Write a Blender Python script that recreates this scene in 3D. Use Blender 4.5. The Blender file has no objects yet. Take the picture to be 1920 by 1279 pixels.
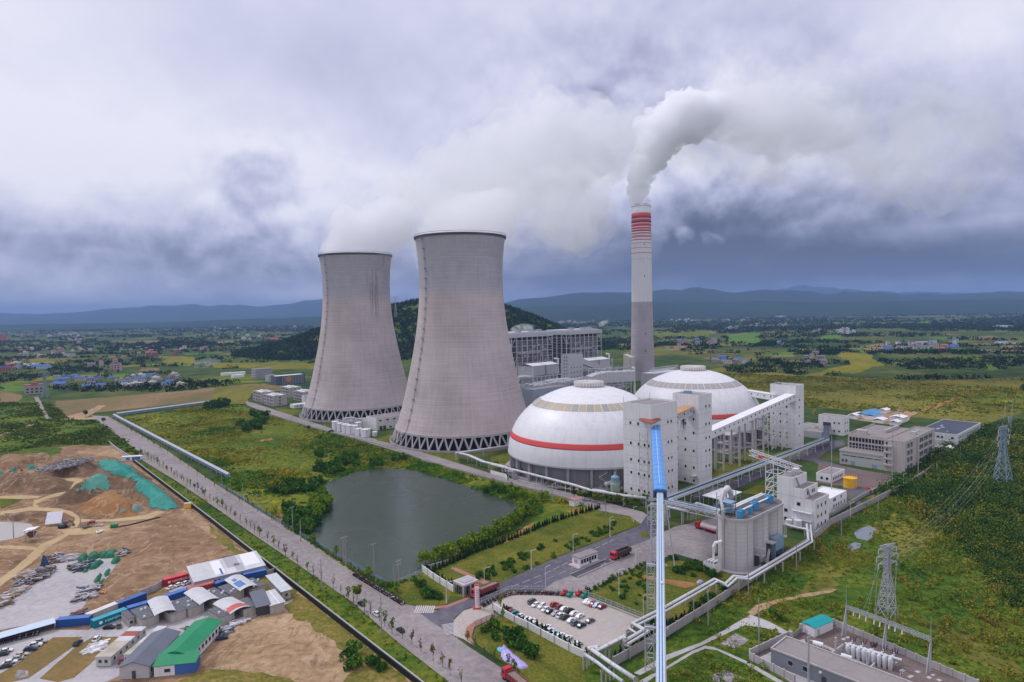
"""Power station seen from the air: setting, plant, vehicles, site, vegetation, villages and plumes, all in mesh code."""
import bpy,math,random
import numpy as np
from mathutils import Vector,Matrix,noise
from mathutils.geometry import tessellate_polygon
R=random.Random(11)
NP=np.random.default_rng(5)
SC=bpy.context.scene
COL=SC.collection
PI=math.pi
F,CX,CY,CAMZ=1200.0,960.0,639.5,100.0
PITCH,ROLL=math.atan(54.8/F),0.01854
_f=Vector((0,math.cos(PITCH),-math.sin(PITCH)))
_r0=Vector((1,0,0));_u0=_r0.cross(_f)
_up=_u0*math.cos(ROLL)+_r0*math.sin(ROLL)
_rt=_r0*math.cos(ROLL)-_u0*math.sin(ROLL)
CAM=Vector((0,0,CAMZ))
def ray(u,v):
 return(_f+_rt*((u-CX)/F)-_up*((v-CY)/F))
def P(u,v,z=0.0):
 """world point at height z seen at photo pixel (u, v)"""
 d=ray(u,v);t=(z-CAMZ)/d.z
 return CAM+d*t
def PD(u,v,dist):
 """world point at ground distance y = dist seen at pixel (u, v)"""
 d=ray(u,v);return CAM+d*(dist/d.y)
def proj(p):
 q=Vector(p)-CAM;w=q.dot(_f)
 return CX+F*q.dot(_rt)/w,CY-F*q.dot(_up)/w
ZO=dict(A=(0,840,.3433),B=(400,840,.3433),C=(780,900,.2963),D=(1160,880,.312),S=(1500,900,.2964),L=(0,560,.25),T=(400,640,.20833),K=(560,420,.3597),M=(920,580,.21894),N=(920,680,.21898),O=(1300,680,.20833),Q=(1500,560,.26582),R=(1300,860,.18768),U=(860,1040,.1875),V=(1400,1080,.27083),W=(1700,740,.20333),X=(1060,680,.25022),Y=(940,590,.17708),E=(0,1130,.15625),F=(200,1030,.1947),G=(0,840,.23458),H=(1200,530,.1875),I=(1540,530,.19792),J=(0,540,.16667),k=(300,560,.16667),p=(0,0,1.0))
def px(s):
 """'C 30,590 75,540 B 1,2' -> list of photo pixels"""
 out=[];z=ZO['p']
 for t in s.split():
  if t in ZO:z=ZO[t]
  else:
   a,b=t.split(',');out.append((z[0]+float(a)*z[2],z[1]+float(b)*z[2]))
 return out
def pw(s,z=0.0):return[P(u,v,z)for u,v in px(s)]
def p1(s,z=0.0):return pw(s,z)[0]
ROT=math.radians(42.1)
E2=Vector((math.cos(ROT),math.sin(ROT),0));E1=Vector((-math.sin(ROT),math.cos(ROT),0))
class MB:
 def __init__(s):s.v=[];s.f=[];s.mi=[];s.cur=0
 def add(s,vs,fs):
  o=len(s.v);s.v+=[tuple(v)for v in vs]
  s.f+=[tuple(i+o for i in f)for f in fs];s.mi+=[s.cur]*len(fs);return s
 def box(s,x0,x1,y0,y1,z0,z1):
  return s.add([(x0,y0,z0),(x1,y0,z0),(x1,y1,z0),(x0,y1,z0),(x0,y0,z1),(x1,y0,z1),(x1,y1,z1),(x0,y1,z1)],[(3,2,1,0),(4,5,6,7),(0,1,5,4),(1,2,6,5),(2,3,7,6),(3,0,4,7)])
 def prism(s,poly,z0,z1):
  n=len(poly)
  return s.add([(p[0],p[1],z0)for p in poly]+[(p[0],p[1],z1)for p in poly],[tuple(range(n))[::-1],tuple(range(n,2*n))]+[(i,(i+1)%n,n+(i+1)%n,n+i)for i in range(n)])
 def beam(s,p,q,w,h=None):
  p=Vector(p);q=Vector(q);d=q-p
  if d.length<1e-6:return s
  d.normalize();h=h or w
  a=d.cross(Vector((0,0,1)))
  if a.length<1e-3:a=Vector((1,0,0))
  a.normalize();b=a.cross(d)
  a=a*(w/2);b=b*(h/2)
  vs=[p-a-b,p+a-b,p+a+b,p-a+b,q-a-b,q+a-b,q+a+b,q-a+b]
  return s.add(vs,[(0,1,2,3),(7,6,5,4),(0,4,5,1),(1,5,6,2),(2,6,7,3),(3,7,4,0)])
 def tube(s,pts,r,n=8,cap=True):
  pts=[Vector(p)for p in pts];m=len(pts);rs=r if isinstance(r,(list,tuple))else[r]*m
  vs=[]
  for i,p in enumerate(pts):
   d0=(pts[i]-pts[i-1]).normalized()if i else None
   d1=(pts[i+1]-pts[i]).normalized()if i<m-1 else None
   d=(d0+d1)if d0 and d1 else(d0 or d1)
   if d.length<1e-6:d=d1
   d.normalize();k=1.0
   if d0 and d1:k=1/max(.5,d.dot(d1))
   a=d.cross(Vector((0,0,1)))
   if a.length<1e-2:a=Vector((1,0,0))if m<2 or abs(d.x)<.9 else Vector((0,1,0))
   a.normalize();b=a.cross(d)
   for j in range(n):
    t=2*PI*j/n;vs.append(p+a*(math.cos(t)*rs[i]*k)+b*(math.sin(t)*rs[i]))
  fs=[(i*n+j,i*n+(j+1)%n,(i+1)*n+(j+1)%n,(i+1)*n+j)for i in range(m-1)for j in range(n)]
  if cap:fs+=[tuple(range(n))[::-1],tuple(range((m-1)*n,m*n))]
  return s.add(vs,fs)
 def lathe(s,prof,n=48,cx=0,cy=0,a0=0.0,a1=2*PI):
  full=abs(a1-a0-2*PI)<1e-6;c=n if full else n+1;m=len(prof)
  vs=[(cx+r*math.cos(a0+(a1-a0)*j/n),cy+r*math.sin(a0+(a1-a0)*j/n),z)for r,z in prof for j in range(c)]
  fs=[(i*c+j,i*c+(j+1)%c,(i+1)*c+(j+1)%c,(i+1)*c+j)for i in range(m-1)for j in range(n)]
  return s.add(vs,fs)
 def cyl(s,cx,cy,r,z0,z1,n=20,r1=None):
  return s.lathe([(.001,z0),(r,z0),(r if r1 is None else r1,z1),(.001,z1)],n,cx,cy)
 def gable(s,x0,x1,y0,y1,z0,z1,ov=.4,th=.18):
  """gable roof, ridge along x"""
  ym=(y0+y1)/2
  for(ya,yb)in((y0-ov,ym),(y1+ov,ym)):
   s.add([(x0-ov,ya,z0),(x1+ov,ya,z0),(x1+ov,yb,z1),(x0-ov,yb,z1),(x0-ov,ya,z0+th),(x1+ov,ya,z0+th),(x1+ov,yb,z1+th),(x0-ov,yb,z1+th)],[(3,2,1,0),(4,5,6,7),(0,1,5,4),(1,2,6,5),(2,3,7,6),(3,0,4,7)])
  return s
 def build(s,name,mats,parent=None,smooth=False,loc=None):
  me=bpy.data.meshes.new(name);me.from_pydata(s.v,[],s.f)
  mats=mats if isinstance(mats,(list,tuple))else[mats]
  for m in mats:me.materials.append(m)
  if len(mats)>1:me.polygons.foreach_set('material_index',s.mi)
  if smooth:me.polygons.foreach_set('use_smooth',[True]*len(me.polygons))
  me.update()
  return link(name,me,parent,loc)
def link(name,me,parent=None,loc=None):
 o=bpy.data.objects.new(name,me);COL.objects.link(o)
 if parent:o.parent=parent
 if loc is not None:o.location=loc
 return o
def tag(o,label=None,cat=None,group=None,kind=None):
 if label:o['label']=label
 if cat:o['category']=cat
 if group:o['group']=group
 if kind:o['kind']=kind
 return o
def T(name,label,cat,loc=(0,0,0),rz=0.0,group=None):
 o=bpy.data.objects.new(name,None);COL.objects.link(o);o.empty_display_size=.5
 o.location=loc;o.rotation_euler=(0,0,rz)
 return tag(o,label,cat,group)
def struct(o):o['kind']='structure';return o
KIDS={}
def dup(root,loc,rz=0.0,sc=1.0,label=None,group=None,swap=None):
 """copy of a thing with its parts and sub-parts"""
 if root.name not in KIDS:KIDS[root.name]=[(c,list(c.children))for c in root.children]
 r=root.copy();COL.objects.link(r);r.location=loc;r.rotation_euler=(0,0,rz)
 r.scale=(sc,sc,sc)if not isinstance(sc,tuple)else sc
 if label:r['label']=label
 if group:r['group']=group
 for ch,gs in KIDS[root.name]:
  c=ch.copy();COL.objects.link(c);c.parent=r
  if swap and ch.name.split('.')[0]==swap[0]:c.data=swap[1]
  for g in gs:
   d=g.copy();COL.objects.link(d);d.parent=c
 return r
ONES='zeroth first second third fourth fifth sixth seventh eighth ninth tenth eleventh twelfth thirteenth fourteenth fifteenth sixteenth seventeenth eighteenth nineteenth'.split()
TENS='x x twenty thirty forty fifty sixty seventy eighty ninety'.split()
def nth(i):
 if i<20:return ONES[i]
 if i>=100:return 'hundred-and-'+nth(i-100)if i>100 else 'hundredth'
 t,r=divmod(i,10)
 return TENS[t]+'-'+ONES[r]if r else TENS[t][:-1]+'ieth'
def along(pts,step=None,n=None,jit=0.0):
 """points spread along a polyline -> [(p, dir)]"""
 pts=[Vector(p)for p in pts];seg=[(pts[i+1]-pts[i]).length for i in range(len(pts)-1)];tot=sum(seg)
 if n is None:n=max(2,int(tot/step)+1)
 out=[]
 for k in range(n):
  s=tot*k/(n-1)+R.uniform(-jit,jit);s=min(max(s,0),tot-1e-4);i=0
  while s>seg[i]and i<len(seg)-1:s-=seg[i];i+=1
  d=(pts[i+1]-pts[i]).normalized();out.append((pts[i]+d*s,d))
 return out
def offset_line(pts,w):
 pts=[Vector(p)for p in pts];out=[]
 for i,p in enumerate(pts):
  d=(pts[min(i+1,len(pts)-1)]-pts[max(i-1,0)]);d.z=0;d.normalize()
  out.append(p+Vector((-d.y,d.x,0))*w)
 return out
MATS={}
def nd(nt,t,**kw):
 n=nt.nodes.new('ShaderNode'+t)
 for k,v in kw.items():
  if k.startswith('_'):setattr(n,k[1:],v)
  else:n.inputs[k.replace('0x','')].default_value=v
 return n
def mathn(nt,op,a,b=None,c=None,clamp=False):
 n=nt.nodes.new('ShaderNodeMath');n.operation=op;n.use_clamp=clamp
 for i,x in enumerate((a,b,c)):
  if x is None:continue
  if isinstance(x,(int,float)):n.inputs[i].default_value=x
  else:nt.links.new(x,n.inputs[i])
 return n.outputs[0]
def mixc(nt,fac,a,b,mode='MIX'):
 n=nt.nodes.new('ShaderNodeMix');n.data_type='RGBA';n.blend_type=mode
 for i,x in((0,fac),(6,a),(7,b)):
  if isinstance(x,(int,float)):n.inputs[i].default_value=x
  elif isinstance(x,(tuple,list)):n.inputs[i].default_value=(*x[:3],1)
  else:nt.links.new(x,n.inputs[i])
 return n.outputs[2]
def ramp(nt,fac,stops,interp='LINEAR'):
 n=nt.nodes.new('ShaderNodeValToRGB');cr=n.color_ramp;cr.interpolation=interp
 while len(cr.elements)<len(stops):cr.elements.new(.5)
 for e,(p,c)in zip(cr.elements,stops):
  e.position=p;e.color=(*c[:3],1)if isinstance(c,(tuple,list))else(c,c,c,1)
 nt.links.new(fac,n.inputs[0]);return n.outputs[0]
def noisen(nt,vec,sc,det=4,rough=.55,dist=0.0):
 n=nt.nodes.new('ShaderNodeTexNoise');n.inputs['Scale'].default_value=sc;n.inputs['Detail'].default_value=det
 n.inputs['Roughness'].default_value=rough;n.inputs['Distortion'].default_value=dist
 if vec is not None:nt.links.new(vec,n.inputs['Vector'])
 return n.outputs['Fac']
def scalev(nt,vec,s):
 n=nt.nodes.new('ShaderNodeMapping');n.inputs['Scale'].default_value=s;nt.links.new(vec,n.inputs[0]);return n.outputs[0]
def newmat(name,rough=.85,spec=.25,metal=0.0):
 m=bpy.data.materials.new(name);m.use_nodes=True;nt=m.node_tree;b=nt.nodes['Principled BSDF']
 b.inputs['Roughness'].default_value=rough;b.inputs['Specular IOR Level'].default_value=spec;b.inputs['Metallic'].default_value=metal
 MATS[name]=m
 return m,nt,b
def M(name,col,rough=.8,var=.22,sc=.25,metal=0.0,spec=.25,streak=0.0,bump=0.0,lines=0.0,objrand=0.0,dirt=(.10,.085,.07)):
 if name in MATS:return MATS[name]
 m,nt,b=newmat(name,rough,spec,metal)
 tc=nd(nt,'TexCoord');vec=tc.outputs['Object']
 n1=noisen(nt,vec,sc,5,.6);n2=noisen(nt,vec,sc*9,3,.6)
 k=mathn(nt,'ADD',mathn(nt,'MULTIPLY',n1,.65),mathn(nt,'MULTIPLY',n2,.35))
 f=mathn(nt,'MULTIPLY_ADD',mathn(nt,'SUBTRACT',k,.5),var*4,1.0)
 if objrand:
  oi=nd(nt,'ObjectInfo');f=mathn(nt,'MULTIPLY',f,mathn(nt,'MULTIPLY_ADD',oi.outputs['Random'],objrand,1-objrand/2))
 vm=nt.nodes.new('ShaderNodeVectorMath');vm.operation='SCALE';vm.inputs[0].default_value=col[:3];nt.links.new(f,vm.inputs['Scale'])
 out=vm.outputs[0]
 if streak:
  s=noisen(nt,scalev(nt,vec,(1.3,1.3,.05)),.8,4,.65)
  s2=noisen(nt,vec,.06,3,.5)
  s=mathn(nt,'MULTIPLY',mathn(nt,'MULTIPLY',mathn(nt,'SUBTRACT',s,.5,clamp=True),5*streak,clamp=True),mathn(nt,'MULTIPLY',s2,1.6),clamp=True)
  out=mixc(nt,s,out,dirt)
 if lines:
  sx=nd(nt,'SeparateXYZ');nt.links.new(vec,sx.inputs[0])
  l=mathn(nt,'FRACT',mathn(nt,'DIVIDE',sx.outputs['Z'],lines));l=mathn(nt,'GREATER_THAN',l,.93)
  out=mixc(nt,mathn(nt,'MULTIPLY',l,.45),out,tuple(c*.45 for c in col))
 nt.links.new(out,b.inputs['Base Color'])
 if bump:
  bn=nd(nt,'Bump',Strength=.6,Distance=bump);nt.links.new(n2,bn.inputs['Height']);nt.links.new(bn.outputs[0],b.inputs['Normal'])
 return m
def leafmat(name,cols,tr=.25,sc=.35):
 """foliage: colour from clump-sized noise in space plus a random value per leaf face"""
 if name in MATS:return MATS[name]
 m,nt,b=newmat(name,.85,.03);q=(1.2,1.2,.95)if name in('leaf_dark2','leaf_hill','leaf_far')else(1.5,1.5,.8);cols=[tuple(a*x for a,x in zip(c,q))for c in cols]
 ge=nd(nt,'NewGeometry');n=noisen(nt,ge.outputs['Position'],sc,2)
 k=mathn(nt,'ADD',mathn(nt,'MULTIPLY',mathn(nt,'SUBTRACT',n,.5),1.5),mathn(nt,'MULTIPLY_ADD',ge.outputs['Random Per Island'],.36,.32))
 oi=nd(nt,'ObjectInfo');k=mathn(nt,'ADD',k,mathn(nt,'MULTIPLY_ADD',oi.outputs['Random'],.4,-.2))
 c=ramp(nt,k,[(i/(len(cols)-1),cc)for i,cc in enumerate(cols)])
 nt.links.new(c,b.inputs['Base Color'])
 return m
def groundmat(name,stops,sc=.02,det=7,sc2=.35,mixf=.45,dist=.6,bump=.25,stretch=(1,1,1),rough=.95,extra=None):
 """mottled soil or low growth: two noises drive one colour ramp"""
 if name in MATS:return MATS[name]
 m,nt,b=newmat(name,rough,.03)
 q=1.4 if name in('meadow','scrub_green')else 1.12 if name in('lawn','meadow_dry','dry_verge')else 0
 if q:stops=[(p,(c[0]*q,c[1]*q,c[2]*.8))for p,c in stops]
 ge=nd(nt,'NewGeometry');v=scalev(nt,ge.outputs['Position'],stretch)
 a=noisen(nt,v,sc,det,.62,dist);c=noisen(nt,ge.outputs['Position'],sc2,6,.65,.3)
 k=mathn(nt,'ADD',mathn(nt,'MULTIPLY',a,1-mixf),mathn(nt,'MULTIPLY',c,mixf))
 k=mathn(nt,'MULTIPLY_ADD',mathn(nt,'SUBTRACT',k,.5),2.4,.5,clamp=True)
 out=ramp(nt,k,stops)
 if extra:out=extra(nt,ge.outputs['Position'],out)
 nt.links.new(out,b.inputs['Base Color'])
 if bump:
  bn=nd(nt,'Bump',Strength=.7,Distance=bump);nt.links.new(c,bn.inputs['Height']);nt.links.new(bn.outputs[0],b.inputs['Normal'])
 return m
def jag(pts,seg=3.0,amp=.8,sc=.15):
 out=[];n=len(pts)
 for i in range(n):
  a=Vector(pts[i]);b=Vector(pts[(i+1)%n]);L=(b-a).length;k=max(1,min(60,int(L/seg)))
  for j in range(k):
   p=a.lerp(b,j/k)
   out.append(p+noise.noise_vector(Vector((p.x*sc,p.y*sc,3.1)))*amp+noise.noise_vector(Vector((p.x*sc*3,p.y*sc*3,7.1)))*amp*.4)
 return out
SHN=[0,0]
def sheet(name,pts,z,mat,rag=None,group=None):
 SHN[0]+=1;z+=SHN[0]*3e-5
 if name=='field':SHN[1]+=1;z+=SHN[1]*.001
 if isinstance(pts,str):pts=pw(pts)
 if rag:pts=jag(pts,*rag)
 vs=[(p[0],p[1],z)for p in pts]
 tr=tessellate_polygon([[Vector(v)for v in vs]])
 me=bpy.data.meshes.new(name);fs=[]
 for t in tr:
  a,b,c=(Vector(vs[i])for i in t)
  fs.append(t if(b-a).cross(c-a).z>0 else t[::-1])
 me.from_pydata(vs,[],fs);me.materials.append(mat);me.update()
 return struct(link(name,me))
def strip(name,line,w,z,mat,rag=None):
 pts=offset_line(line,w/2)+offset_line(line,-w/2)[::-1]
 return sheet(name,pts,z,mat,rag)
def inpoly(x,y,poly):
 """vectorised point in polygon"""
 c=np.zeros(len(x),bool);n=len(poly)
 for i in range(n):
  x1,y1=poly[i][0],poly[i][1];x2,y2=poly[i-1][0],poly[i-1][1]
  with np.errstate(divide='ignore',invalid='ignore'):
   c^=((y1>y)!=(y2>y))&(x<(x2-x1)*(y-y1)/(y2-y1+1e-12)+x1)
 return c
def quadmesh(name,V,mat,parent=None):
 """V (n,4,3) array of quads -> object"""
 n=len(V);me=bpy.data.meshes.new(name)
 me.vertices.add(n*4);me.vertices.foreach_set('co',V.reshape(-1).astype(np.float32))
 me.loops.add(n*4);me.loops.foreach_set('vertex_index',np.arange(n*4,dtype=np.int32))
 me.polygons.add(n);me.polygons.foreach_set('loop_start',np.arange(0,n*4,4,dtype=np.int32))
 for m in(mat if isinstance(mat,(list,tuple))else[mat]):me.materials.append(m)
 me.update(calc_edges=True);me.validate()
 return link(name,me,parent)
def leafquads(pts,size,up=.35):
 """random leaf-clump quads centred on pts (n,3)"""
 n=len(pts);nrm=NP.normal(size=(n,3));nrm[:,2]+=up;nrm/=np.linalg.norm(nrm,axis=1)[:,None]+1e-9
 t=NP.normal(size=(n,3));a=np.cross(nrm,t);a/=np.linalg.norm(a,axis=1)[:,None]+1e-9;b=np.cross(nrm,a)
 s=(size*NP.uniform(.6,1.35,n))[:,None];a=a*s;b=b*s*NP.uniform(.6,1,n)[:,None]
 k=NP.uniform(.55,1.0,(n,4,1))
 return pts[:,None,:]+np.stack([-a-b,a-b,a+b,-a+b],1)*k
def blobpts(lobes,n):
 """points scattered near the surface of ellipsoid lobes (cx,cy,cz,rx,ry,rz)"""
 w=np.array([l[3]*l[4]+l[3]*l[5]for l in lobes]);idx=NP.choice(len(lobes),n,p=w/w.sum());L=np.array(lobes)[idx]
 d=NP.normal(size=(n,3));d/=np.linalg.norm(d,axis=1)[:,None]
 r=NP.uniform(.45,1.0,n)**.5
 return L[:,:3]+d*L[:,3:]*r[:,None]
def winmesh(w,h,face):
 key=('win',round(w,2),round(h,2),face)
 if key not in MATS:
  mb=MB()
  def bx(a0,a1,z0,z1,d):
   if face=='y':mb.box(a0,a1,-d,.02,z0,z1)
   else:mb.box(-d,.02,a0,a1,z0,z1)
  mb.cur=0;bx(-w/2,w/2,0,h,.04)
  mb.cur=1;t=.09
  bx(-w/2-t,w/2+t,-t*1.5,0,.1);bx(-w/2-t,-w/2,0,h,.08);bx(w/2,w/2+t,0,h,.08);bx(-w/2-t,w/2+t,h,h+t,.08)
  if w>1.6:bx(-.04,.04,0,h,.07)
  me=bpy.data.meshes.new('window');me.from_pydata(mb.v,[],mb.f)
  me.materials.append(MATS['glass']);me.materials.append(MATS['frame_grey']);me.polygons.foreach_set('material_index',mb.mi);me.update()
  MATS[key]=me
 return MATS[key]
def win(parent,face,c,a,z,w=1.1,h=1.4,name='window'):
 """window on face 'y' (plane y=c, at x=a) or 'x' (plane x=c, at y=a)"""
 return link(name,winmesh(w,h,face),parent,(a,c,z)if face=='y' else(c,a,z))
def text_mesh(name,body,size,mat,parent,mw,sx=1.0):
 cu=bpy.data.curves.new(name,'FONT');cu.body=body;cu.size=size;cu.extrude=.01;cu.align_x='LEFT'
 o=bpy.data.objects.new(name,cu);COL.objects.link(o)
 dg=bpy.context.evaluated_depsgraph_get();me=bpy.data.meshes.new_from_object(o.evaluated_get(dg))
 bpy.data.objects.remove(o);bpy.data.curves.remove(cu)
 me.transform(mw@Matrix.Diagonal((sx,1,1,1)));me.materials.clear();me.materials.append(mat)
 return link(name,me,parent)
M('glass',(.018,.024,.034),.12,.1,spec=.6)
M('car_glass',(.03,.036,.046),.16,.1,spec=.35)
M('frame_grey',(.42,.42,.45),.6,.1)
M('white_wall',(.70,.69,.71),.8,.06,.12,streak=.28)
M('white_clean',(.72,.71,.74),.55,.05,.1)
M('dome_white',(.74,.73,.76),.45,.04,.05,spec=.4)
M('white_steel',(.62,.62,.66),.5,.08,.3)
M('grey_steel',(.36,.37,.41),.55,.12,.3)
M('dark_steel',(.09,.095,.11),.6,.2)
M('concrete',(.36,.33,.34),.9,.13,.2,streak=.35,bump=.05)
M('concrete_pale',(.43,.40,.41),.9,.13,.2,streak=.3)
M('silo_concrete',(.52,.49,.50),.9,.1,.15,streak=.15,lines=1.6)
M('roof_grey',(.25,.22,.22),.9,.22,.12)
M('roof_rust',(.48,.25,.13),.85,.35,.25)
M('panel_lilac',(.37,.35,.40),.7,.12,.15,lines=3.0)
M('panel_dark',(.06,.06,.075),.8,.3,.2)
M('duct_grey',(.45,.45,.49),.45,.1,.1,spec=.4)
M('blue_hood',(.10,.29,.66),.5,.14,.25,spec=.3,streak=.15)
M('belt_paleblue',(.46,.56,.68),.45,.08,.3,spec=.4)
M('rail_blue',(.07,.17,.42),.5,.2,.5)
M('box_blue',(.06,.25,.48),.5,.12,.4)
M('steel_blue',(.20,.31,.42),.5,.12,.3)
M('red_paint',(.56,.055,.055),.5,.1,.2)
M('band_red',(.58,.075,.09),.55,.06,.05)
M('band_purple',(.36,.065,.10),.6,.1,.1)
M('skyband_tan',(.42,.36,.28),.55,.1,.3)
M('skyband_grey',(.34,.32,.29),.55,.1,.3)
M('yellow_paint',(.78,.42,.02),.5,.08,.3)
M('galvanised',(.36,.38,.42),.5,.1,.4)
M('trestle_grey',(.45,.47,.52),.5,.1,.4)
M('pylon_blue',(.22,.30,.36),.5,.1,.4,metal=.2)
M('asphalt',(.115,.105,.125),.9,.16,.05)
M('tyre',(.015,.015,.017),.9,.2)
M('rubber_black',(.012,.013,.016),.8,.3)
M('navy_roof',(.045,.055,.085),.6,.3,.08,lines=0)
M('bark',(.10,.075,.06),.9,.3,1.0)
M('wood_pole',(.30,.28,.28),.85,.15,.6)
M('text_white',(.8,.8,.8),.6,.02)
M('brick_red',(.30,.10,.075),.9,.2,.4)
M('chrome',(.5,.5,.53),.25,.05,metal=.8)
def shellmat(name,col,tint,ztint,dz):
 """slip-formed concrete: a tone per lift ring, weather streaks, soft blotches"""
 m,nt,b=newmat(name,.92,.1)
 vec=nd(nt,'TexCoord').outputs['Object']
 ring=noisen(nt,scalev(nt,vec,(.002,.002,1)),.75,5,.75)
 fine=noisen(nt,scalev(nt,vec,(.015,.015,1)),2.2,3,.7)
 sx=nd(nt,'SeparateXYZ');nt.links.new(vec,sx.inputs[0]);z=sx.outputs['Z']
 an=mathn(nt,'MULTIPLY',mathn(nt,'ARCTAN2',sx.outputs['Y'],sx.outputs['X']),14.0)
 cb=nd(nt,'CombineXYZ');nt.links.new(an,cb.inputs[0]);nt.links.new(mathn(nt,'MULTIPLY',z,.022),cb.inputs[1])
 st=noisen(nt,cb.outputs[0],1.6,5,.65);blot=noisen(nt,vec,.03,4,.6)
 pan=noisen(nt,cb.outputs[0],9,2,.5)
 f=mathn(nt,'ADD',mathn(nt,'MULTIPLY',ring,.62),mathn(nt,'MULTIPLY',fine,.5))
 f=mathn(nt,'ADD',f,mathn(nt,'MULTIPLY',st,.46));f=mathn(nt,'ADD',f,mathn(nt,'MULTIPLY',blot,.72));f=mathn(nt,'ADD',f,mathn(nt,'MULTIPLY',pan,.16))
 f=mathn(nt,'MULTIPLY_ADD',mathn(nt,'SUBTRACT',f,1.23),1.0,1.0)
 gr=mathn(nt,'FRACT',mathn(nt,'DIVIDE',z,1.5));gr=mathn(nt,'GREATER_THAN',gr,.86)
 f=mathn(nt,'MULTIPLY',f,mathn(nt,'MULTIPLY_ADD',gr,-.12,1.0))
 top=mathn(nt,'SMOOTH_MIN',mathn(nt,'MULTIPLY',mathn(nt,'SUBTRACT',z,ztint),1/dz,clamp=True),1.0,.1)
 base=mixc(nt,top,col,tint)
 dark=mathn(nt,'MULTIPLY',mathn(nt,'SUBTRACT',st,.56,clamp=True),4.0,clamp=True)
 dark=mathn(nt,'MULTIPLY',dark,mathn(nt,'MULTIPLY',mathn(nt,'SUBTRACT',z,95),1/60,clamp=True))
 base=mixc(nt,mathn(nt,'MULTIPLY',dark,.55),base,(.16,.13,.11))
 vm=nt.nodes.new('ShaderNodeVectorMath');vm.operation='SCALE';nt.links.new(base,vm.inputs[0]);nt.links.new(f,vm.inputs['Scale'])
 nt.links.new(vm.outputs[0],b.inputs['Base Color'])
 bn=nd(nt,'Bump',Strength=.5,Distance=.12);nt.links.new(gr,bn.inputs['Height']);bn.invert=True;nt.links.new(bn.outputs[0],b.inputs['Normal'])
 return m
shellmat('tower_shell',(.475,.41,.415),(.40,.385,.435),112,8)
shellmat('stack_shell',(.42,.375,.41),(.42,.375,.41),500,50)
G_=dict(dk=(.012,.028,.012),g=(.032,.062,.016),g2=(.05,.085,.02),ol=(.095,.095,.026),ye=(.20,.175,.028),tan=(.22,.15,.07),br=(.14,.095,.055))
groundmat('plain_ground',[(0,(.013,.03,.014)),(.28,(.026,.052,.018)),(.46,(.048,.08,.021)),(.6,(.085,.10,.028)),(.75,(.14,.125,.042)),(1,(.22,.16,.08))],.0035,9,.03,.45,.8,0,(1,.6,1))
groundmat('meadow',[(0,G_['dk']),(.2,G_['g']),(.4,(.055,.085,.02)),(.58,(.095,.105,.024)),(.76,(.16,.15,.025)),(.9,(.21,.18,.03)),(1,(.19,.12,.05))],.018,8,.25,.5,.8,.4)
groundmat('meadow_dry',[(0,(.045,.055,.02)),(.3,(.09,.095,.03)),(.5,(.135,.125,.035)),(.7,(.19,.165,.04)),(.86,(.21,.145,.065)),(1,(.28,.18,.10))],.012,9,.16,.5,.8,.3,(1,.5,1))
groundmat('scrub_green',[(0,(.009,.022,.009)),(.3,(.022,.050,.014)),(.5,(.045,.080,.018)),(.68,(.10,.105,.025)),(.85,(.16,.135,.035)),(1,(.19,.13,.06))],.03,8,.4,.5,.8,.5)
groundmat('lawn',[(0,(.02,.04,.012)),(.3,(.055,.08,.018)),(.5,(.10,.105,.024)),(.7,(.155,.14,.036)),(.88,(.20,.155,.06)),(1,(.25,.17,.09))],.06,9,1.1,.55,1.0,.3)
groundmat('dry_verge',[(0,(.04,.055,.018)),(.3,(.09,.095,.028)),(.55,(.17,.14,.05)),(.75,(.27,.18,.10)),(1,(.38,.26,.16))],.05,9,.7,.5,1.0,.3)
groundmat('bright_paddy',[(0,(.05,.12,.015)),(.5,(.08,.17,.02)),(1,(.13,.19,.03))],.03,4,.4,.4,.5,0)
groundmat('yellow_paddy',[(0,(.06,.08,.012)),(.35,(.13,.13,.016)),(.65,(.21,.18,.02)),(1,(.27,.21,.05))],.012,8,.08,.5,.8,0,(1,.35,1))
groundmat('tan_field',[(0,(.07,.15,.05)),(.35,(.14,.115,.05)),(.6,(.22,.15,.075)),(.85,(.30,.19,.11)),(1,(.33,.22,.14))],.010,8,.2,.45,.6,0,(1,.35,1))
def ruts(nt,vec,col):
 n=noisen(nt,vec,.035,4,.5,1.6);m_=noisen(nt,scalev(nt,vec,(1,.35,1)),.09,5,.6,.8)
 l=mathn(nt,'LESS_THAN',mathn(nt,'ABSOLUTE',mathn(nt,'SUBTRACT',n,.5)),.011);g=mathn(nt,'LESS_THAN',mathn(nt,'ABSOLUTE',mathn(nt,'SUBTRACT',m_,.52)),.012)
 col=mixc(nt,mathn(nt,'MULTIPLY',g,.4),col,(.13,.085,.06));return mixc(nt,mathn(nt,'MULTIPLY',l,.35),col,(.50,.37,.26))
groundmat('soil',[(0,(.08,.046,.028)),(.25,(.15,.09,.054)),(.45,(.235,.145,.086)),(.65,(.32,.205,.125)),(.85,(.40,.27,.17)),(1,(.48,.37,.27))],.016,10,.22,.42,.9,.5,extra=ruts)
groundmat('soil_pale',[(0,(.12,.085,.04)),(.3,(.25,.165,.095)),(.6,(.38,.255,.155)),(.8,(.46,.325,.21)),(1,(.55,.44,.33))],.03,8,.4,.5,.8,.25,extra=ruts)
groundmat('soil_dark',[(0,(.075,.05,.034)),(.4,(.155,.098,.062)),(.7,(.235,.148,.09)),(1,(.34,.225,.14))],.035,9,.35,.5,.9,.5,extra=ruts)
groundmat('soil_orange',[(0,(.20,.10,.045)),(.5,(.30,.155,.065)),(1,(.40,.23,.11))],.05,8,.5,.5,.9,.4,extra=ruts)
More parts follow.
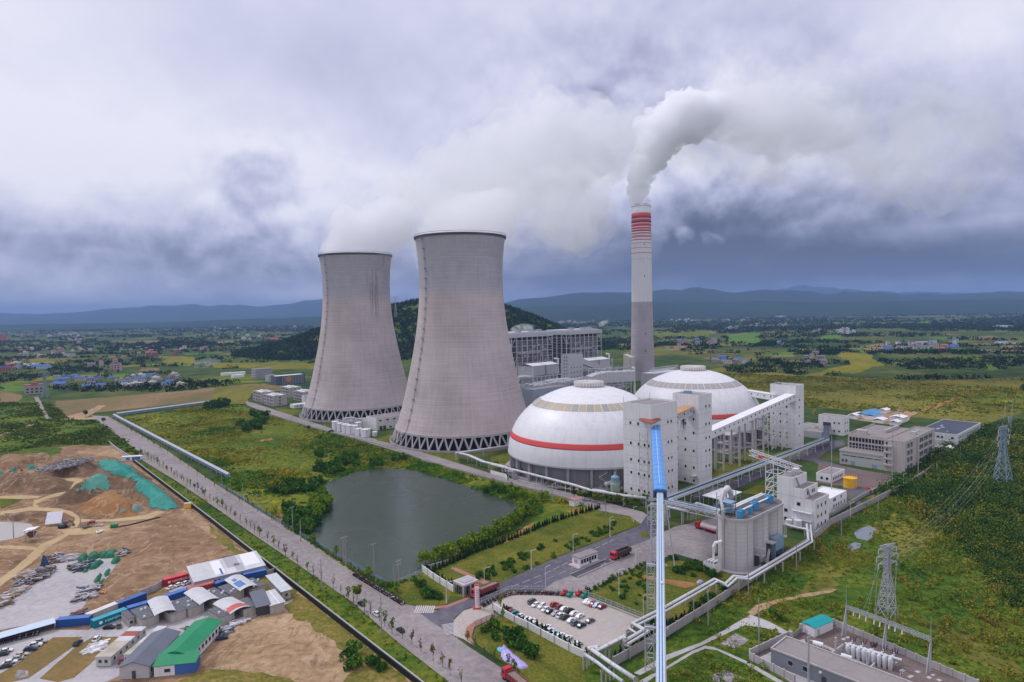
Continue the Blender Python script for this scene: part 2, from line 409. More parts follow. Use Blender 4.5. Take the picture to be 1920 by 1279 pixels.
groundmat('sand_track',[(0,(.30,.21,.12)),(.5,(.44,.32,.18)),(1,(.52,.41,.26))],.05,7,.5,.5,.5,.15)
groundmat('dry_grass',[(0,(.10,.15,.05)),(.4,(.18,.125,.05)),(.75,(.25,.17,.07)),(1,(.30,.22,.11))],.05,8,.7,.5,.6,.2)
groundmat('yard_concrete',[(0,(.27,.25,.26)),(.5,(.40,.375,.39)),(1,(.50,.47,.48))],.04,8,.5,.5,.6,.03)
groundmat('road_grey',[(0,(.15,.13,.14)),(.35,(.23,.20,.208)),(.65,(.295,.26,.262)),(1,(.375,.335,.33))],.03,9,.45,.5,.6,.02)
groundmat('road_asphalt',[(0,(.075,.07,.09)),(.5,(.118,.11,.14)),(1,(.20,.185,.205))],.025,8,.4,.5,.6,.02)
groundmat('paving_pale',[(0,(.29,.25,.235)),(.5,(.40,.35,.325)),(1,(.47,.42,.40))],.03,7,.6,.5,.5,.03)
groundmat('paving_red',[(0,(.22,.10,.085)),(.5,(.33,.16,.13)),(1,(.40,.23,.19))],.08,6,.8,.5,.4,.02)
groundmat('kerb_verge',[(0,(.16,.14,.12)),(.5,(.27,.235,.215)),(1,(.34,.30,.27))],.07,6,.8,.5,.4,.02)
groundmat('gravel_red',[(0,(.10,.075,.075)),(.5,(.16,.12,.115)),(1,(.22,.175,.165))],.08,6,1.5,.5,.4,.02)
groundmat('rubble',[(0,(.08,.075,.085)),(.45,(.22,.2,.21)),(.75,(.4,.37,.37)),(1,(.55,.5,.5))],.2,6,1.3,.6,.4,.3)
groundmat('mountain_scrub',[(0,(.010,.022,.012)),(.5,(.018,.036,.018)),(.85,(.03,.05,.022)),(1,(.16,.13,.10))],.0012,9,.01,.4,.8,0)
M('pipe_white',(.55,.55,.59),.45,.1,.3,streak=.2)
M('boiler_casing',(.17,.16,.175),.8,.3,.3)
M('road_paint',(.46,.44,.45),.8,.25,.8)
def watermat(name,col,rough=.08,bump=.05):
 m,nt,b=newmat(name,rough,.55)
 b.inputs['Base Color'].default_value=(*col,1);b.inputs['Specular IOR Level'].default_value=.45
 ge=nd(nt,'NewGeometry');n=noisen(nt,ge.outputs['Position'],.5,3,.5);big=noisen(nt,ge.outputs['Position'],.03,3,.6,1.0)
 bn=nd(nt,'Bump',Strength=.35,Distance=bump);nt.links.new(n,bn.inputs['Height']);nt.links.new(bn.outputs[0],b.inputs['Normal'])
 nt.links.new(mathn(nt,'MULTIPLY_ADD',big,.22,rough),b.inputs['Roughness'])
 return m
watermat('pond_water',(.032,.052,.036),.15,.05)
watermat('muddy_water',(.36,.32,.30),.2,.02)
watermat('far_water',(.16,.18,.22),.2,.02)
def build_world():
 w=bpy.data.worlds.new('World');SC.world=w;w.use_nodes=True;nt=w.node_tree
 bg=nt.nodes['Background']
 sky=nt.nodes.new('ShaderNodeTexSky');sky.sky_type='NISHITA';sky.sun_disc=False
 sky.sun_elevation=SUN_EL;sky.sun_rotation=SUN_ROT
 tc=nd(nt,'TexCoord');d=tc.outputs['Generated']
 sx=nd(nt,'SeparateXYZ');nt.links.new(d,sx.inputs[0]);X,Y,Z=sx.outputs
 def vec(op,a,b=None,s=None):
  n=nt.nodes.new('ShaderNodeVectorMath');n.operation=op
  for i,x in enumerate((a,b)):
   if x is None:continue
   if isinstance(x,(tuple,Vector)):n.inputs[i].default_value=x
   else:nt.links.new(x,n.inputs[i])
  if s is not None:n.inputs['Scale'].default_value=s
  return n
 k=mathn(nt,'DIVIDE',1.0,mathn(nt,'ADD',mathn(nt,'MAXIMUM',Z,0.0),.13))
 cb=nd(nt,'CombineXYZ');nt.links.new(mathn(nt,'MULTIPLY',X,k),cb.inputs[0]);nt.links.new(mathn(nt,'MULTIPLY',Y,k),cb.inputs[1])
 q=scalev(nt,cb.outputs[0],(1,.55,1))
 deck=noisen(nt,q,.75,7,.5,.2)
 low=noisen(nt,scalev(nt,d,(1,1,5.5)),3.0,6,.52,.3)
 b1=noisen(nt,d,6.0,7,.5,.1);d2=vec('ADD',d,(0,0,-.02)).outputs[0];b2=noisen(nt,d2,6.0,7,.5,.1)
 side=mathn(nt,'SUBTRACT',b1,b2)
 val=None
 nn=nt.nodes.new('ShaderNodeTexNoise');nn.inputs['Scale'].default_value=5;nn.inputs['Detail'].default_value=8;nn.inputs['Roughness'].default_value=.6;nt.links.new(d,nn.inputs['Vector'])
 ad=vec('ADD',d,vec('SCALE',vec('SUBTRACT',nn.outputs['Color'],(.5,.5,.5)).outputs[0],None,.11).outputs[0]).outputs[0]
 heap=None
 for u,v,ru,rv,s in SKY_LOBES:
  c=ray(u,v).normalized();rt=Vector((c.y,-c.x,0)).normalized();upv=rt.cross(c)
  def comp(ax,r):
   n=vec('DOT_PRODUCT',ad,ax);return mathn(nt,'POWER',mathn(nt,'DIVIDE',mathn(nt,'SUBTRACT',n.outputs['Value'],c.dot(ax)),r/F),2.0)
  e=mathn(nt,'POWER',2.718,mathn(nt,'MULTIPLY',mathn(nt,'ADD',comp(rt,ru),comp(upv,rv)),-1.0))
  n=vec('DOT_PRODUCT',d,c)
  e=mathn(nt,'MULTIPLY',e,mathn(nt,'GREATER_THAN',n.outputs['Value'],0))
  if s=='heap':heap=e if heap is None else mathn(nt,'ADD',heap,e);continue
  if s in('puff','dark'):
   e=mathn(nt,'MULTIPLY',mathn(nt,'SUBTRACT',e,.38,clamp=True),3.0,clamp=True);s=.30 if s=='puff' else-.30
  e=mathn(nt,'MULTIPLY',e,s);val=e if val is None else mathn(nt,'ADD',val,e)
 bulk=mathn(nt,'MULTIPLY',mathn(nt,'SUBTRACT',deck,.5),.95)
 lowm=mathn(nt,'MULTIPLY',mathn(nt,'SUBTRACT',.30,Z,clamp=True),4.5,clamp=True)
 bulk=mathn(nt,'ADD',mathn(nt,'MULTIPLY',bulk,mathn(nt,'MULTIPLY_ADD',lowm,-.6,1.0)),mathn(nt,'MULTIPLY',mathn(nt,'MULTIPLY',mathn(nt,'SUBTRACT',low,.5),.75),lowm))
 hs=mathn(nt,'ADD',mathn(nt,'MULTIPLY',mathn(nt,'SUBTRACT',b1,.5),.75),mathn(nt,'MULTIPLY',side,2.6))
 bulk=mathn(nt,'ADD',bulk,mathn(nt,'MULTIPLY',hs,mathn(nt,'MULTIPLY_ADD',heap,.62,.06)))
 t=mathn(nt,'ADD',mathn(nt,'ADD',bulk,val),SKY_BASE)
 t=mathn(nt,'ADD',t,mathn(nt,'MULTIPLY',mathn(nt,'SUBTRACT',Z,.48,clamp=True),1.6))
 t=mathn(nt,'ADD',t,mathn(nt,'MULTIPLY',mathn(nt,'SUBTRACT',.2,Y,clamp=True),.5))
 t=mathn(nt,'MINIMUM',mathn(nt,'MAXIMUM',t,0.0),1.0)
 col=ramp(nt,t,[(0,(.072,.075,.115)),(.2,(.122,.13,.19)),(.4,(.22,.23,.325)),(.6,(.365,.37,.51)),(.8,(.53,.53,.65)),(1,(.67,.66,.74))])
 hz=mathn(nt,'POWER',2.718,mathn(nt,'MULTIPLY',mathn(nt,'POWER',mathn(nt,'DIVIDE',mathn(nt,'SUBTRACT',Z,.004),.016),2.0),-1.0))
 lf=mathn(nt,'MULTIPLY_ADD',X,-.6,.45,clamp=True)
 col=mixc(nt,mathn(nt,'MULTIPLY',hz,mathn(nt,'MULTIPLY',lf,.75)),col,(.46,.385,.47))
 mul=vec('SCALE',sky.outputs[0],None,.1)
 col=mixc(nt,.96,mul.outputs[0],col)
 below=mathn(nt,'LESS_THAN',Z,-.02);col=mixc(nt,below,col,(.06,.07,.08))
 nt.links.new(col,bg.inputs[0]);bg.inputs[1].default_value=SKY_GAIN
SUN_EL,SUN_AZ=math.radians(52),math.radians(-60)
SUN_ROT=SUN_AZ
SKY_BASE,SKY_GAIN=.85,1.0
SKY_LOBES=[(120,20,500,120,-.02),(640,140,330,110,-.06),(150,230,500,60,.05),(1000,0,420,60,.02),(420,230,320,60,.04),(180,335,420,50,.16),(420,300,260,45,.10),(980,300,260,90,.10),(500,345,95,62,'dark'),(380,447,26,12,.10),(60,440,420,55,-.20),(430,490,460,50,-.24),(200,540,600,25,-.08),(830,570,300,50,-.05),(1650,510,600,75,-.70),(1450,410,520,100,-.30),(1050,500,300,60,-.12),(1900,200,240,130,-.22),(1700,190,160,90,-.05),(1420,470,220,60,-.2),(1180,110,330,130,-.16),(1420,90,260,80,-.10),(1800,20,320,70,.12),(1275,440,26,18,'puff'),(1335,440,34,14,'puff'),(1650,455,60,22,.20),(1500,555,700,14,.06),(1640,330,150,60,.14),(1330,250,180,120,.10),(1850,420,200,30,.10),(1550,300,430,170,'heap'),(1150,250,260,170,'heap'),(500,345,130,90,'heap'),(1300,440,120,40,'heap'),(400,470,500,90,'heap')]
build_world()
sun=bpy.data.lights.new('sun','SUN');sun.energy=1.4;sun.angle=math.radians(14);sun.color=(.985,.985,1)
so=bpy.data.objects.new('sun',sun);COL.objects.link(so);so.location=(-200,-100,900)
so.rotation_euler=(-(Vector((math.sin(SUN_AZ)*math.cos(SUN_EL),math.cos(SUN_AZ)*math.cos(SUN_EL),math.sin(SUN_EL))))).to_track_quat('-Z','Y').to_euler()
cam=bpy.data.cameras.new('camera');co=bpy.data.objects.new('camera',cam);COL.objects.link(co);SC.camera=co
co.matrix_world=Matrix(((_rt.x,_up.x,-_f.x,0),(_rt.y,_up.y,-_f.y,0),(_rt.z,_up.z,-_f.z,CAMZ),(0,0,0,1)))
cam.sensor_width=36;cam.lens=36*F/1920;cam.clip_end=80000;cam.clip_start=.5
SC.view_settings.view_transform='Standard';SC.view_settings.look='None';SC.view_settings.exposure=EXPOSURE=0.46;SC.view_settings.gamma=1
SC.render.engine='CYCLES'
cy=SC.cycles;cy.use_denoising=True;cy.max_bounces=16;cy.diffuse_bounces=3;cy.glossy_bounces=2;cy.transmission_bounces=2;cy.transparent_max_bounces=8
cy.volume_bounces=16;cy.caustics_reflective=False;cy.caustics_refractive=False;cy.sample_clamp_indirect=6;cy.use_adaptive_sampling=True;cy.adaptive_threshold=.012
HAZE=7.2e-5
def haze():
 m=bpy.data.materials.new('haze');m.use_nodes=True;nt=m.node_tree;nt.nodes.clear()
 o=nt.nodes.new('ShaderNodeOutputMaterial');v=nt.nodes.new('ShaderNodeVolumePrincipled')
 v.inputs['Color'].default_value=(.27,.42,.78,1);v.inputs['Density'].default_value=HAZE;v.inputs['Anisotropy'].default_value=.0
 nt.links.new(v.outputs[0],o.inputs['Volume'])
 b=MB().box(-31000,31000,-700,30000,-1.0,720).build('haze',m);tag(b,'thin blue haze in the air over the whole plain','haze',kind='stuff')
haze()
sheet('ground',[(-30000,-600),(30000,-600),(30000,29000),(-30000,29000)],0,MATS['plain_ground'])
def ridge(name,pxs,D,depth,mat,seed):
 """a mountain range: crest profile read from directions, folded slopes in front of and behind it"""
 us=np.array([p[0]for p in pxs]);vs=np.array([p[1]for p in pxs]);n=190;m=15
 V=[]
 for i in range(n):
  u=us[0]+(us[-1]-us[0])*i/(n-1);v=np.interp(u,us,vs);top=PD(u,v,D);h=top.z;h*=1+.09*noise.fractal(Vector((top.x/420,seed*3.1,seed)),.8,2,5)
  for j in range(m):
   t=j/(m-1)*2-1;y=D+t*depth
   x=top.x*(y/D if t<0 else 1)
   e=1-abs(t)
   fold=noise.fractal(Vector((x/900+seed,y/1500,seed)),1,2,5)*.55
   z=max(-3,h*(e**.8)*(1+fold*(1-e)*1.2)+(noise.noise(Vector((x/240,y/240,seed)))*h*.035))if e>0 else-3
   V.append((x,y,z))
 fs=[(i*m+j,(i+1)*m+j,(i+1)*m+j+1,i*m+j+1)for i in range(n-1)for j in range(m-1)]
 mb=MB();mb.add(V,fs);return struct(mb.build(name,mat,smooth=True))
LR=[(-2200,560),(-1400,585),(-800,575),(-260,585),(-100,590),(0,587),(60,588),(140,586),(165,582),(240,578),(270,573),(300,572),(345,571),(390,574),(425,572),(450,571),(480,575),(510,573),(530,571),(560,566),(600,560),(650,557),(700,562),(740,568),(790,565),(860,566),(950,572),(1010,586)]
ridge('mountain_range',LR,16500,4200,MATS['mountain_scrub'],1.3)
RR=[(860,584),(920,572),(950,567),(1020,556),(1060,552),(1100,550),(1140,549),(1175,548),(1219,544),(1260,540),(1275,543),(1294,540),(1331,541.6),(1350,544),(1387,547),(1434,546),(1468,541),(1500,546),(1556,553),(1585,544),(1619,546),(1651,548),(1690,553),(1718,549),(1738,549),(1768,553),(1797,550),(1857,550),(1896,546),(1920,548),(2000,552),(2200,548),(2600,556),(3100,540),(3900,552)]
ridge('mountain_range',RR,10500,3200,MATS['mountain_scrub'],5.1)
ridge('mountain_range',[(1380,556),(1481,538),(1500,536.5),(1528,537.5),(1560,540),(1620,546),(1900,552),(2100,540)],16500,3000,MATS['mountain_scrub'],8.7)
ridge('foothills',[(-700,622),(-100,613),(60,608),(200,606),(350,603),(480,598),(610,594),(760,590),(900,588)],7600,1500,MATS['mountain_scrub'],11.3)
ridge('foothills',[(880,583),(1000,575),(1120,571),(1260,566),(1400,565),(1560,566),(1700,565),(1850,561),(1990,560),(2500,552),(3000,548)],7200,1400,MATS['mountain_scrub'],14.9)
def mound(name,pts,h,mat,res=2.0,rough=.18,sc=.12,edge=8.0,z0=.03,flat=None,seed=0.0):
 """earth mound over an outline: height rises with distance from its edge, with gullies"""
 pts=[Vector((p[0],p[1]))for p in pts];xs=[p.x for p in pts];ys=[p.y for p in pts]
 nx=int((max(xs)-min(xs))/res)+2;ny=int((max(ys)-min(ys))/res)+2
 gx=min(xs)+np.arange(nx)*res;gy=min(ys)+np.arange(ny)*res;XX,YY=np.meshgrid(gx,gy);fx=XX.ravel();fy=YY.ravel()
 ins=inpoly(fx,fy,pts);D=np.full(len(fx),1e9)
 for i in range(len(pts)):
  a=pts[i-1];b=pts[i];dx,dy=b.x-a.x,b.y-a.y;L=dx*dx+dy*dy+1e-9
  t=np.clip(((fx-a.x)*dx+(fy-a.y)*dy)/L,0,1);D=np.minimum(D,np.hypot(fx-a.x-t*dx,fy-a.y-t*dy))
 z=np.zeros(len(fx))
 for i in np.nonzero(ins)[0]:
  e=min(1,D[i]/edge);e=e*e*(3-2*e)if not flat else min(1,e*flat)
  z[i]=h*e*(1+rough*noise.fractal(Vector((fx[i]*sc,fy[i]*sc,seed)),1,2,5))+.25*e*noise.noise(Vector((fx[i]*.6,fy[i]*.6,seed)))
 V=np.stack([fx,fy,np.maximum(z,0)+z0],1);keep=ins.reshape(ny,nx);fs=[]
 for j in range(ny-1):
  for i in range(nx-1):
   if keep[j,i]or keep[j+1,i]or keep[j,i+1]or keep[j+1,i+1]:
    fs.append((j*nx+i,j*nx+i+1,(j+1)*nx+i+1,(j+1)*nx+i))
 V[~ins,2]=-.5
 mb=MB();mb.add(V.tolist(),fs);return mb.build(name,mat,smooth=True)
HILLC=PD(850,560,1750);HH=HILLC.z
def hillz(x,y):
 dx=(x-HILLC.x)/np.where(x<HILLC.x,620,470);dy=(y-HILLC.y)/np.where(y<HILLC.y,460,600)
 r=np.sqrt(dx*dx+dy*dy);return np.where(r<1,HH*(.5+.5*np.cos(PI*np.minimum(r,1)))**.85,0)
def hill():
 mb=MB();n,m=70,60;V=[]
 for j in range(m):
  for i in range(n):
   x=HILLC.x-640+1130*i/(n-1);y=HILLC.y-480+1100*j/(m-1)
   z=float(hillz(np.array(x),np.array(y)));V.append((x,y,z+(noise.noise(Vector((x/70,y/70,1)))*9 if z>12 else 0)-.3))
 mb.add(V,[(j*n+i,j*n+i+1,(j+1)*n+i+1,(j+1)*n+i)for j in range(m-1)for i in range(n-1)])
 struct(mb.build('wooded_hill',MATS['scrub_green'],smooth=True))
hill()
RAG=(6,2.0,.08)
sheet('meadow','L 860,900 1560,790 T 230,560 310,600 480,655 1080,830 1900,1080 N 0,1005 620,1160 1150,1260 C 560,640 330,745 B 1050,830 770,660 520,480 0,180 A 1250,170',.03,MATS['meadow'],(8,1.2,.08))
sheet('field','L 400,770 850,735 1400,690 1900,635 2000,640 2300,680 1920,700 1500,775 1150,810 850,840 500,880 430,830',.03,MATS['tan_field'],(14,5,.03))
sheet('field','T 0,410 350,400 600,430 345,470 300,560 0,600',.05,MATS['meadow_dry'],(14,4,.03))
sheet('field','L 900,690 1300,640 1650,575 1990,560 2400,590 1950,625 1500,665',.04,MATS['meadow'],(14,5,.03))
sheet('field','L 0,860 150,815 240,800 210,830 130,880 0,905',.04,MATS['bright_paddy'],(10,2,.05))
sheet('field','L 0,640 200,660 190,690 0,700',.04,MATS['bright_paddy'],(10,3,.05))
sheet('field','L 240,610 340,585 780,560 790,575 560,600 430,610 250,618',.04,MATS['yellow_paddy'],(12,3,.05))
sheet('field','L 790,575 1050,555 1060,575 850,600',.05,MATS['bright_paddy'],(12,3,.05))
sheet('field','L 1190,430 1460,440 1450,500 1280,495 1210,470',.04,MATS['yellow_paddy'],(20,5,.04))
sheet('field','L 1500,490 1920,480 1920,515 1600,520',.04,MATS['yellow_paddy'],(20,5,.04))
sheet('field','L 0,610 230,620 200,650 0,650',.035,MATS['meadow'],(15,4,.04))
sheet('field','L 0,690 160,720 150,780 0,790',.035,MATS['tan_field'],(15,4,.04))
sheet('field','L 0,780 300,760 430,820 500,900 700,905 1000,1010 1280,1200 1000,1180 850,1105 480,1100 300,1125 0,1170',.04,MATS['scrub_green'],(10,3,.06))
sheet('field','T 0,195 800,190 920,215 900,250 500,235 0,240',.04,MATS['yellow_paddy'],(14,3,.05))
sheet('field','H 650,880 1000,910 1350,900 1600,930 1920,880 I 0,880 900,930 1920,900 1920,1000 Q 1580,800 1300,900 1240,890 970,850 700,830 500,810 100,760 O 1090,480 1000,330 700,290 480,250 430,180 260,40',.03,MATS['meadow_dry'],(18,4,.03))
sheet('field','I 180,655 420,670 490,690 480,720 520,740 615,785 480,800 350,865 20,850 0,845 60,815 150,800 280,780 230,740 150,690',.05,MATS['yellow_paddy'],(12,2.5,.05))
sheet('field','I 280,620 560,615 500,660 440,670 250,650',.05,MATS['bright_paddy'],(12,3,.05))
sheet('field','H 870,530 1040,500 1200,505 1190,560 1230,600 1050,610 880,600',.05,MATS['bright_paddy'],(16,4,.05))
sheet('field','H 190,670 330,672 320,695 180,690',.05,MATS['bright_paddy'],(10,2,.05))
sheet('field','I 1540,790 1600,770 1680,820 1600,835',.05,MATS['bright_paddy'],(8,2,.05))
sheet('field','I 0,500 170,495 210,530 0,540',.05,MATS['bright_paddy'],(20,4,.04))
sheet('field','I 1380,520 1600,500 1700,520 1500,540 1400,540',.05,MATS['tan_field'],(20,4,.04))
sheet('field','H 1330,725 1530,715 1550,745 1320,750',.05,MATS['tan_field'],(10,2,.05))
sheet('field','H 240,635 480,630 440,655 260,660',.05,MATS['tan_field'],(10,2,.05))
sheet('field','H 380,500 740,480 760,510 390,520',.05,MATS['tan_field'],(20,4,.04))
for k,s in enumerate(['J 330,800 830,790 850,820 640,850 340,870','J 1240,600 1800,590 1790,615 1250,625','J 1300,640 1560,640 1500,680 1340,690','J 1600,905 1800,900 1780,930 1560,935','k 0,650 380,655 395,740 300,760 60,720','k 640,480 820,470 830,500 650,505','k 700,670 840,660 830,690 700,690','k 1210,770 1590,760 1560,790 1200,800','H 150,485 700,490 690,540 140,530','I 80,360 240,355 230,380 80,380','I 930,370 1060,365 1060,395 900,395','I 400,600 590,570 590,600 300,620','I 1220,710 1480,690 1500,720 1300,730','I 650,760 800,750 780,775 660,780','Q 1290,640 1580,640 1580,720 1200,760']):
 sheet('field',s,.055,MATS[['meadow_dry','tan_field','meadow','tan_field','yellow_paddy','tan_field','tan_field','yellow_paddy','meadow','meadow','bright_paddy','tan_field','meadow','tan_field','meadow'][k]],(20,4,.04))
def plots():
 for k in range(150):
  side=R.random()<.42
  u=R.uniform(-40,600)if side else R.uniform(1110,1960);v=vh=602-.0185*u+22+abs(R.gauss(0,1))*34+8
  if v>(715 if side else 690):continue
  c=P(u,v);a=R.uniform(-.25,.25)+R.choice((0,.6));w=R.uniform(35,130);d=R.uniform(25,80)
  pts=[Vector((c.x+x*w*math.cos(a)-y*d*math.sin(a),c.y+x*w*math.sin(a)+y*d*math.cos(a),0))for x,y in((-.5,-.5),(.5,-.5),(.5,.5),(-.5,.5))]
  sheet('field',pts,.02+k*.0004,MATS[R.choice(['meadow','meadow_dry','meadow_dry','tan_field','tan_field','yellow_paddy','bright_paddy','scrub_green'])],(14,5,.03))
plots()
sheet('scrubland','D 0,1200 280,1030 760,715 1140,455 W 30,830 500,530 870,330 p 1960,760 2150,800 2150,1400 1000,1400 C 1000,1230 1060,1140',.03,MATS['scrub_green'],(8,1.5,.08))
sheet('scrubland','p 980,1262 1010,1200 1090,1240 1100,1290 990,1300',.06,MATS['meadow'],(2,2,.2))
for s in['S 430,290 620,220 780,250 880,360 740,430 620,460 560,400 480,330','S 0,720 110,700 250,690 300,600 200,520 100,600','S 900,980 1000,940 1300,1060 1417,1200 1417,1279 1200,1230 1000,1080']:sheet('scrubland',s,.06,MATS['meadow_dry'],(2,5,.12))
sheet('puddle','S 340,340 380,310 440,290 480,310 440,390 360,370',.10,MATS['far_water'],(3,.8,.2))
sheet('puddle','S 300,420 340,395 380,400 390,430 330,450',.10,MATS['far_water'],(3,.8,.2))
for s in['I 1620,405 1810,403 1830,430 1700,440 1630,425','I 1660,555 1930,553 1930,580 1750,580 1640,570','I 1480,640 1640,635 1690,660 1480,665','I 890,556 1010,553 1010,580 900,582']:
 sheet('lake',s,.08,MATS['far_water'],(15,3,.05))
POND=pw('B 600,200 640,290 640,330 590,370 540,400 530,500 700,620 850,700 970,740 1130,690 C 30,590 75,545 300,445 560,315 655,200 640,150 380,60 200,-5 B 1100,120 900,110 780,128 640,180')
sheet('pond',POND,.07,MATS['pond_water'],(3,.9,.15))
MAIN_L='p 170,779 261,847 330,893 400,943 480,1001 B 400,590 760,840 1000,1050 1280,1270 p 960,1370'
MAIN_R='p 203,781 258,812 316,847 400,905 480,954 B 520,510 770,680 1050,855'
main_poly=pw(MAIN_R)+pw('C 130,830 C 235,985 330,1055 570,1210 p 1010,1300 1080,1370')+pw(MAIN_L)[::-1]
sheet('main_road',main_poly,.10,MATS['road_grey'])
sheet('access_road','C -20,810 100,845 190,800 330,745 560,640 880,500 1415,290 1450,240 p 1215,965 1232,990 1262,1003 1300,985 1345,960 1352,985 1345,1010 D 520,560 340,510 150,575 0,645 C 1080,712 590,700 430,770 390,795 300,825 240,880 232,985 100,900',.12,MATS['road_asphalt'])
sheet('truck_yard','D 150,575 0,645 C 1080,712 800,705 870,650 1100,560 1300,470 D 60,470 170,430 340,345 600,290 590,500 520,560 340,510',.14,MATS['road_grey'])
sheet('footpath','C 235,985 240,890 300,830 395,800 490,800 490,850 400,890 330,940 320,1010 380,1060 300,1010',.15,MATS['paving_pale'])
sheet('footpath','C 490,848 520,862 370,935 350,1000 370,1040 320,1015 305,985 320,935 380,890',.17,MATS['paving_red'])
sheet('footpath','C 0,812 190,795 330,742 345,752 195,812 0,828',.15,MATS['paving_red'])
sheet('footpath','C 215,560 250,555 470,650 440,668',.12,MATS['paving_red'])
sheet('perimeter_road','T 290,540 380,560 560,620 1080,790 1650,925 N 0,950 300,1025 p 1076,926 1205,960 1222,972 1205,985 1180,968 1121,957 1056,934 920,898 796,862 T 480,645 300,575',.10,MATS['road_grey'])
sheet('plant_road','O 1180,700 1350,700 1370,740 1200,800 1120,870 1360,935 1620,985 1900,1020 Q 400,1225 570,1245 720,1260 820,1240 980,1120 1080,1090 1130,1080 1000,1150 830,1280 R 1640,400 1700,480 1560,590 1450,650 1350,610 1540,560 1640,480 1620,430 1500,380 1480,200 O 1080,890 940,870 700,1000 400,1130 250,1180 0,1240 0,1190 300,1080 700,930 1000,800',.09,MATS['road_asphalt'])
sheet('plant_yard','O 1130,900 1620,985 1860,1040 1820,1070 1600,1160 1400,1120 1100,1080',.12,MATS['gravel_red'])
sheet('lane','L 255,740 285,735 350,850 385,905 350,905 310,850',.08,MATS['road_grey'])
sheet('lane','L 370,897 700,890 720,905 370,912',.08,MATS['sand_track'],(5,.6,.1))
sheet('lane','L 500,880 640,850 740,800 800,800 720,850 650,890 520,900',.09,MATS['soil_pale'],(5,1.2,.1))
sheet('lane','L 0,1020 80,985 250,935 260,945 100,1000 10,1035',.08,MATS['soil_pale'],(5,.8,.1))
sheet('lane','D 90,1225 280,1120 500,1040 700,930 790,875 900,915 1030,985 1030,1010 880,955 760,940 690,970 500,1060 300,1145 130,1240',.10,MATS['yard_concrete'],(4,.15,.2))
sheet('lane','D 120,1279 300,1180 440,1095 520,1062 580,1072 760,1150 990,1279 960,1290 750,1165 590,1090 520,1080 440,1115 240,1230 160,1290',.11,MATS['yard_concrete'],(4,.15,.2))
sheet('lane','D 770,860 830,815 960,785 1130,745 1282,725 S 100,690 240,690 200,715 90,735 D 1282,750 1100,770 960,805 860,850 800,885',.09,MATS['soil_pale'],(3,.5,.2))
sheet('lane','Q 840,790 1000,730 1080,700 1250,630 1380,620 1280,640 1090,715 900,800',.09,MATS['soil_orange'],(6,1.5,.1))
sheet('dirt_patch','D 610,1050 700,985 790,1025 700,1075',.09,MATS['rubble'],(3,.8,.2))
sheet('dirt_patch','D 560,1240 640,1205 760,1260 720,1300 580,1290',.09,MATS['rubble'],(3,.8,.2))
sheet('dirt_patch','D 90,630 300,660 480,690 400,715 250,680 100,640',.10,MATS['soil_orange'],(3,.6,.2))
sheet('dirt_patch','C 960,200 1010,180 1040,200 990,215',.10,MATS['soil_orange'],(2,.5,.2))
sheet('dirt_patch','C 530,400 700,290 750,268 730,300 560,405',.10,MATS['soil_orange'],(3,.5,.2))
sheet('dirt_patch','B 330,500 p 516,968 520,960 535,962 B 400,370',.09,MATS['soil_pale'],(3,.8,.2))
for s in['T 420,890 530,870 540,885 430,905','T 1170,950 1240,950 1250,980 1180,975','T 240,650 340,640 330,660 260,670']:sheet('dirt_patch',s,.09,MATS['soil_orange'],(3,1.2,.15))
sheet('parking_lot','U 220,505 510,380 1200,385 1300,430 1830,640 1720,760 1640,850 1290,960 1220,950 350,560',.16,MATS['paving_pale'])
PAINT=MATS['road_paint']
def dash(line,n,L,w,z=.19,name='road_marking',frac=.5):
 for p,d in along(line,n=n):
  s=d*(L/2);sheet(name,[p-s+Vector((-d.y,d.x,0))*w/2,p+s+Vector((-d.y,d.x,0))*w/2,p+s-Vector((-d.y,d.x,0))*w/2,p-s-Vector((-d.y,d.x,0))*w/2][::-1],z,PAINT)
dash(pw('C 480,730 830,590 1240,385'),14,4,.22);dash(pw('C 600,720 900,600 1000,555'),6,4,.2)
dash(pw('p 195,790 300,858 440,946 600,1062 740,1168'),26,4,.2)
dash(pw('C 0,822 110,822'),9,.5,5.5);dash(pw('C 205,915 235,975'),9,.45,4.5)
for i in range(15):
 a=P(*px('U 1340,860')[0]).lerp(P(*px('U 1620,715')[0]),i/14);strip('road_marking',[a,a-E1*-2.2],.18,.2,PAINT)
strip('road_marking',pw('U 1330,855 1610,710'),.18,.2,PAINT)
for i in range(14):
 a=P(*px('U 1480,545')[0]).lerp(P(*px('U 1760,655')[0]),i/13);strip('road_marking',[a,a-E2*5],.15,.2,PAINT)
for i in range(8):
 a=P(*px('U 1290,720')[0]).lerp(P(*px('U 1500,770')[0]),i/7);strip('road_marking',[a,a+E2*5],.15,.2,PAINT)
strip('road_marking',pw('U 590,470 760,560'),.2,.2,PAINT);strip('road_marking',pw('C 1110,1010 1290,920'),.15,.2,PAINT)
LAWN=MATS['lawn']
sheet('lawn','C 75,560 250,490 560,390 1100,190 1170,195 1400,245 1415,280 880,490 560,630 330,735 250,690 60,570',.09,LAWN,(5,.6,.15))
sheet('lawn','B 970,745 1130,690 C 45,605 240,705 180,790 0,800 -60,790',.09,LAWN,(4,.6,.15))
sheet('lawn','C 1090,712 1460,530 D 120,630 330,545 520,575 760,650 700,700 560,680 280,835 100,920 p 1185,1168 1150,1130',.09,LAWN,(5,.5,.15))
sheet('lawn','C 520,865 380,935 355,995 390,1045 540,1150 650,1200 p 1000,1300 1090,1290 1110,1225 1060,1185',.09,LAWN,(5,.6,.15))
sheet('lawn','D 280,860 560,700 720,690 740,720 480,880 280,1000',.10,LAWN,(4,.5,.15))
sheet('lawn','N 0,800 160,770 175,860 700,1050 1150,1140 1180,1220 300,1010 0,920',.07,LAWN,(4,.6,.15))
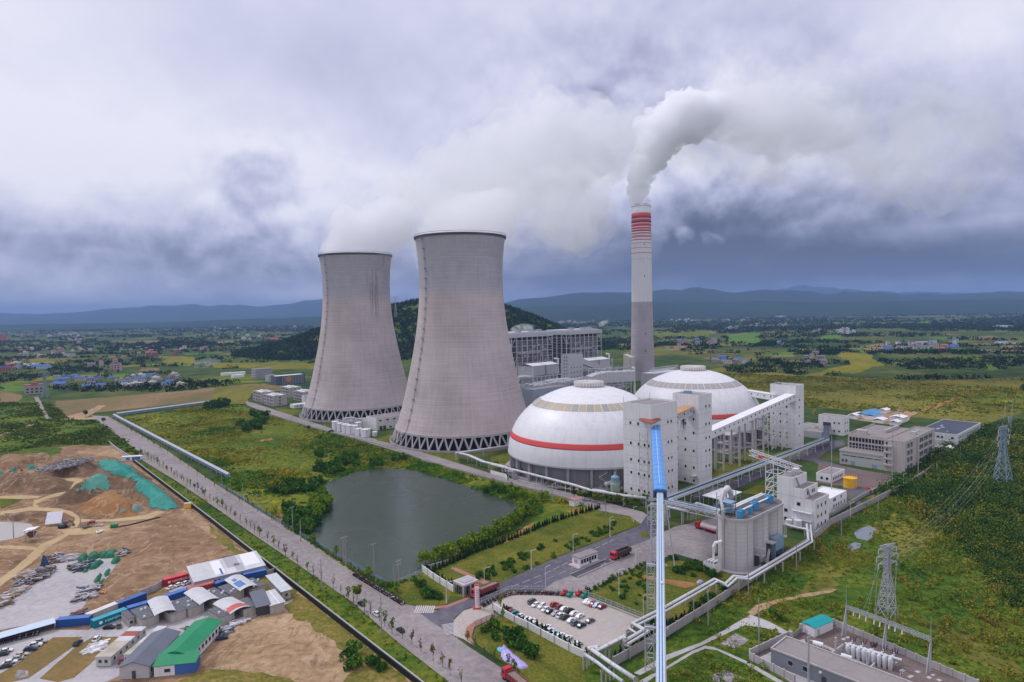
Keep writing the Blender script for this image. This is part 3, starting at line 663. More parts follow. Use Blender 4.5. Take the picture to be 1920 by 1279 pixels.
sheet('lawn','O 170,990 550,740 720,820 900,780 1180,720 1290,710 900,860 500,980 260,1060 170,1080',.075,LAWN,(4,.6,.15))
sheet('lawn','O 430,1170 560,1110 720,1100 730,1140 560,1190 450,1180',.11,LAWN,(4,.5,.15));sheet('lawn','O 1370,1190 1570,1215 1860,1060 1850,1085 1600,1225 1370,1205',.11,LAWN)
sheet('lawn','T 1580,840 1640,830 1600,920 1460,890',.12,LAWN);sheet('lawn','K 620,1190 830,1190 840,1250 640,1190',.12,LAWN);sheet('lawn','T 560,600 820,620 700,670 600,640',.08,LAWN);sheet('lawn','R 1200,720 1450,640 1500,660 1280,780 1180,800',.11,LAWN)
sheet('lawn','D 125,390 170,370 190,410 140,415',.15,LAWN)
PROF=[(54.5,10.5),(51.0,19),(48.9,27),(46.6,36),(44.4,45),(41.9,56),(39.6,67),(37.6,78),(35.9,89),(34.5,101),(33.6,112),(33.1,123),(33.2,133),(33.8,143),(34.8,152),(35.6,158.5)]
def prof_r(z):return float(np.interp(z,[p[1]for p in PROF],[p[0]for p in PROF]))
def smooth_prof():
 zs=np.linspace(10.5,158.5,75);c=np.polyfit([p[1]for p in PROF],[p[0]for p in PROF],6);return[(float(np.polyval(c,z)),float(z))for z in zs]
SP=smooth_prof()
def sp_r(z):return float(np.interp(z,[p[1]for p in SP],[p[0]for p in SP]))
def cooling_tower():
 t=T('cooling_tower','','cooling tower')
 mb=MB();mb.lathe(SP+[(sp_r(158.5)-.7,158.5)]+[(r-.7,z)for r,z in SP[::-6]]+[(SP[0][0]-.9,10.5),(SP[0][0],10.5)],144);mb.build('shell',MATS['tower_shell'],t,smooth=True)
 r=sp_r(158.5);mb=MB();mb.lathe([(r-.9,158.2),(r+.8,158.2),(r+.9,159.6),(r+.3,159.7),(r-.9,159.6),(r-.9,158.2)],144);mb.build('rim',M('rim_dark',(.075,.072,.08),.9),t)
 mb=MB()
 for i in range(72):
  a=2*PI*i/72;mb.beam(((r+.7)*math.cos(a),(r+.7)*math.sin(a),159.6),((r+.7)*math.cos(a),(r+.7)*math.sin(a),160.9),.12)
 mb.lathe([(r+.65,160.8),(r+.8,160.8),(r+.8,161),(r+.65,161),(r+.65,160.8)],72);mb.build('railing',MATS['dark_steel'],t)
 mb=MB();r0=SP[0][0];mb.lathe([(r0-1.1,9.7),(r0+.35,9.7),(r0+.3,11.3),(r0-.05,11.4),(r0-1.1,11.3),(r0-1.1,9.7)],144);mb.build('lintel_ring',MATS['concrete_pale'],t)
 for sgn,me in((1,None),(-1,None)):
  mb=MB();a=sgn*2*PI/96*.88;mb.beam((57.6,0,.9),(54.2*math.cos(a),54.2*math.sin(a),9.8),1.0,1.0)
  o=mb.build('column',MATS['concrete_pale'],t)
  for k in range(1,48):
   c=o.copy();COL.objects.link(c);c.parent=t;c.rotation_euler=(0,0,2*PI*k/48)
 mb=MB();mb.lathe([(59.2,0),(59.2,1.6),(58.6,1.6),(58.6,.5),(56,.5),(56,0)],120);mb.build('basin_wall',MATS['concrete'],t)
 mb=MB();mb.lathe([(.01,10),(51.0,10),(50.5,.3),(.01,.3)],96);mb.build('fill_shade_drum',M('fill_shade',(.012,.013,.016),.95,.4),t)  # fill as a near-black drum: shade behind the columns put into its colour
 mb=MB();az=LADDER_AZ;ca,sa=math.cos(az),math.sin(az);tx,ty=-sa,ca
 zs=np.linspace(11,159,38)
 for k in(-.45,.45):
  mb.tube([((sp_r(z)+.5)*ca+tx*k,(sp_r(z)+.5)*sa+ty*k,z)for z in zs],.12,4)
 for z in np.linspace(12,158,140):mb.beam(((sp_r(z)+.5)*ca-tx*.45,(sp_r(z)+.5)*sa-ty*.45,z),((sp_r(z)+.5)*ca+tx*.45,(sp_r(z)+.5)*sa+ty*.45,z),.08)
 p0=Vector(((sp_r(11)+.6)*ca,(sp_r(11)+.6)*sa,11.3));mb.beam(p0,p0+Vector((tx*-9+ca*4,ty*-9+sa*4,-11)),1.0,.3)
 lad=mb.build('ladder',MATS['grey_steel'],t)
 for z in np.arange(20,158,7.6):
  mb=MB();c=Vector(((sp_r(z)+.7)*ca,(sp_r(z)+.7)*sa,z))
  mb.beam(c-Vector((tx,ty,0))*1.0,c+Vector((tx,ty,0))*1.0,1.2,.25);mb.beam(c+Vector((ca*.5-tx,sa*.5-ty,.9)),c+Vector((ca*.5+tx,sa*.5+ty,.9)),.12)
  mb.build('landing',MATS['dark_steel'],lad)
 return t
LADDER_AZ=math.radians(221)
CT2=P(871,819.5);CT1=P(675.5,773.5)
t1=cooling_tower();t1.location=CT2;t1['label']='nearer and taller looking grey concrete cooling tower, beside the white dome'
KIDS.pop(t1.name,None)
t2=dup(t1,CT1,math.radians(6),1.0,'farther grey concrete cooling tower with brown stain under its rim and steam above');t2['group']=t1['group']='concrete cooling towers'
def stains():
 r=random.Random(4);m,nt,b=newmat('tower_stain',.95,.05);n=noisen(nt,nd(nt,'TexCoord').outputs['Object'],.35,6,.7);nt.links.new(ramp(nt,n,[(.3,(.37,.33,.335)),(.65,(.275,.235,.22))]),b.inputs['Base Color']);mb=MB()
 for k in range(30):
  a=math.radians(-50+r.gauss(0,6))if k<20 else math.radians(-34+r.gauss(0,7));w=r.uniform(.15,.9)/34;z1=r.uniform(128,146)if k<20 else 157.5;z0=z1-(r.uniform(12,42)if k<20 else r.uniform(3,11));zs=np.linspace(z1,z0,9);L=[];Rr=[]
  for i,z in enumerate(zs):
   q=w*(1-.8*abs(i/8-.35)/.65)*r.uniform(.7,1.1);rr=sp_r(z)+.05+.002*k;L.append((rr*math.cos(a-q),rr*math.sin(a-q),z));Rr.append((rr*math.cos(a+q),rr*math.sin(a+q),z))
  mb.add(L+Rr,[(i,i+1,10+i,9+i)for i in range(8)])
 mb.build('rust_stain',m,t2)
stains()
CH=P(1205,712)
def chimney():
 t=T('chimney','tall chimney, grey below, white above with red bands, smoking at the top','chimney',CH)
 zz=lambda y:246-(y-100)*.2131
 rr=lambda z:float(np.interp(z,[0,20,110,246],[17.2,16.6,14.4,13.2]))
 mb=MB();mb.lathe([(rr(z),z)for z in np.linspace(0,zz(735),12)],64);mb.build('shaft',MATS['stack_shell'],t,smooth=True)
 mb=MB();mb.lathe([(rr(z)+.12,z)for z in np.linspace(zz(735),244,12)]+[(12.2,244),(12.2,238)],64);mb.build('painted_shaft',M('stack_white',(.68,.67,.71),.6,.05,.05,streak=.25),t,smooth=True)
 for y0,y1,m in[(155,190,'band_red'),(194,219,'band_purple'),(223,241,'band_red'),(247,259,'band_red'),(264,275,'band_purple'),(283,291,'band_red'),(300,305,'band_red'),(308,313,'band_purple'),(325,331,'band_red'),(349,352,'band_red'),(380,383,'band_red'),(413,417,'band_red')]:
  a,b=zz(y1),zz(y0);mb=MB();mb.lathe([(rr(a)+.1,a),(rr(a)+.2,a),(rr(b)+.2,b),(rr(b)+.1,b)],64);mb.build('paint_band',MATS[m],t,smooth=True)
 mb=MB();mb.lathe([(12.0,236),(13.4,243.6),(13.9,244.1),(13.9,245),(13.0,245.3),(12.6,245.3),(12.2,236)],64);mb.build('cap_ring',MATS['white_clean'],t)
 mb=MB()
 for x,y in((-5.2,0),(5.2,0)):mb.lathe([(4.4,236),(4.4,248),(4.0,248),(4.0,236)],28,x,y)
 mb.build('flue',MATS['concrete_pale'],t);mb=MB();mb.cyl(0,0,12.3,241,242,40);mb.build('cap_floor',MATS['dark_steel'],t)
 for y in(362,569,945,1058):
  z=zz(y);mb=MB();a=math.radians(-86);ca,sa=math.cos(a),math.sin(a);c=Vector((rr(z)*ca,rr(z)*sa,z));mb.beam(c-Vector((0,0,1.2)),c+Vector((0,0,1.2)),1.1,.6);mb.build('hatch',MATS['panel_dark'],t)
 for z in(60,108,170):mb=MB();mb.lathe([(rr(z)+.1,z),(rr(z)+.35,z),(rr(z)+.35,z+.35),(rr(z)+.1,z+.35)],64);mb.build('ring_joint',MATS['concrete_pale'],t)
chimney()
def dome(label,c,rot,tan):
 t=T('storage_dome',label,'storage dome',c,rot,'white coal storage domes')
 R0,Z0,HH_=52.0,12.0,40.5
 rz=lambda z:R0*math.sqrt(max(0,1-((z-Z0)/HH_)**2))if z>Z0 else R0
 def ring(name,za,zb,off,mat,n=6,seg=144):
  mb=MB();mb.lathe([(rz(z)+off*.2,z)if i in(0,n+1)else(rz(z)+off,z+0)for i,z in enumerate([za]+list(np.linspace(za,zb,n))+[zb])],seg);return mb.build(name,mat,t,smooth=True)
 m=MATS.get('dome_skin')
 if not m:
  m,nt,b=newmat('dome_skin',.45,.4);vec=nd(nt,'TexCoord').outputs['Object'];sx=nd(nt,'SeparateXYZ');nt.links.new(vec,sx.inputs[0])
  an=mathn(nt,'FRACT',mathn(nt,'MULTIPLY',mathn(nt,'ARCTAN2',sx.outputs['Y'],sx.outputs['X']),24/PI))
  l=mathn(nt,'ADD',mathn(nt,'LESS_THAN',an,.025),mathn(nt,'LESS_THAN',mathn(nt,'FRACT',mathn(nt,'DIVIDE',sx.outputs['Z'],4.0)),.03))
  n=noisen(nt,scalev(nt,vec,(1,1,.12)),.35,6,.65);f=mathn(nt,'MULTIPLY_ADD',mathn(nt,'SUBTRACT',n,.45,clamp=True),-.5,1.04)
  c0=mixc(nt,mathn(nt,'MULTIPLY',l,.34,clamp=True),(.69,.68,.715),(.45,.45,.5));vm=nt.nodes.new('ShaderNodeVectorMath');vm.operation='SCALE';nt.links.new(c0,vm.inputs[0]);nt.links.new(f,vm.inputs['Scale'])
  nt.links.new(vm.outputs[0],b.inputs['Base Color'])
 zs=[Z0-.6]+list(Z0+HH_*np.sin(np.linspace(0,1.42,40)))
 mb=MB();mb.lathe([(R0-.8,Z0-.6)]+[(rz(z),z)for z in zs],144);mb.build('roof_shell',m,t,smooth=True)
 ring('red_stripe',21.3,24.6,.07,M('stripe_red',(.62,.085,.08),.55,.05,.1))
 pm,rm=MB(),MB();pm.lathe([(rz(z)+.08,z)for z in np.linspace(41,44.6,4)],3,0,0,.004,2*PI/48-.004);rm.tube([(rz(z)+.15,0,z)for z in np.linspace(40.8,44.8,4)],.22,4)
 pb=[pm.build('skylight_panel',MATS['skyband_grey']if tan else M('skyband_uniform',(.36,.34,.325),.5,.06),t)]
 if tan:q=pb[0].copy();q.data=pb[0].data.copy();q.data.materials[0]=MATS['skyband_tan'];COL.objects.link(q);q.parent=t;pb.append(q)
 rb=rm.build('skylight_rib',MATS['white_clean'],t)
 for k in range(1,48):
  q=pb[0 if not tan or(k*7+k//3)%3==0 else 1]
  if not(tan and k==1):q=q.copy();COL.objects.link(q);q.parent=t
  else:q=pb[1]
  q.rotation_euler=(0,0,2*PI*k/48)
 for k in range(1,16):q=rb.copy();COL.objects.link(q);q.parent=t;q.rotation_euler=(0,0,2*PI*k/16)
 mb=MB();mb.lathe([(8.6,50.4),(9.0,52.6),(9.4,52.6),(9.4,54.4),(8.8,54.9),(.01,55.3)],48)
 cap=mb.build('vent_cap',M('cap_cream',(.52,.48,.43),.7),t)
 mb=MB()
 for k in range(32):
  a=2*PI*k/32;mb.beam((9.3*math.cos(a),9.3*math.sin(a),52.2),(9.3*math.cos(a),9.3*math.sin(a),54.9),.35);mb.beam((9.2*math.cos(a),9.2*math.sin(a),55),(2*math.cos(a),2*math.sin(a),55.4),.2)
 mb.build('vent_louvre',MATS['white_clean'],cap)
 mb=MB();mb.lathe([(9.9,50.2),(9.9,51.8),(9.2,51.8)],48);mb.build('vent_gutter',MATS['dark_steel'],cap)
 mb=MB();mb.lathe([(49.0,0),(49.0,12)],120);mb.build('base_wall',M('dome_base',(.21,.205,.225),.9,.15,.1,streak=.6),t)
 mb=MB();mb.box(49.5,51.5,-.7,.7,0,11.8);o=mb.build('buttress',MATS['concrete'],t);o.rotation_euler=(0,0,.06)
 for k in range(1,24):q=o.copy();COL.objects.link(q);q.parent=t;q.rotation_euler=(0,0,.06+2*PI*k/24)
 mb=MB();mb.lathe([(49.5,10.9),(52.3,10.9),(52.3,11.8),(49.5,11.8)],120);mb.build('eave_ring',MATS['frame_grey'],t)
 mb=MB();mb.lathe([(49,0),(55,0),(55,.35),(49,.35)],96);mb.build('apron',MATS['concrete'],t)
 for k in(5,8,11,17):
  mb=MB();a=.06+2*PI*(k+.5)/24
  pts=[Vector((50.2*math.cos(a+d),50.2*math.sin(a+d),z))for d,z in((-.05,0),(.05,3),(-.05,6),(.05,9))]
  for i in range(3):mb.beam(pts[i],pts[i+1],.5,.2);mb.beam(pts[i]+Vector((0,0,1)),pts[i+1]+Vector((0,0,1)),.08)
  mb.build('wall_stair',MATS['white_steel'],t)
 return t
D1=P(1106,875);D2=P(1300,817)
dome('nearer white dome with tan skylight band and red stripe, left of the white towers',D1,.1,True)
dome('farther white dome with grey skylight band, behind the square white towers',D2,.35,False)
def floors(mb,sx,sy,zs):
 for z in zs:
  mb.box(-.04,sx+.04,-.04,0,z,z+.14);mb.box(-.04,0,0,sy+.04,z,z+.14)
def tower(name,label,C,sx,sy,h,lines,wy,wx,par=1.1,roof='roof_grey',cat='tower',wall='white_wall'):
 t=T(name,label,cat,C,ROT);mb=MB();mb.box(0,sx,0,sy,0,h-par)
 mb.box(0,sx,0,.3,h-par,h);mb.box(0,sx,sy-.3,sy,h-par,h);mb.box(0,.3,.3,sy-.3,h-par,h);mb.box(sx-.3,sx,.3,sy-.3,h-par,h)
 mb.cur=1;floors(mb,sx,sy,lines);mb.build('wall',[MATS[wall],MATS['frame_grey']],t)
 mb=MB();mb.box(.31,sx-.31,.31,sy-.31,h-par,h-par+.12);mb.build('roof',MATS[roof],t)
 for z,xs in wy:
  for x in xs:win(t,'y',0,x,z)
 for z,ys in wx:
  for y in ys:win(t,'x',0,y,z)
 return t
def tower_px(topC,z,botv):pass
TW1=P(1222,941);TW1H=50.5
zl=[40.6,29.8,21.2,14.6,6.2]
tw=tower('transfer_tower','nearest white transfer tower with the blue conveyor hood leaning on its corner',TW1,24,18,TW1H,[41.4,38.6,30.8,27.6,22.2,18.6,15.4,11.4,6.4,2.4],[(z,x)for z,x in((39.2,(15,18)),(28.4,(15.2,18.4)),(19.6,(15.4,18.4)),(12.6,(15.4,18.6)),(3.6,(15.2,18.6)))],[(z,x)for z,x in((39.2,(13.2,8.2)),(28.4,(13,8,4.2,1.6)),(19.6,(13,8,4.4,1.6)),(12.6,(13,8,4.4,1.6)),(3.8,(13,8,4.4,1.8)),(.2,(12.5,8)))])
mb=MB();mb.add([(-3.6,-3.6,41.9),(6.5,-1.6,42.6),(6.5,0,43.2),(0,0,43.2),(0,6.8,43.2),(-1.6,6.8,42.6),(-3.6,-3.6,41.6),(6.5,-1.6,42.3),(-1.6,6.8,42.3)],[(0,1,2,3),(0,3,4,5),(6,7,1,0),(6,0,5,8)])
mb.build('awning',MATS['brick_red'],tw)
mb=MB()
for y in(1.0,6.2):
 mb.beam((-1.6,y,0),(-1.6,y,36 if y>2 else 38),.22);
for z in np.arange(3,37,3.2):
 mb.beam((-1.6,1,z),(-1.6,6.2,z),.14);mb.beam((-1.6,1 if int(z)%2 else 6.2,z),(-1.6,6.2 if int(z)%2 else 1,z+3.2),.12)
 if int(z)%3==0:mb.beam((-1.6,6.2,z),(0,6.2,z),.12)
mb.build('stair_frame',MATS['grey_steel'],tw)
for x,y in((.2,17.8),(23.8,.2),(23.8,17.8)):mb=MB();mb.beam((x,y,TW1H),(x,y,TW1H+3),.12);mb.build('lightning_rod',MATS['dark_steel'],tw)
TW2=P(1310.5,909)
tw=tower('transfer_tower','second white tower joined by a rusty bridge, with black soot stains down its wall',TW2,14,17,51,[42.6,39.8,32,29,24,20.5,15.5,12,7,3],[(z,(7.6,11.2))for z in(43.2,33,25,17.5,8.6)],[(z,y)for z,y in((40.6,(3.2,)),(36.4,(3.2,)),(33.4,(14,8.6)),(28.5,(3.2,)),(24.6,(14,8.6)),(18.2,(14,8.6,3.2)),(8.6,(14,8.6,3.2)),(1,(14,9,3.2)))])
mb=MB();mb.tube([(-.5,13.6,3),(-.5,13.6,33)],.1,5);mb.build('downpipe',MATS['grey_steel'],tw)
mb=MB();mb.box(9.5,12,12,15.5,49.9,51.6);mb.build('roof_tank',MATS['steel_blue'],tw);mb=MB();mb.box(-2.4,.5,1.2,4,4.6,4.9);mb.build('canopy',MATS['grey_steel'],tw)
mb=MB()
m,nt,b=newmat('soot',.9,.1);b.inputs['Base Color'].default_value=(.02,.02,.022,1)
for y,z0,z1,w in((9.8,30.2,37.4,1.0),(10.9,31.5,38.5,.8),(9.2,26,37,.25),(8.4,29,37.6,.3),(11.6,29.5,37.9,.25),(10.3,22.5,36.5,.22)):mb.add([(-.012,y-w/2,z1),(-.012,y+w/2,z1),(-.012,y+w*.3,(z0+z1)/2),(-.012,y+w*.05,z0),(-.012,y-w*.1,z0),(-.012,y-w*.42,(z0+z1)/2)],[(5,4,3,2,1,0)])
mb.build('soot_stain',m,tw)
def gallery(name,label,p,q,w,h,wall,roof,cat='conveyor gallery',nwin=0,side=1,ww=1.0,wh=1.0,legs=(),legmat='concrete_pale',under=False):
 """enclosed sloping gallery from p to q (floor-centre points): box, overhanging roof sheet, windows along the side facing the camera, legs to the ground"""
 p=Vector(p);q=Vector(q);t=T(name,label,cat,(p.x,p.y,0));o=Vector((p.x,p.y,0));a=p-o;b=q-o
 d=(b-a);L=d.length;n=d.normalized();s=n.cross(Vector((0,0,1))).normalized();up=s.cross(n)
 def quadbox(mb,x0,x1,y0,y1,z0,z1):
  c=[a+n*x+s*y+up*z for x,y,z in((x0,y0,z0),(x1,y0,z0),(x1,y1,z0),(x0,y1,z0),(x0,y0,z1),(x1,y0,z1),(x1,y1,z1),(x0,y1,z1))]
  mb.add(c,[(3,2,1,0),(4,5,6,7),(0,1,5,4),(1,2,6,5),(2,3,7,6),(3,0,4,7)])
 mb=MB();quadbox(mb,0,L,-w/2,w/2,0,h);mb.build('side_wall',MATS[wall],t)
 mb=MB();quadbox(mb,-.02,L+.02,-w/2-.25,w/2+.25,h,h+.22);mb.build('roof',MATS[roof],t)
 mb=MB();quadbox(mb,0,L,-w/2-.05,w/2+.05,-.5,-.01);mb.build('floor_beam',MATS['white_steel'],t)
 for k in range(nwin):
  x=L*(k+.6)/nwin;mb=MB();y=side*(w/2);quadbox(mb,x-ww/2,x+ww/2,y-.06,y+.06,h*.42,h*.42+wh);mb.build('window',MATS['glass'],t)
 for f in legs:
  c=a+d*f;mb=MB()
  for y in(-w/2+.4,w/2-.4):
   mb.beam((c.x+s.x*y,c.y+s.y*y,0),(c.x+s.x*y,c.y+s.y*y,c.z-.4),1.0)
  for z in np.arange(5,c.z-1,7):mb.beam((c.x-s.x*w/2,c.y-s.y*w/2,z),(c.x+s.x*w/2,c.y+s.y*w/2,z),.6)
  mb.build('support_leg',MATS[legmat],t)
 return t
def TWp(C,x,y,z):return Vector(C)+E2*x+E1*y+Vector((0,0,z))
gallery('conveyor_bridge','short bridge with a rusty orange roof between the two nearest white towers',TWp(TW1,24,5.5,38.0),TWp(TW2,0,6.2,40.6),6,3.6,'duct_grey','roof_rust','bridge',3)
TW3=P(1492,841.5)
tw=tower('transfer_tower','third white tower at the upper end of the long sloping gallery',TW3,13,18.6,44.6,[36.6,33.6,28.6,25.4,20,17,13.4,10.4,7,3],[(z,(5.5,))for z in(33.4,28,21.8,16.4,8)],[(z,y)for z,y in((28.4,(6.5,)),(23,(16,11,6.5)),(17.5,(11,6.5)),(9.6,(16,11,6.5)),(6.8,(16,11,6.5)),(1,(11,6.5)))])
mb=MB();mb.box(3,6,13,16,43.5,45.4);mb.build('roof_tank',MATS['steel_blue'],tw)
tower('stair_tower','narrow white annex tower behind the third white tower',TWp(TW3,13.2,8,0),9,9,30,[24,21,15,12,6],[(z,(3,))for z in(22,13,4)],[])
g=gallery('conveyor_gallery','long white gallery climbing from second to third white tower, row of small dark windows',TWp(TW2,14,9,21.5),TWp(TW3,0,3.4,34.6),6.4,4.0,'white_wall','dome_white',nwin=22,ww=1.0,wh=1.1,legs=(.06,.2,.36,.5,.62))
gd=(D2-TW3);
gallery('conveyor_gallery','short white gallery running from the farther dome down to the third white tower',PD(1386,738,492),TWp(TW3,0,14,33.5),5.5,3.6,'white_wall','dome_white',nwin=6)
def lattice_tower(name,label,c,w,h,mat,cat='steel tower',taper=1.0,rot=ROT,st=4.0,th=.35,group=None):
 t=T(name,label,cat,c,rot,group);mb=MB();n=max(2,int(h/st));cor=((-1,-1),(1,-1),(1,1),(-1,1))
 hw=lambda z:w/2*(1+(taper-1)*z/h)
 for a,b in cor:mb.beam((a*hw(0),b*hw(0),0),(a*hw(h),b*hw(h),h),th)
 mb.build('leg_frame',MATS[mat],t);mb=MB()
 for k in range(n):
  z0,z1=h*k/n,h*(k+1)/n
  for i in range(4):
   a,b=cor[i],cor[(i+1)%4];mb.beam((a[0]*hw(z1),a[1]*hw(z1),z1),(b[0]*hw(z1),b[1]*hw(z1),z1),th*.7)
   if k%2:a,b=b,a
   mb.beam((a[0]*hw(z0),a[1]*hw(z0),z0),(b[0]*hw(z1),b[1]*hw(z1),z1),th*.6)
 mb.build('bracing',MATS[mat],t);return t
lattice_tower('stair_trestle','white steel stair trestle under the long gallery, beside the third tower',TWp(TW3,-6,9,0),7,26,'white_steel')
lattice_tower('stair_trestle','white steel lattice support in front of the farther dome',TWp(TW3,-12,13,0),6,24,'white_steel')
def frame_building(name,label,C,sx,sy,zs,nx,mat='concrete_pale'):
 t=T(name,label,'frame',C,ROT);mb=MB()
 for i in range(nx+1):
  for y in(0,sy):mb.box(sx*i/nx-.4,sx*i/nx+.4,y-.4,y+.4,0,zs[-1])
 mb.build('column',MATS[mat],t);mb=MB()
 for z in zs:mb.box(-.5,sx+.5,-.5,sy+.5,z-.5,z-.05)
 mb.build('floor_slab',MATS[mat],t);return t
frame_building('concrete_frame','bare concrete frame with floors under the long gallery',P(1368,868),10,9,(6,12,18),2)
CV0=PD(1229,797,334);CV1=PD(1237.5,921,250);CVD=(CV1-CV0)
def conveyor():
 d=CVD.normalized();s=d.cross(Vector((0,0,1))).normalized();up=s.cross(d);
 if up.z<0:up=-up
 L0=CVD.length;end=CV0+d*(L0+125)
 t=T('conveyor_hood','bright blue sloping conveyor hood leaning against the nearest white tower','conveyor',(CV0.x,CV0.y,0));o=Vector((CV0.x,CV0.y,0))
 def fr(x,y,z):return CV0-o+d*x+s*y+up*z
 def profbox(mb,x0,x1,prof):
  n=len(prof);mb.add([fr(x0,y,z)for y,z in prof]+[fr(x1,y,z)for y,z in prof],[tuple(range(n))[::-1],tuple(range(n,2*n))]+[(i,(i+1)%n,n+(i+1)%n,n+i)for i in range(n)])
 mb=MB();profbox(mb,0,L0,[(-2.4,-2.6),(2.4,-2.6),(2.4,.2),(1.2,.7),(-1.2,.7),(-2.4,.2)]);mb.build('hood_shell',MATS['blue_hood'],t)
 mb=MB();mb.beam(fr(0,0,.8),fr(L0-6,0,.8),.16);mb.build('ridge_rib',MATS['white_clean'],t)
 for x in np.arange(4,L0-2,5.5):mb=MB();profbox(mb,x,x+.18,[(-2.46,-2.6),(2.46,-2.6),(2.46,.22),(1.24,.76),(-1.24,.76),(-2.46,.22)]);mb.build('sheet_joint',M('blue_joint',(.07,.22,.52),.5,.1),t)
 mb=MB();profbox(mb,L0-.5,L0+.3,[(-2.7,-2.8),(2.7,-2.8),(2.7,.4),(1.3,.9),(-1.3,.9),(-2.7,.4)]);mb.build('mouth_frame',M('blue_dark',(.05,.15,.42),.5),t)
 mb=MB();profbox(mb,L0+.31,L0+.4,[(-2.2,-2.4),(2.2,-2.4),(2.2,0),(-2.2,0)]);mb.build('mouth_opening',MATS['panel_dark'],t)
 mb=MB();mb.beam(fr(L0-8,-.3,.78),fr(L0-6.6,.2,.78),.2,.05);mb.build('roof_mark',MATS['rail_blue'],t)
 bd=(PD(1239.5,1279,152)-(CV1-up*.8)).normalized();bs=bd.cross(Vector((0,0,1))).normalized();bu=bs.cross(bd);b0=CV1-up*.4
 def fr(x,y,z):return b0-o+bd*(x-L0)+bs*y+bu*z
 c=T('belt_conveyor','long pale blue conveyor with dark blue seams descending towards the camera','conveyor',(CV0.x,CV0.y,0))
 x0,x1=L0+.5,L0+130
 mb=MB();profbox(mb,x0,x1,[(-1.15,-1.3),(1.15,-1.3),(1.15,-.6),(-1.15,-.6)]);mb.build('truss_floor',MATS['grey_steel'],c)
 for y in(-.76,.0,.76):
  mb=MB();profbox(mb,x0,x1,[(y-.33,-.59),(y+.33,-.59),(y+.33,-.1),(y+.2,.1),(y-.2,.1),(y-.33,-.1)]);mb.build('cover',MATS['belt_paleblue'],c)
 for y in(-.38,.38):
  mb=MB();x=x0
  while x<x1-3:profbox(mb,x,x+2.3,[(y-.05,-.55),(y+.05,-.55),(y+.05,.04),(y-.05,.04)]);x+=2.6
  mb.build('seam_rail',MATS['rail_blue'],c)
 for y in(-1.2,1.2):
  mb=MB();mb.beam(fr(x0,y,-.2),fr(x1,y,-.2),.09)
  for x in np.arange(x0,x1,3):mb.beam(fr(x,y,-1.3),fr(x,y,-.2),.07)
  mb.build('handrail',MATS['white_steel'],c)
 mb=MB();mb.box(-.3,.3,-.4,.4,0,.5);b=mb.build('lamp_box',MATS['white_clean'],c);b.location=fr(L0+62,-.25,.15)
 def trestle(label,dist,spread,left_only,w):
  tt=(b0.y-dist)/-bd.y;cpos=b0+bd*tt;h=cpos.z-1.6
  t=T('conveyor_trestle',label,'trestle',(cpos.x,cpos.y,0),math.atan2(s.y,s.x),'steel trestles under the long conveyor');mb=MB();sg=1 if s.x>0 else-1
  xs=[(-2.7,-1.0-spread*.9)]if not left_only else[]
  if not left_only:
   for yy in(-2.5,2.5):
    mb.beam((-3.6*sg,yy,0),(-3.3*sg,yy*.8,h),.34);mb.beam((-.9*sg,yy,0),(-.9*sg,yy*.8,h),.34);mb.beam((5.4*sg,yy,0),(2.3*sg,yy*.8,h),.4)
    for k in range(6):
     a=k/6;b=(k+1)/6;mb.beam(((5.4-3.1*a)*sg,yy*(1-.2*a),h*a),((5.4-3.1*b)*sg,-yy*(1-.2*b),h*b),.16)
  else:
   for yy in(-1.2,1.2):
    for xx in(-4.3,-1.9):mb.beam((xx*sg,yy,0),(xx*sg,yy,h+.6),.3)
  mb.build('leg_frame',MATS['trestle_grey'],t);mb=MB();n=max(3,int(h/3.3));xa,xb=(-3.5*sg,-.9*sg)if not left_only else(-4.3*sg,-1.9*sg);wy=2.2 if not left_only else 1.2
  for k in range(n):
   z0,z1=h*k/n,h*(k+1)/n
   for yy in(-wy,wy):
    mb.beam((xa,yy,z1),(xb,yy,z1),.2);mb.beam((xa if k%2 else xb,yy,z0),(xb if k%2 else xa,yy,z1),.15)
   mb.beam((xa,-wy,z1),(xa,wy,z1),.16);mb.beam((xb,-wy,z0),(xb,wy,z1),.14)
  mb.beam((xa,0,h),(2.2*sg,0,h),.5);mb.build('bracing',MATS['trestle_grey'],t)
 trestle('grey lattice trestle with a splayed right leg under the blue hood mouth',243,1,False,3)
 trestle('middle grey lattice column left of the long conveyor, by the truck yard kerb',203,1,True,3)
 trestle('nearest grey lattice column left of the long conveyor, by the pipes',173,1,True,3)
conveyor()
M('boiler_steel',(.46,.46,.50),.6,.15,.2)
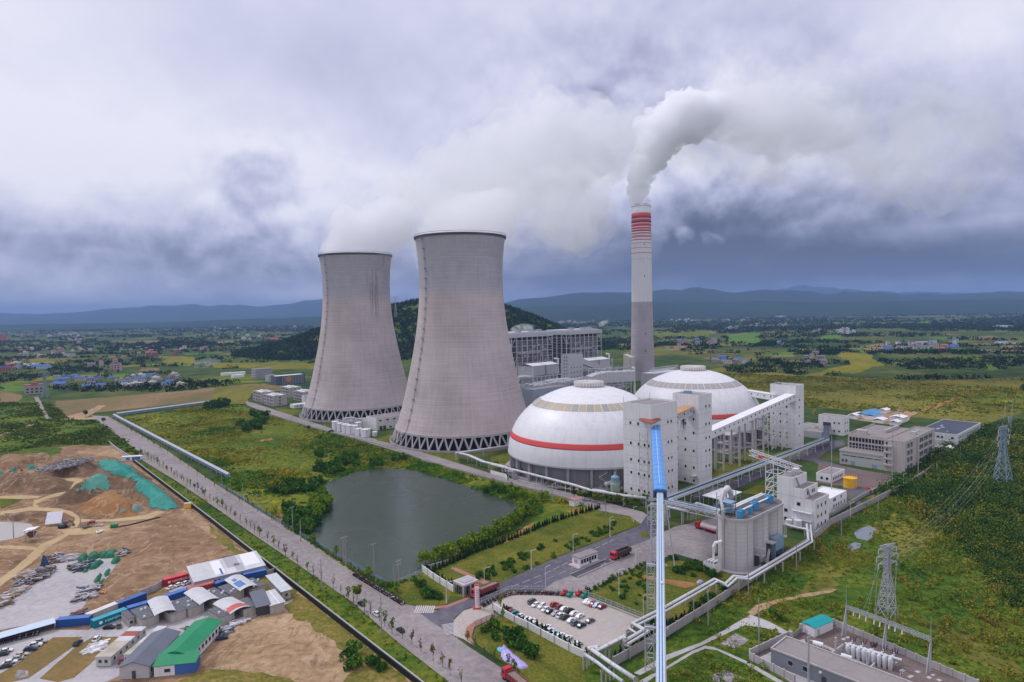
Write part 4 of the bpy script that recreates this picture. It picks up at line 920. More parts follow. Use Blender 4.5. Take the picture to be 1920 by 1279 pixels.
def boiler(label,C,n=8):
 t=T('boiler_house',label,'boiler house',C,ROT,'steel framed boiler houses');sx,sy,h=66,40,75
 mb=MB();mb.box(-1,sx+1,-1,sy+1,h-4.6,h);mb.box(3,sx-3,3,sy-3,h,h+1.2);mb.build('roof',MATS['duct_grey'],t)
 mb=MB();mb.box(10,sx-2,5,sy-2,8,h-8);mb.build('boiler_casing',MATS['boiler_casing'],t)
 mb=MB();mb.box(2.5,9.8,4,sy-4,0,h-5);mb.box(10,sx-2,3.6,4.9,h-8,h-4.7);mb.build('inner_shade',MATS['panel_dark'],t)  # solid near-black blocks carry the shade of the open interior in their colour
 mb=MB()
 for i in range(n+1):
  for y in(0,sy):mb.box(sx*i/n-.4,sx*i/n+.4,y-.4,y+.4,0,h-4.6)
 for j in range(1,5):
  for x in(0,sx):mb.box(x-.55,x+.55,sy*j/5-.55,sy*j/5+.55,0,h-4.6)
 mb.build('column',MATS['boiler_steel'],t);mb=MB()
 for z in np.arange(9,h-6,6.4):
  for y in(0,sy):mb.beam((0,y,z),(sx,y,z),.35,.5)
  for x in(0,sx):mb.beam((x,0,z),(x,sy,z),.35,.5)
 for k in(0,2,4):
  a=9+6.4*k*2;mb.beam((0,-.1,a),(sx/n,-.1,a+12.8),.5);mb.beam((sx,-.1,a),(sx-sx/n,-.1,a+12.8),.5);mb.beam((-.1,0,a),(-.1,sy/5,a+12.8),.5);mb.beam((-.1,sy,a),(-.1,sy*.8,a+12.8),.5)
 mb.beam((sx*.3,-.1,30),(sx*.44,-.1,56),.5);mb.build('girder',MATS['boiler_steel'],t);mb=MB()
 for z in np.arange(12,h-8,3.2):mb.beam((9.9,2.6,z),(sx-4,2.6,z),.22,.22);mb.beam((.6,3,z),(.6,sy-3,z),.3,.3)
 for i in range(22):x=11+i*(sx-16)/21;mb.beam((x,2.4,12),(x,2.4,h-9),.2)
 mb.build('walkway_rail',MATS['frame_grey'],t)
 r=random.Random(int(C.x));mb=MB()
 for k in range(26):x=r.uniform(9,sx-9);z=r.uniform(12,h-14);y=r.uniform(.5,3.5);mb.box(x,x+r.uniform(1.5,7),y,y+r.uniform(.6,1.4),z,z+r.uniform(.8,4))
 for k in range(9):x=r.uniform(3,9);y=r.uniform(2,sy-8);z=r.uniform(10,h-14);mb.box(x-2.4,x-.6,y,y+r.uniform(2,7),z,z+r.uniform(1,5))
 mb.build('equipment',MATS['panel_lilac'],t);mb=MB()
 for k in range(12):x=r.uniform(6,sx-6);z=r.uniform(20,h-16);mb.tube([(x,.8,6),(x,.8,z),(x+r.uniform(-9,9),.8,z+r.uniform(0,5))],r.uniform(.3,.7),6)
 mb.build('steam_pipe',MATS['frame_grey'],t)
 for z,x0,x1 in((51,12,48),(31,8,60)):
  mb=MB();mb.box(x0,x1,.8,3.2,z,z+2.2);mb.build('duct_run',MATS['frame_grey'],t)
 for x in(18,40,52):mb=MB();mb.box(x,x+5,8,14,h+1.2,h+3.4);mb.build('roof_vent',MATS['grey_steel'],t)
 return t
BR=PD(1062,640,785);BR=Vector((66.7,785,0));boiler('right-hand steel framed boiler house, its open left side in view',BR)
BL=BR-E2*91;boiler('left-hand steel framed boiler house, partly hidden by the nearer cooling tower',BL)
def esp(label,C):
 t=T('precipitator',label,'filter house',C,ROT,'white filter houses below the boilers')
 for k in range(2):
  x0=k*21;mb=MB();mb.box(x0,x0+18.5,0,24,30,40.5);mb.build('casing',MATS['duct_grey'],t)
  mb=MB();mb.gable(x0,x0+18.5,0,24,40.6,42.6,.6,.3);mb.build('roof',MATS['dome_white'],t)
 mb=MB()
 for x in np.linspace(-2,42,8):
  for y in(-2,24):mb.beam((x,y,0),(x,y,41 if x in(-2,42)else 30),.7)
 for z in(10,20,29):mb.beam((-2,-2,z),(42,-2,z),.8);mb.beam((-2,-2,z),(-2,24,z),.8)
 for i in range(7):mb.beam((-2+i*6.3,-2,10 if i%2 else 29),(4.3+i*6.3,-2,29 if i%2 else 10),.4)
 mb.beam((-2,24,20),(-2,10,41),.5);mb.build('support_frame',MATS['white_steel'],t)
 mb=MB();mb.box(2,40,1,20,12,28);mb.build('hopper',MATS['panel_lilac'],t)
 mb=MB();mb.tube([(41.5,2,30),(41.5,2,46),(36,2,47)],1.1,8);mb.build('steam_pipe',MATS['white_clean'],t)
EL=PD(998.4,640,690);EL=Vector((22.1,690,0));esp('left white twin-roofed filter house behind the nearer cooling tower',EL);esp('right white twin-roofed filter house below the right boiler house',EL+E2*90)
BK=Vector((57.2,650,0));tw=tower('bunker_building','pale grey windowed block in front of the boiler houses',BK,22,10.5,55,[30],[(z,(4,8.5,13,18))for z in(36,31,26,41)],[(z,(2.5,6))for z in np.arange(28,52,3.4)],wall='duct_grey',cat='industrial building')
gallery('conveyor_gallery','pale grey gallery sloping down to the right from the windowed bunker block',BK+E2*20+E1*4+Vector((0,0,46)),Vector((100,690,33)),6.5,4.4,'duct_grey','dome_white',legs=(.75,),legmat='white_steel')
def duct():
 c=PD(1113,712,590);t=T('flue_duct','large white box duct with a bent end behind the nearer dome','duct',(c.x,c.y,0),math.radians(20));mb=MB()
 mb.add([(-2,0,34),(4,0,31.5),(14,0,32),(44,0,32),(44,0,41.5),(14,0,42),(4,0,40.5),(-2,0,38.5),(-2,12,34),(4,12,31.5),(14,12,32),(44,12,32),(44,12,41.5),(14,12,42),(4,12,40.5),(-2,12,38.5)],[tuple(range(8)),tuple(range(8,16))[::-1]]+[(i,8+i,8+(i+1)%8,(i+1)%8)for i in range(8)]);mb.build('duct_shell',MATS['duct_grey'],t)
 mb=MB()
 for x in(8,14,22,30,38,43):mb.box(x,x+.5,-.35,12.3,31.5,42.3)
 mb.build('stiffener',MATS['white_steel'],t);mb=MB()
 for x in(10,20,30,40):
  for y in(1,11):mb.beam((x,y,0),(x,y,32),.9)
 for z in(10,20,30):mb.beam((10,1,z),(40,1,z),.6)
 for i in range(3):mb.beam((10+i*10,1,20),(20+i*10,1,30),.4)
 mb.build('support_frame',MATS['grey_steel'],t);mb=MB();mb.tube([(45,3,20),(45,3,44),(43,3,45)],1.0,8);mb.build('side_pipe',MATS['white_clean'],t)
 c=PD(1150,700,660);t=T('flue_duct','white duct stub rising against the chimney foot','duct',CH+Vector((-22,-26,0)),ROT);mb=MB();mb.box(0,10,0,12,12,34);mb.add([(0,0,34),(10,0,34),(10,12,38),(0,12,38),(0,12,34),(10,12,34)],[(0,1,2,3),(0,3,4),(1,5,2)]);mb.build('duct_shell',M('duct_cream',(.50,.46,.43),.7),t);mb=MB()
 for x in(0,10):mb.box(x-.3,x+.3,-.2,.2,0,34)
 mb.build('support_frame',MATS['grey_steel'],t)
duct()
def pipe_rack_mass(name,label,C,sx,sy,h,nx,ny,npipe,seed,dens=1.0,pm=('white_steel','grey_steel','galvanised')):
 """open steel rack: columns, beams, railings, pipes and vessels"""
 r=random.Random(seed);t=T(name,label,'pipe rack',C,ROT);mb=MB()
 for i in range(nx+1):
  for j in range(ny+1):mb.beam((sx*i/nx,sy*j/ny,0),(sx*i/nx,sy*j/ny,h*r.choice((.8,.9,1,1.0))),.5)
 for z in(h*.45,h*.72,h*.95):
  for j in range(ny+1):mb.beam((0,sy*j/ny,z),(sx,sy*j/ny,z),.4)
  for i in range(nx+1):mb.beam((sx*i/nx,0,z),(sx*i/nx,sy,z),.4)
 for i in range(nx):
  if r.random()<.6:mb.beam((sx*i/nx,0,h*.45),(sx*(i+1)/nx,0,h*.95),.25)
 mb.build('rack_frame',MATS['grey_steel'],t);mb=MB()
 for k in range(npipe):
  y=r.uniform(0,sy);z=h*r.choice((.47,.74,.97))+r.uniform(.2,1);x0=r.uniform(0,sx*.5);mb.tube([(x0,y,z-4),(x0,y,z),(r.uniform(x0+5,sx),y,z)],r.uniform(.25,.7),6)
  x=r.uniform(0,sx);mb.tube([(x,0,z),(x,sy,z)],r.uniform(.2,.5),6)
 mb.build('pipe',MATS[pm[0]],t);mb=MB()
 for k in range(npipe//3+1):x,y=r.uniform(2,sx-3),r.uniform(2,sy-2);mb.cyl(x,y,r.uniform(.9,2),h*.5,h*r.uniform(.7,1.0),10)
 mb.build('vessel',MATS[pm[2]],t);mb=MB()
 for k in range(int(nx*3)):x=sx*k/(nx*3);mb.beam((x,-.4,h*.95),(x,-.4,h*.95+1.4),.16)
 mb.beam((0,-.4,h*.95+1.4),(sx,-.4,h*.95+1.4),.16);mb.build('railing',MATS['white_steel'],t);return t
pipe_rack_mass('steel_pipe_rack','jumble of steel pipes and railings between the nearer cooling tower and dome',PD(995,720,570).xy.to_3d(),75,22,33,9,3,16,3)
pipe_rack_mass('steel_pipe_rack','low steel rack of pipes behind the top of the nearer dome',PD(1050,720,610).xy.to_3d(),60,26,32,8,3,16,4)
pipe_rack_mass('steel_pipe_rack','steel pipe rack crowded with small vessels left of the chimney foot',PD(1130,720,640).xy.to_3d(),46,20,41,6,2,14,5)
pipe_rack_mass('steel_pipe_rack','steel frame beside the filter house at the edge of the nearer cooling tower',PD(978,720,640).xy.to_3d(),20,20,34,3,2,6,6)
def simple_block(name,label,C,sx,sy,h,wall,roof='roof_grey',wy=(),wx=(),cat='building',par=.6,wsize=(1.2,1.4),rot=ROT,group=None):
 t=T(name,label,cat,C,rot,group);mb=MB();mb.box(0,sx,0,sy,0,h-par)
 if par>0:mb.box(0,sx,0,.25,h-par,h);mb.box(0,sx,sy-.25,sy,h-par,h);mb.box(0,.25,.25,sy-.25,h-par,h);mb.box(sx-.25,sx,.25,sy-.25,h-par,h)
 mb.build('wall',MATS[wall],t);mb=MB();mb.box(.26,sx-.26,.26,sy-.26,h-par,h-par+.1)if par>0 else mb.box(-.2,sx+.2,-.2,sy+.2,h+.01,h+.2);mb.build('roof',MATS[roof],t)
 for z,xs in wy:
  for x in xs:win(t,'y',0,x,z,*wsize)
 for z,ys in wx:
  for y in ys:win(t,'x',0,y,z,*wsize)
 return t
M('annex_blue',(.27,.31,.40),.6,.1,.1);c=PD(1000.5,760,545).xy.to_3d();simple_block('turbine_annex','plain blue-grey block between the nearer cooling tower and nearer dome',c+E2*0,46,14,33,'annex_blue','roof_grey',wy=[(26,(5,14,23))])
c=PD(1226,705,800).xy.to_3d();t=simple_block('absorber_hall','long low grey hall with pipes on its roof, right of the chimney',c,60,20,19,'duct_grey','dome_white',wy=[(8,(10,20,30,40))])
mb=MB()
for x in np.arange(0,60,2.4):mb.beam((x,4,19),(x,4,26),.35)
for z in(21,23.5,26):mb.beam((0,4,z),(60,4,z),.4)
mb.tube([(2,8,22),(58,8,22)],.8,8);mb.build('roof_pipes',MATS['white_steel'],t)
simple_block('coal_conveyor_house','small white block at the foot of the gallery beside the second tower',TWp(TW2,17,14,0),16,12,12,'white_wall',wy=[(3,(3,7,11)),(8,(3,7))])
SIC=P(1392,1073)+E2*4.5+E1*5.2
def silos():
 t=T('silo_block','three joined round concrete ash silos with blue boxes and pipes on the roof','silos',SIC,ROT);r=6.5;pitch=12.2;h=19.0
 for k in range(3):
  mb=MB();mb.lathe([(r,0),(r,h)],48,k*pitch,0);o=mb.build('silo',MATS['silo_concrete'],t,smooth=True)
  for a in(-150,-110,-70,-30,-190):
   mb=MB();q=math.radians(a);mb.box(k*pitch+(r-.02)*math.cos(q)-.12,k*pitch+(r-.02)*math.cos(q)+.12,(r-.02)*math.sin(q)-.12,(r-.02)*math.sin(q)+.12,0,h);mb.build('joint_strip',MATS['grey_steel'],o)
 def stad(rr):return[(-rr*math.sin(a),-rr*math.cos(a))for a in np.linspace(0,PI,18)]+[(2*pitch+rr*math.sin(a),rr*math.cos(a))for a in np.linspace(0,PI,18)]
 for k in range(2):mb=MB();mb.box(k*pitch+4.9,k*pitch+7.3,-2.4,2.4,0,h);mb.build('infill_wall',MATS['silo_concrete'],t)
 mb=MB();mb.prism(stad(6.85)[::-1],h,h+1.1);mb.build('roof_slab',MATS['concrete_pale'],t)
 mb=MB();mb.prism(stad(6.4)[::-1],h+1.1,h+1.16);mb.build('roof',M('roof_dirty',(.13,.12,.125),.9,.3,.3),t)
 for x,y,sx,sy,sz in((-3.8,-4.2,3.6,1.8,2.4),(8.5,-3.6,3.4,2.4,2.6),(21.5,-3.2,3.4,2.6,2.4),(12.6,-1.5,1.2,1.2,2.8),(3.4,-4.6,1.0,1.2,2.2)):
  mb=MB();mb.box(x,x+sx,y,y+sy,h+1.4,h+1.4+sz);mb.box(x+.1,x+sx-.1,y+.1,y+sy-.1,h+1.16,h+1.4);mb.box(x+sx*.3,x+sx*.7,y+.2,y+sy*.7,h+1.4+sz,h+1.8+sz);mb.build('filter_box',MATS['box_blue'],t)
 for y in(1.2,2.4,-2.4):
  mb=MB();mb.tube([(-1+y,y,h+1),(-1+y,y,h+3.2),(26,y,h+3.4),(27,y,h+1.2)],.3,8);mb.build('roof_pipe',MATS['white_clean'],t)
 mb=MB()
 for i in range(5):
  for y in(0,4):mb.beam((-4+(i%2)*4,y,h+1),(-4+(i%2)*4,y,h+6),.2)
 for z in(h+2.5,h+4.2,h+6):mb.box(-4.2,.2,-.2,4.2,z,z+.15)
 mb.build('stair_frame',MATS['steel_blue'],t)
 mb=MB();mb.tube([(-7.3,1.2,0),(-7.3,1.2,h+4),(-6.4,2,h+5.2),(-2,5,h+6),(4,7,h+8)],.55,10);mb.build('riser_pipe',MATS['concrete_pale'],t)
 mb=MB();mb.tube([(-10,3.6,3),(-10,3.6,9),(-9.4,3.2,10.4),(-7.4,1.6,10.9)],.6,8);mb.build('branch_pipe',MATS['white_clean'],t)
 for(x,z0,dx)in((3.4,7.2,2.6),(3.4,4.6,2.6),(11.4,7.4,3.4),(22,7.4,2.4)):
  mb=MB();mb.box(x,x+dx,-9.2,-5.5,z0,z0+.4);mb.build('canopy',MATS['concrete_pale'],t)
 for x in(3.6,12,18):mb=MB();mb.box(x,x+2.2,-6.8,-5.8,0,4.2 if x<5 else 7);mb.build('doorway',MATS['panel_dark'],t)
 mb=MB();mb.box(15.4,22.4,-8.6,-6.6,3.4,8.6);mb.box(15.4,15.7,-8.6,-6.6,0,3.4);mb.box(22.1,22.4,-8.6,-6.6,0,3.4);mb.build('loading_bay',MATS['steel_blue'],t)
 mb=MB();mb.beam((8.5,-8.4,.3),(13,-7.2,4.8),.9,.2);mb.build('stair',MATS['concrete_pale'],t)
 mb=MB();mb.lathe([(9.6,0),(9.6,.4),(0.1,.4)],30,0,0);mb.build('plinth',MATS['concrete'],t)
silos()
c=P(*px('R 125,1050')[0]);t=simple_block('blower_house','small white hut with pipes on its roof at the foot of the silos',SIC-E2*13.5+E1*1.0,4.2,5,3.4,'white_wall',par=.3);mb=MB()
for y in(1,2.2,3.4):mb.tube([(.6,y,3.1),(.6,y,4.2),(3.6,y,4.2),(3.6,y,3.1)],.25,8)
mb.build('vent_pipe',MATS['white_clean'],t)
t=T('elevator_head','white rounded dust collector with steel frame above the silos','dust collector',SIC+E2*5+E1*6.5,ROT);mb=MB();mb.tube([(0,3,21),(3,3,25.5),(6,3,26.2),(8.5,3,24),(9,3,20.5)],[.8,1.1,1.25,1.1,.8],12);mb.build('hood',MATS['pipe_white'],t,smooth=True)
mb=MB()
for x in(1,5,9):
 for y in(1,5):mb.beam((x,y,0),(x,y,25),.3)
for z in(8,14,20,23):mb.beam((1,1,z),(9,1,z),.25);mb.beam((1,5,z),(9,5,z),.25);mb.beam((1,1,z-5),(5,1,z),.2)
mb.build('support_frame',MATS['galvanised'],t)
SB=P(1528,999)
def stepped():
 t=T('stepped_building','tall white stepped building with three roof levels beside the silos','industrial building',SB,ROT);lv=((0,5,14.4),(5,10,18.4),(10,17.2,22.6))
 for a,b,h in lv:
  mb=MB();mb.box(0,15,a+(.01 if a else 0),b,0,h-.6);mb.box(0,.25,a,b,h-.6,h);mb.box(14.75,15,a,b,h-.6,h);mb.box(.25,14.75,a+.01,a+.25,h-.6,h);mb.build('wall',MATS['white_wall'],t)
  mb=MB();mb.box(.26,14.7,a+.26,b-.02,h-.6,h-.5);mb.build('roof',MATS['roof_grey'],t)
 mb=MB();mb.box(-.05,0,0,17.2,14.3,14.45);mb.box(-.05,0,0,17.2,9,9.1);mb.build('floor_line',MATS['frame_grey'],t)
 for z in(2,6,10.4):
  for x in(3,6.6,11):win(t,'y',0,x,z,1.1,1.5)
 for z,ys in((10.6,(7.2,)),(6.6,(13,)),(2.6,(13,8))):
  for y in ys:win(t,'x',0,y,z,1.5,1.5)
 for x in(4,9,11):win(t,'y',5,x,15.2,1.1,1.5)
 mb=MB();mb.beam((6,9.8,18.2),(3,9.8,22.4),.9,.25);mb.beam((6,4.8,14.2),(3.2,4.8,18.4),.9,.25);mb.build('stair',MATS['frame_grey'],t)
 mb=MB()
 for z in(4.6,8.2):mb.box(-1.6,-.06,1,10,z,z+.2);mb.beam((-1.6,1,z+1.1),(-1.6,10,z+1.1),.08)
 for y in(1,4,7,10):mb.beam((-1.6,y,0),(-1.6,y,9.3),.18)
 mb.build('platform',MATS['white_steel'],t);mb=MB();mb.cyl(-3.4,6,1.7,2.2,5.2,16);mb.cyl(-3.4,10,1.4,2,4.4,16);mb.build('hopper',MATS['white_steel'],t)
 mb=MB();mb.box(5,6.6,13,15,22.1,24);mb.build('roof_hatch',MATS['frame_grey'],t);mb=MB()
 for x,y in((9,12),(11,12),(11,14),(9,14)):mb.beam((x,y,22),(x,y,24.6),.2)
 mb.cyl(10,13,1.5,24.4,24.8,14);mb.build('roof_stand',MATS['white_steel'],t)
stepped()
def inclined_truss():
 base=SB+E1*21+E2*13;t=T('truss_conveyor','white steel lattice hoist frame rising behind the stepped building','truss',base,ROT);mb=MB()
 for y in(0,6):
  for x in(-4,4):mb.beam((x,y,0),(x,y,24),.32)
 for z in np.arange(4,25,4.2):
  for y in(0,6):mb.beam((-4,y,z),(4,y,z),.28);mb.beam((-4,y,z-4),(4,y,z),.22)
  for x in(-4,4):mb.beam((x,0,z),(x,6,z),.28);mb.beam((x,0,z),(x,6,z-4),.22)
 mb.build('leg_frame',MATS['white_steel'],t);mb=MB()
 for x in(-1.3,1.3):
  for dz in(0,2.4):mb.beam((x,-9,22.6+dz),(x,16,27+dz),.35)
  for k in range(9):y0=-9+k*2.78;z=22.6+(y0+9)*.176;mb.beam((x,y0,z+(2.4 if k%2 else 0)),(x,y0+2.78,z+.49+(0 if k%2 else 2.4)),.2)
 mb.build('inclined_span',MATS['white_steel'],t);mb=MB();mb.box(-1.4,.6,9,11,26.4,27.6);mb.build('drive_house',MATS['red_paint'],t)
 t=T('truss_conveyor','low white steel trestle left of the stepped building','truss',SB+E1*21-E2*9,ROT);mb=MB()
 for x in np.linspace(-10,6,6):mb.beam((x,0,0),(x,0,5),.3);mb.beam((x,2,0),(x,2,5),.3)
 for z in(5,7):mb.beam((-10,0,z),(8,0,z+2),.3);mb.beam((-10,2,z),(8,2,z+2),.3)
 for k in range(8):mb.beam((-10+k*2.2,0,5.1+k*.24),(-7.8+k*2.2,0,7.2+k*.24),.2)
 mb.build('truss_frame',MATS['white_steel'],t)
inclined_truss()
WB=P(1557,961);simple_block('pump_building','low white flat-roofed building right of the stepped building',WB,20,12,6.8,'white_clean','dome_white',wy=[(1.6,(4,7,10,13,17)),(4.6,(4,5.6,13))],wx=[(1.6,(4,8))])
simple_block('office_hut','low office with a flat dark roof near the yellow tank',P(1559,906),19,8.5,4.6,'white_clean',wy=[(1.4,(2.5,5,7.5,10,12.5,15))],wx=[(1.4,(2.4,5.4))])
def tank(name,label,c,r,h,mat,group=None,frame=False,roofh=.6):
 t=T(name,label,'tank',c,ROT,group);mb=MB();mb.lathe([(r,0),(r,h),(r*.5,h+roofh*.8),(.01,h+roofh)],28);mb.build('tank_shell',MATS[mat],t,smooth=False)
 mb=MB();mb.lathe([(r+.08,h-.25),(r+.25,h-.25),(r+.25,h),(r+.08,h)],28)
 for k in range(14):a=2*PI*k/14;mb.beam((r*math.cos(a),r*math.sin(a),h),(r*math.cos(a),r*math.sin(a),h+1.1),.07)
 mb.lathe([(r-.03,h+1.05),(r+.04,h+1.05),(r+.04,h+1.15),(r-.03,h+1.15)],28);mb.build('railing',MATS[mat]if mat=='yellow_paint' else MATS['white_steel'],t)
 mb=MB();a=-1.9;mb.beam((r*math.cos(a),r*math.sin(a),0),(r*math.cos(a)*1.03,r*math.sin(a)*1.03,h),.5,.12);mb.build('ladder',MATS['grey_steel'],t);return t
tank('storage_tank','round yellow tank standing on the gravel yard',P(1601,915)+E1*2,3.3,5.4,'yellow_paint')
t=T('yard_bench','small red flatbed trolley lying near the yellow tank','trolley',P(1631,920),ROT);mb=MB();mb.box(0,3.4,0,1.6,.4,.9);mb.box(0,.2,0,1.6,.9,1.6);mb.build('bed',MATS['red_paint'],t);mb=MB()
for x in(.5,2.8):
 for y in(.1,1.5):mb.lathe([(.01,-.1),(.3,-.1),(.3,.1),(.01,.1)],8,x,y)
mb.build('wheel',MATS['tyre'],t)
def canopy():
 c=P(*px('R 290,418')[0],7.0);c=Vector((c.x,c.y,0));t=T('canopy_shelter','flat white canopy roof on posts behind the silos','shelter',c,ROT);mb=MB();mb.box(0,19,0,11,7,7.35);mb.build('roof',MATS['dome_white'],t);mb=MB()
 for x in(.5,5,9.5,14,18.5):
  for y in(.5,10.5):mb.beam((x,y,0),(x,y,7),.25)
 mb.beam((.5,.5,5.6),(18.5,.5,5.6),.18)
 for i in range(4):mb.beam((.5+i*4.5,.5,5.6),(5+i*4.5,.5,7),.12)
 mb.build('post',MATS['grey_steel'],t);mb=MB();mb.box(3,9,3,7,0,3.2);mb.box(10.5,16,3,8,0,2.4);mb.build('stored_plant',MATS['steel_blue'],t)
canopy()
AD=P(1696.7,888.3)
def admin():
 t=T('office_block','pinkish grey four-storey office block with a low hall in front','office building',AD,ROT);W_=M('office_wall',(.46,.41,.40),.85,.08,.2,streak=.3)
 mb=MB();mb.box(0,59,0,11.5,0,18.4);mb.build('main_wing',W_,t);mb=MB();mb.box(.3,58.7,.3,11.2,18.4,18.5);mb.build('roof',MATS['roof_grey'],t)
 mb=MB();mb.box(0,59,0,.25,18.4,19.1);mb.box(0,.25,.25,11.5,18.4,19.1);mb.box(58.75,59,.25,11.5,18.4,19.1);mb.box(0.25,58.75,11.25,11.5,18.4,19.1);mb.build('parapet',W_,t)
 mb=MB();mb.box(11,58,11.51,36,0,17.2);mb.build('rear_wing',W_,t);mb=MB();mb.box(11.3,57.7,11.8,35.7,17.2,17.3);mb.build('roof',MATS['roof_grey'],t)
 mb=MB();mb.box(11,58,35.7,36,17.2,18.2);mb.box(11,11.3,11.6,35.7,17.2,18.2);mb.box(16,20,27,33,17.3,20);mb.box(30,56,20,21,17.3,19.2);mb.build('parapet',W_,t)
 mb=MB();mb.box(.6,10.98,11.51,37,0,8.2);mb.build('front_hall',M('hall_green',(.40,.42,.41),.8,.08,.2),t);mb=MB();mb.box(.3,10.98,11.5,37.3,8.2,8.9);mb.build('hall_fascia',W_,t);mb=MB();mb.box(.7,10.9,11.8,36.9,8.9,8.96);mb.build('roof',MATS['roof_grey'],t)
 gl=M('office_glass',(.05,.065,.09),.15,.3,.3,spec=.6)
 for i in range(12):
  y=13.4+i*1.9
  for z,h in((13.4,2.6),(10.6,1.7),(9.0,1.2)):o=win(t,'x',11,y,z,1.45,h)
 for i in range(5):mb=MB();y=13+i*4.6;mb.box(.5,.62,y,y+4.0,5.6,6.1);mb.build('strip_window',gl,t)
 for y,w,h in((15.5,2.6,2.6),(28,2.4,2.8)):mb=MB();mb.box(.5,.62,y,y+w,.05,h);mb.build('hall_door',MATS['steel_blue'],t)
 for y in(32.5,34.6):mb=MB();mb.box(.5,.62,y,y+1,1.5,3.4);mb.build('hall_window',M('maroon_glass',(.13,.03,.05),.3),t)
 for z in(3.4,7.2,11,14.8):mb=MB();mb.box(-1.3,0,6.5,11.3,z,z+.9);mb.build('balcony',W_,t);win(t,'x',0,9.8,z+1.1,.9,1.9)
 for k in range(4):
  z=1.6+k*4.3
  for x0,n in((4,4),(9.6,4),(27,5),(36,5),(45,5)):
   mb=MB();mb.box(x0,x0+n*1.5-(2.2 if n==4 else .3),-.05,.02,z,z+2.6)
   mb.cur=1
   for j in range(n):mb.box(x0+j*1.3,x0+j*1.3+.09,-.1,-.05,z,z+2.6)
   mb.box(x0,x0+n*1.5-2,-.1,-.05,z+.8,z+.88);mb.build('window',[gl,MATS['frame_grey']],t)
 mb=MB();mb.box(21.5,24,-.6,0,0,19.3);mb.build('stair_pier',W_,t)
 mb=MB();mb.beam((8,6,18.5),(8,6,21),.15);mb.box(30,33,3,6,18.5,20.2);mb.box(40,42,4,6,18.5,19.6);mb.build('roof_unit',MATS['frame_grey'],t)
admin()
WH=P(1795,841.8)
M('warehouse_wall',(.52,.55,.56),.7,.06,.2)
t=simple_block('warehouse','big pale warehouse with a flat dark blue roof',WH,63,24,10,'warehouse_wall','navy_roof',wy=[(6.6,[4+i*4.2 for i in range(14)]),(2.2,[4+i*8.4 for i in range(7)])],wx=[(6.4,(3,9,11.5,19)),(1.6,(3,14))],cat='warehouse',par=.5,wsize=(1.6,1.3))
mb=MB()
for y in(0,8,16,24):mb.box(-.12,0,y-.3 if y else 0,min(y+.3,24),0,10)
mb.box(-.12,0,0,24,4.8,5.2);mb.box(0,63,-.12,0,9.4,10.02);mb.build('pilaster',MATS['white_clean'],t)
for x,y,sx,sy in((14,15,6,1.5),(24,14,3,2),(30,17,5,1),(9,8,2,1)):mb=MB();mb.box(x,x+sx,y,y+sy,9.6,9.9);mb.build('sheen_patch',M('roof_sheen',(.35,.38,.45),.4),t)  # pale slabs: sheen on the dark roof put into their colour
t=simple_block('guard_house','small white house with a red stripe, in front of the warehouse',P(1762,851),8,12,4.6,'white_clean',wx=[(2.2,(3,9))],wy=[(2.2,(2,5))],wsize=(3.0,1.2));mb=MB();mb.box(-.1,0,0,12,3.6,4.1);mb.box(0,8,-.1,0,3.6,4.1);mb.build('red_stripe',MATS['red_paint'],t)
for k,(u,v,lab)in enumerate(((1770,852,'larger white event tent beside the small red-striped house'),(1787,847,'smaller white event tent beside the plant wall, near the warehouse'))):
 t=T('tent',lab,'tent',P(u,v),ROT);mb=MB();s=7-k*2;mb.add([(0,0,2.2),(s,0,2.2),(s,s,2.2),(0,s,2.2),(s/2,s/2,4)],[(0,1,4),(1,2,4),(2,3,4),(3,0,4)]);mb.build('canvas',MATS['dome_white'],t);mb=MB()
 for x in(.1,s-.1):
  for y in(.1,s-.1):mb.beam((x,y,0),(x,y,2.2),.1)
 mb.build('pole',MATS['grey_steel'],t)
t=simple_block('conveyor_house','white block swallowing a dark sloping conveyor, behind the office block',P(1582,817.5),11,19,14.4,'white_wall',wx=[(8.6,(3.5,7)),(2.4,(3.5,7))],wy=[(8.8,(3,7)),(2.4,(3,7))]);mb=MB();mb.box(-.1,.02,9.6,15.4,6.2,9.2);mb.build('opening',MATS['panel_dark'],t)
gallery('open_conveyor','short dark blue conveyor ramp entering the white block',P(1548,828,3.2),TWp(P(1582,817.5),0,12.5,6.2),3.6,.6,'steel_blue','navy_roof','conveyor')
simple_block('pit_house','low pale blockhouse at the foot of the dark conveyor ramp',P(1541,823),14,16,5,'duct_grey')
simple_block('store_block','small white store right of the third white tower',P(1528,812),10,10,6,'white_wall')
for nm,lab,u,v,sx,sy,h,rf in(('site_shed','long low shed with a bright blue roof beyond the office block',1622,785,34,7,3.6,'box_blue'),('site_shed','white low shed below the blue-roofed shed',1606,786,16,7,3,'dome_white'),('site_shed','blue-roofed hut at the right of the sheds beyond the office block',1640,788,20,8,3.4,'box_blue'),('site_shed','white tent-like shed on bare ground beyond the office block',1693,793,13,10,4,'dome_white'),('site_shed','white sheeted stack behind the office block roof',1655,794,12,8,2.6,'dome_white'),('site_shed','pale shed on bare earth left of the white tent-like shed',1661,776,12,6,3,'dome_white'),('site_shed','small white-roofed hut close behind the office block',1683,799,9,6,3,'dome_white')):
 t=T(nm,lab,'shed',P(u,v),ROT);mb=MB();mb.box(0,sx,0,sy,0,h);mb.build('wall',MATS['white_clean'],t);mb=MB();mb.gable(0,sx,0,sy,h,h+1.1);mb.build('roof',MATS[rf],t)
sheet('dirt_patch','Q 600,800 720,780 850,800 780,830 760,870 660,890 560,880 360,850 430,830',.07,MATS['soil_pale'],(4,1,.15))
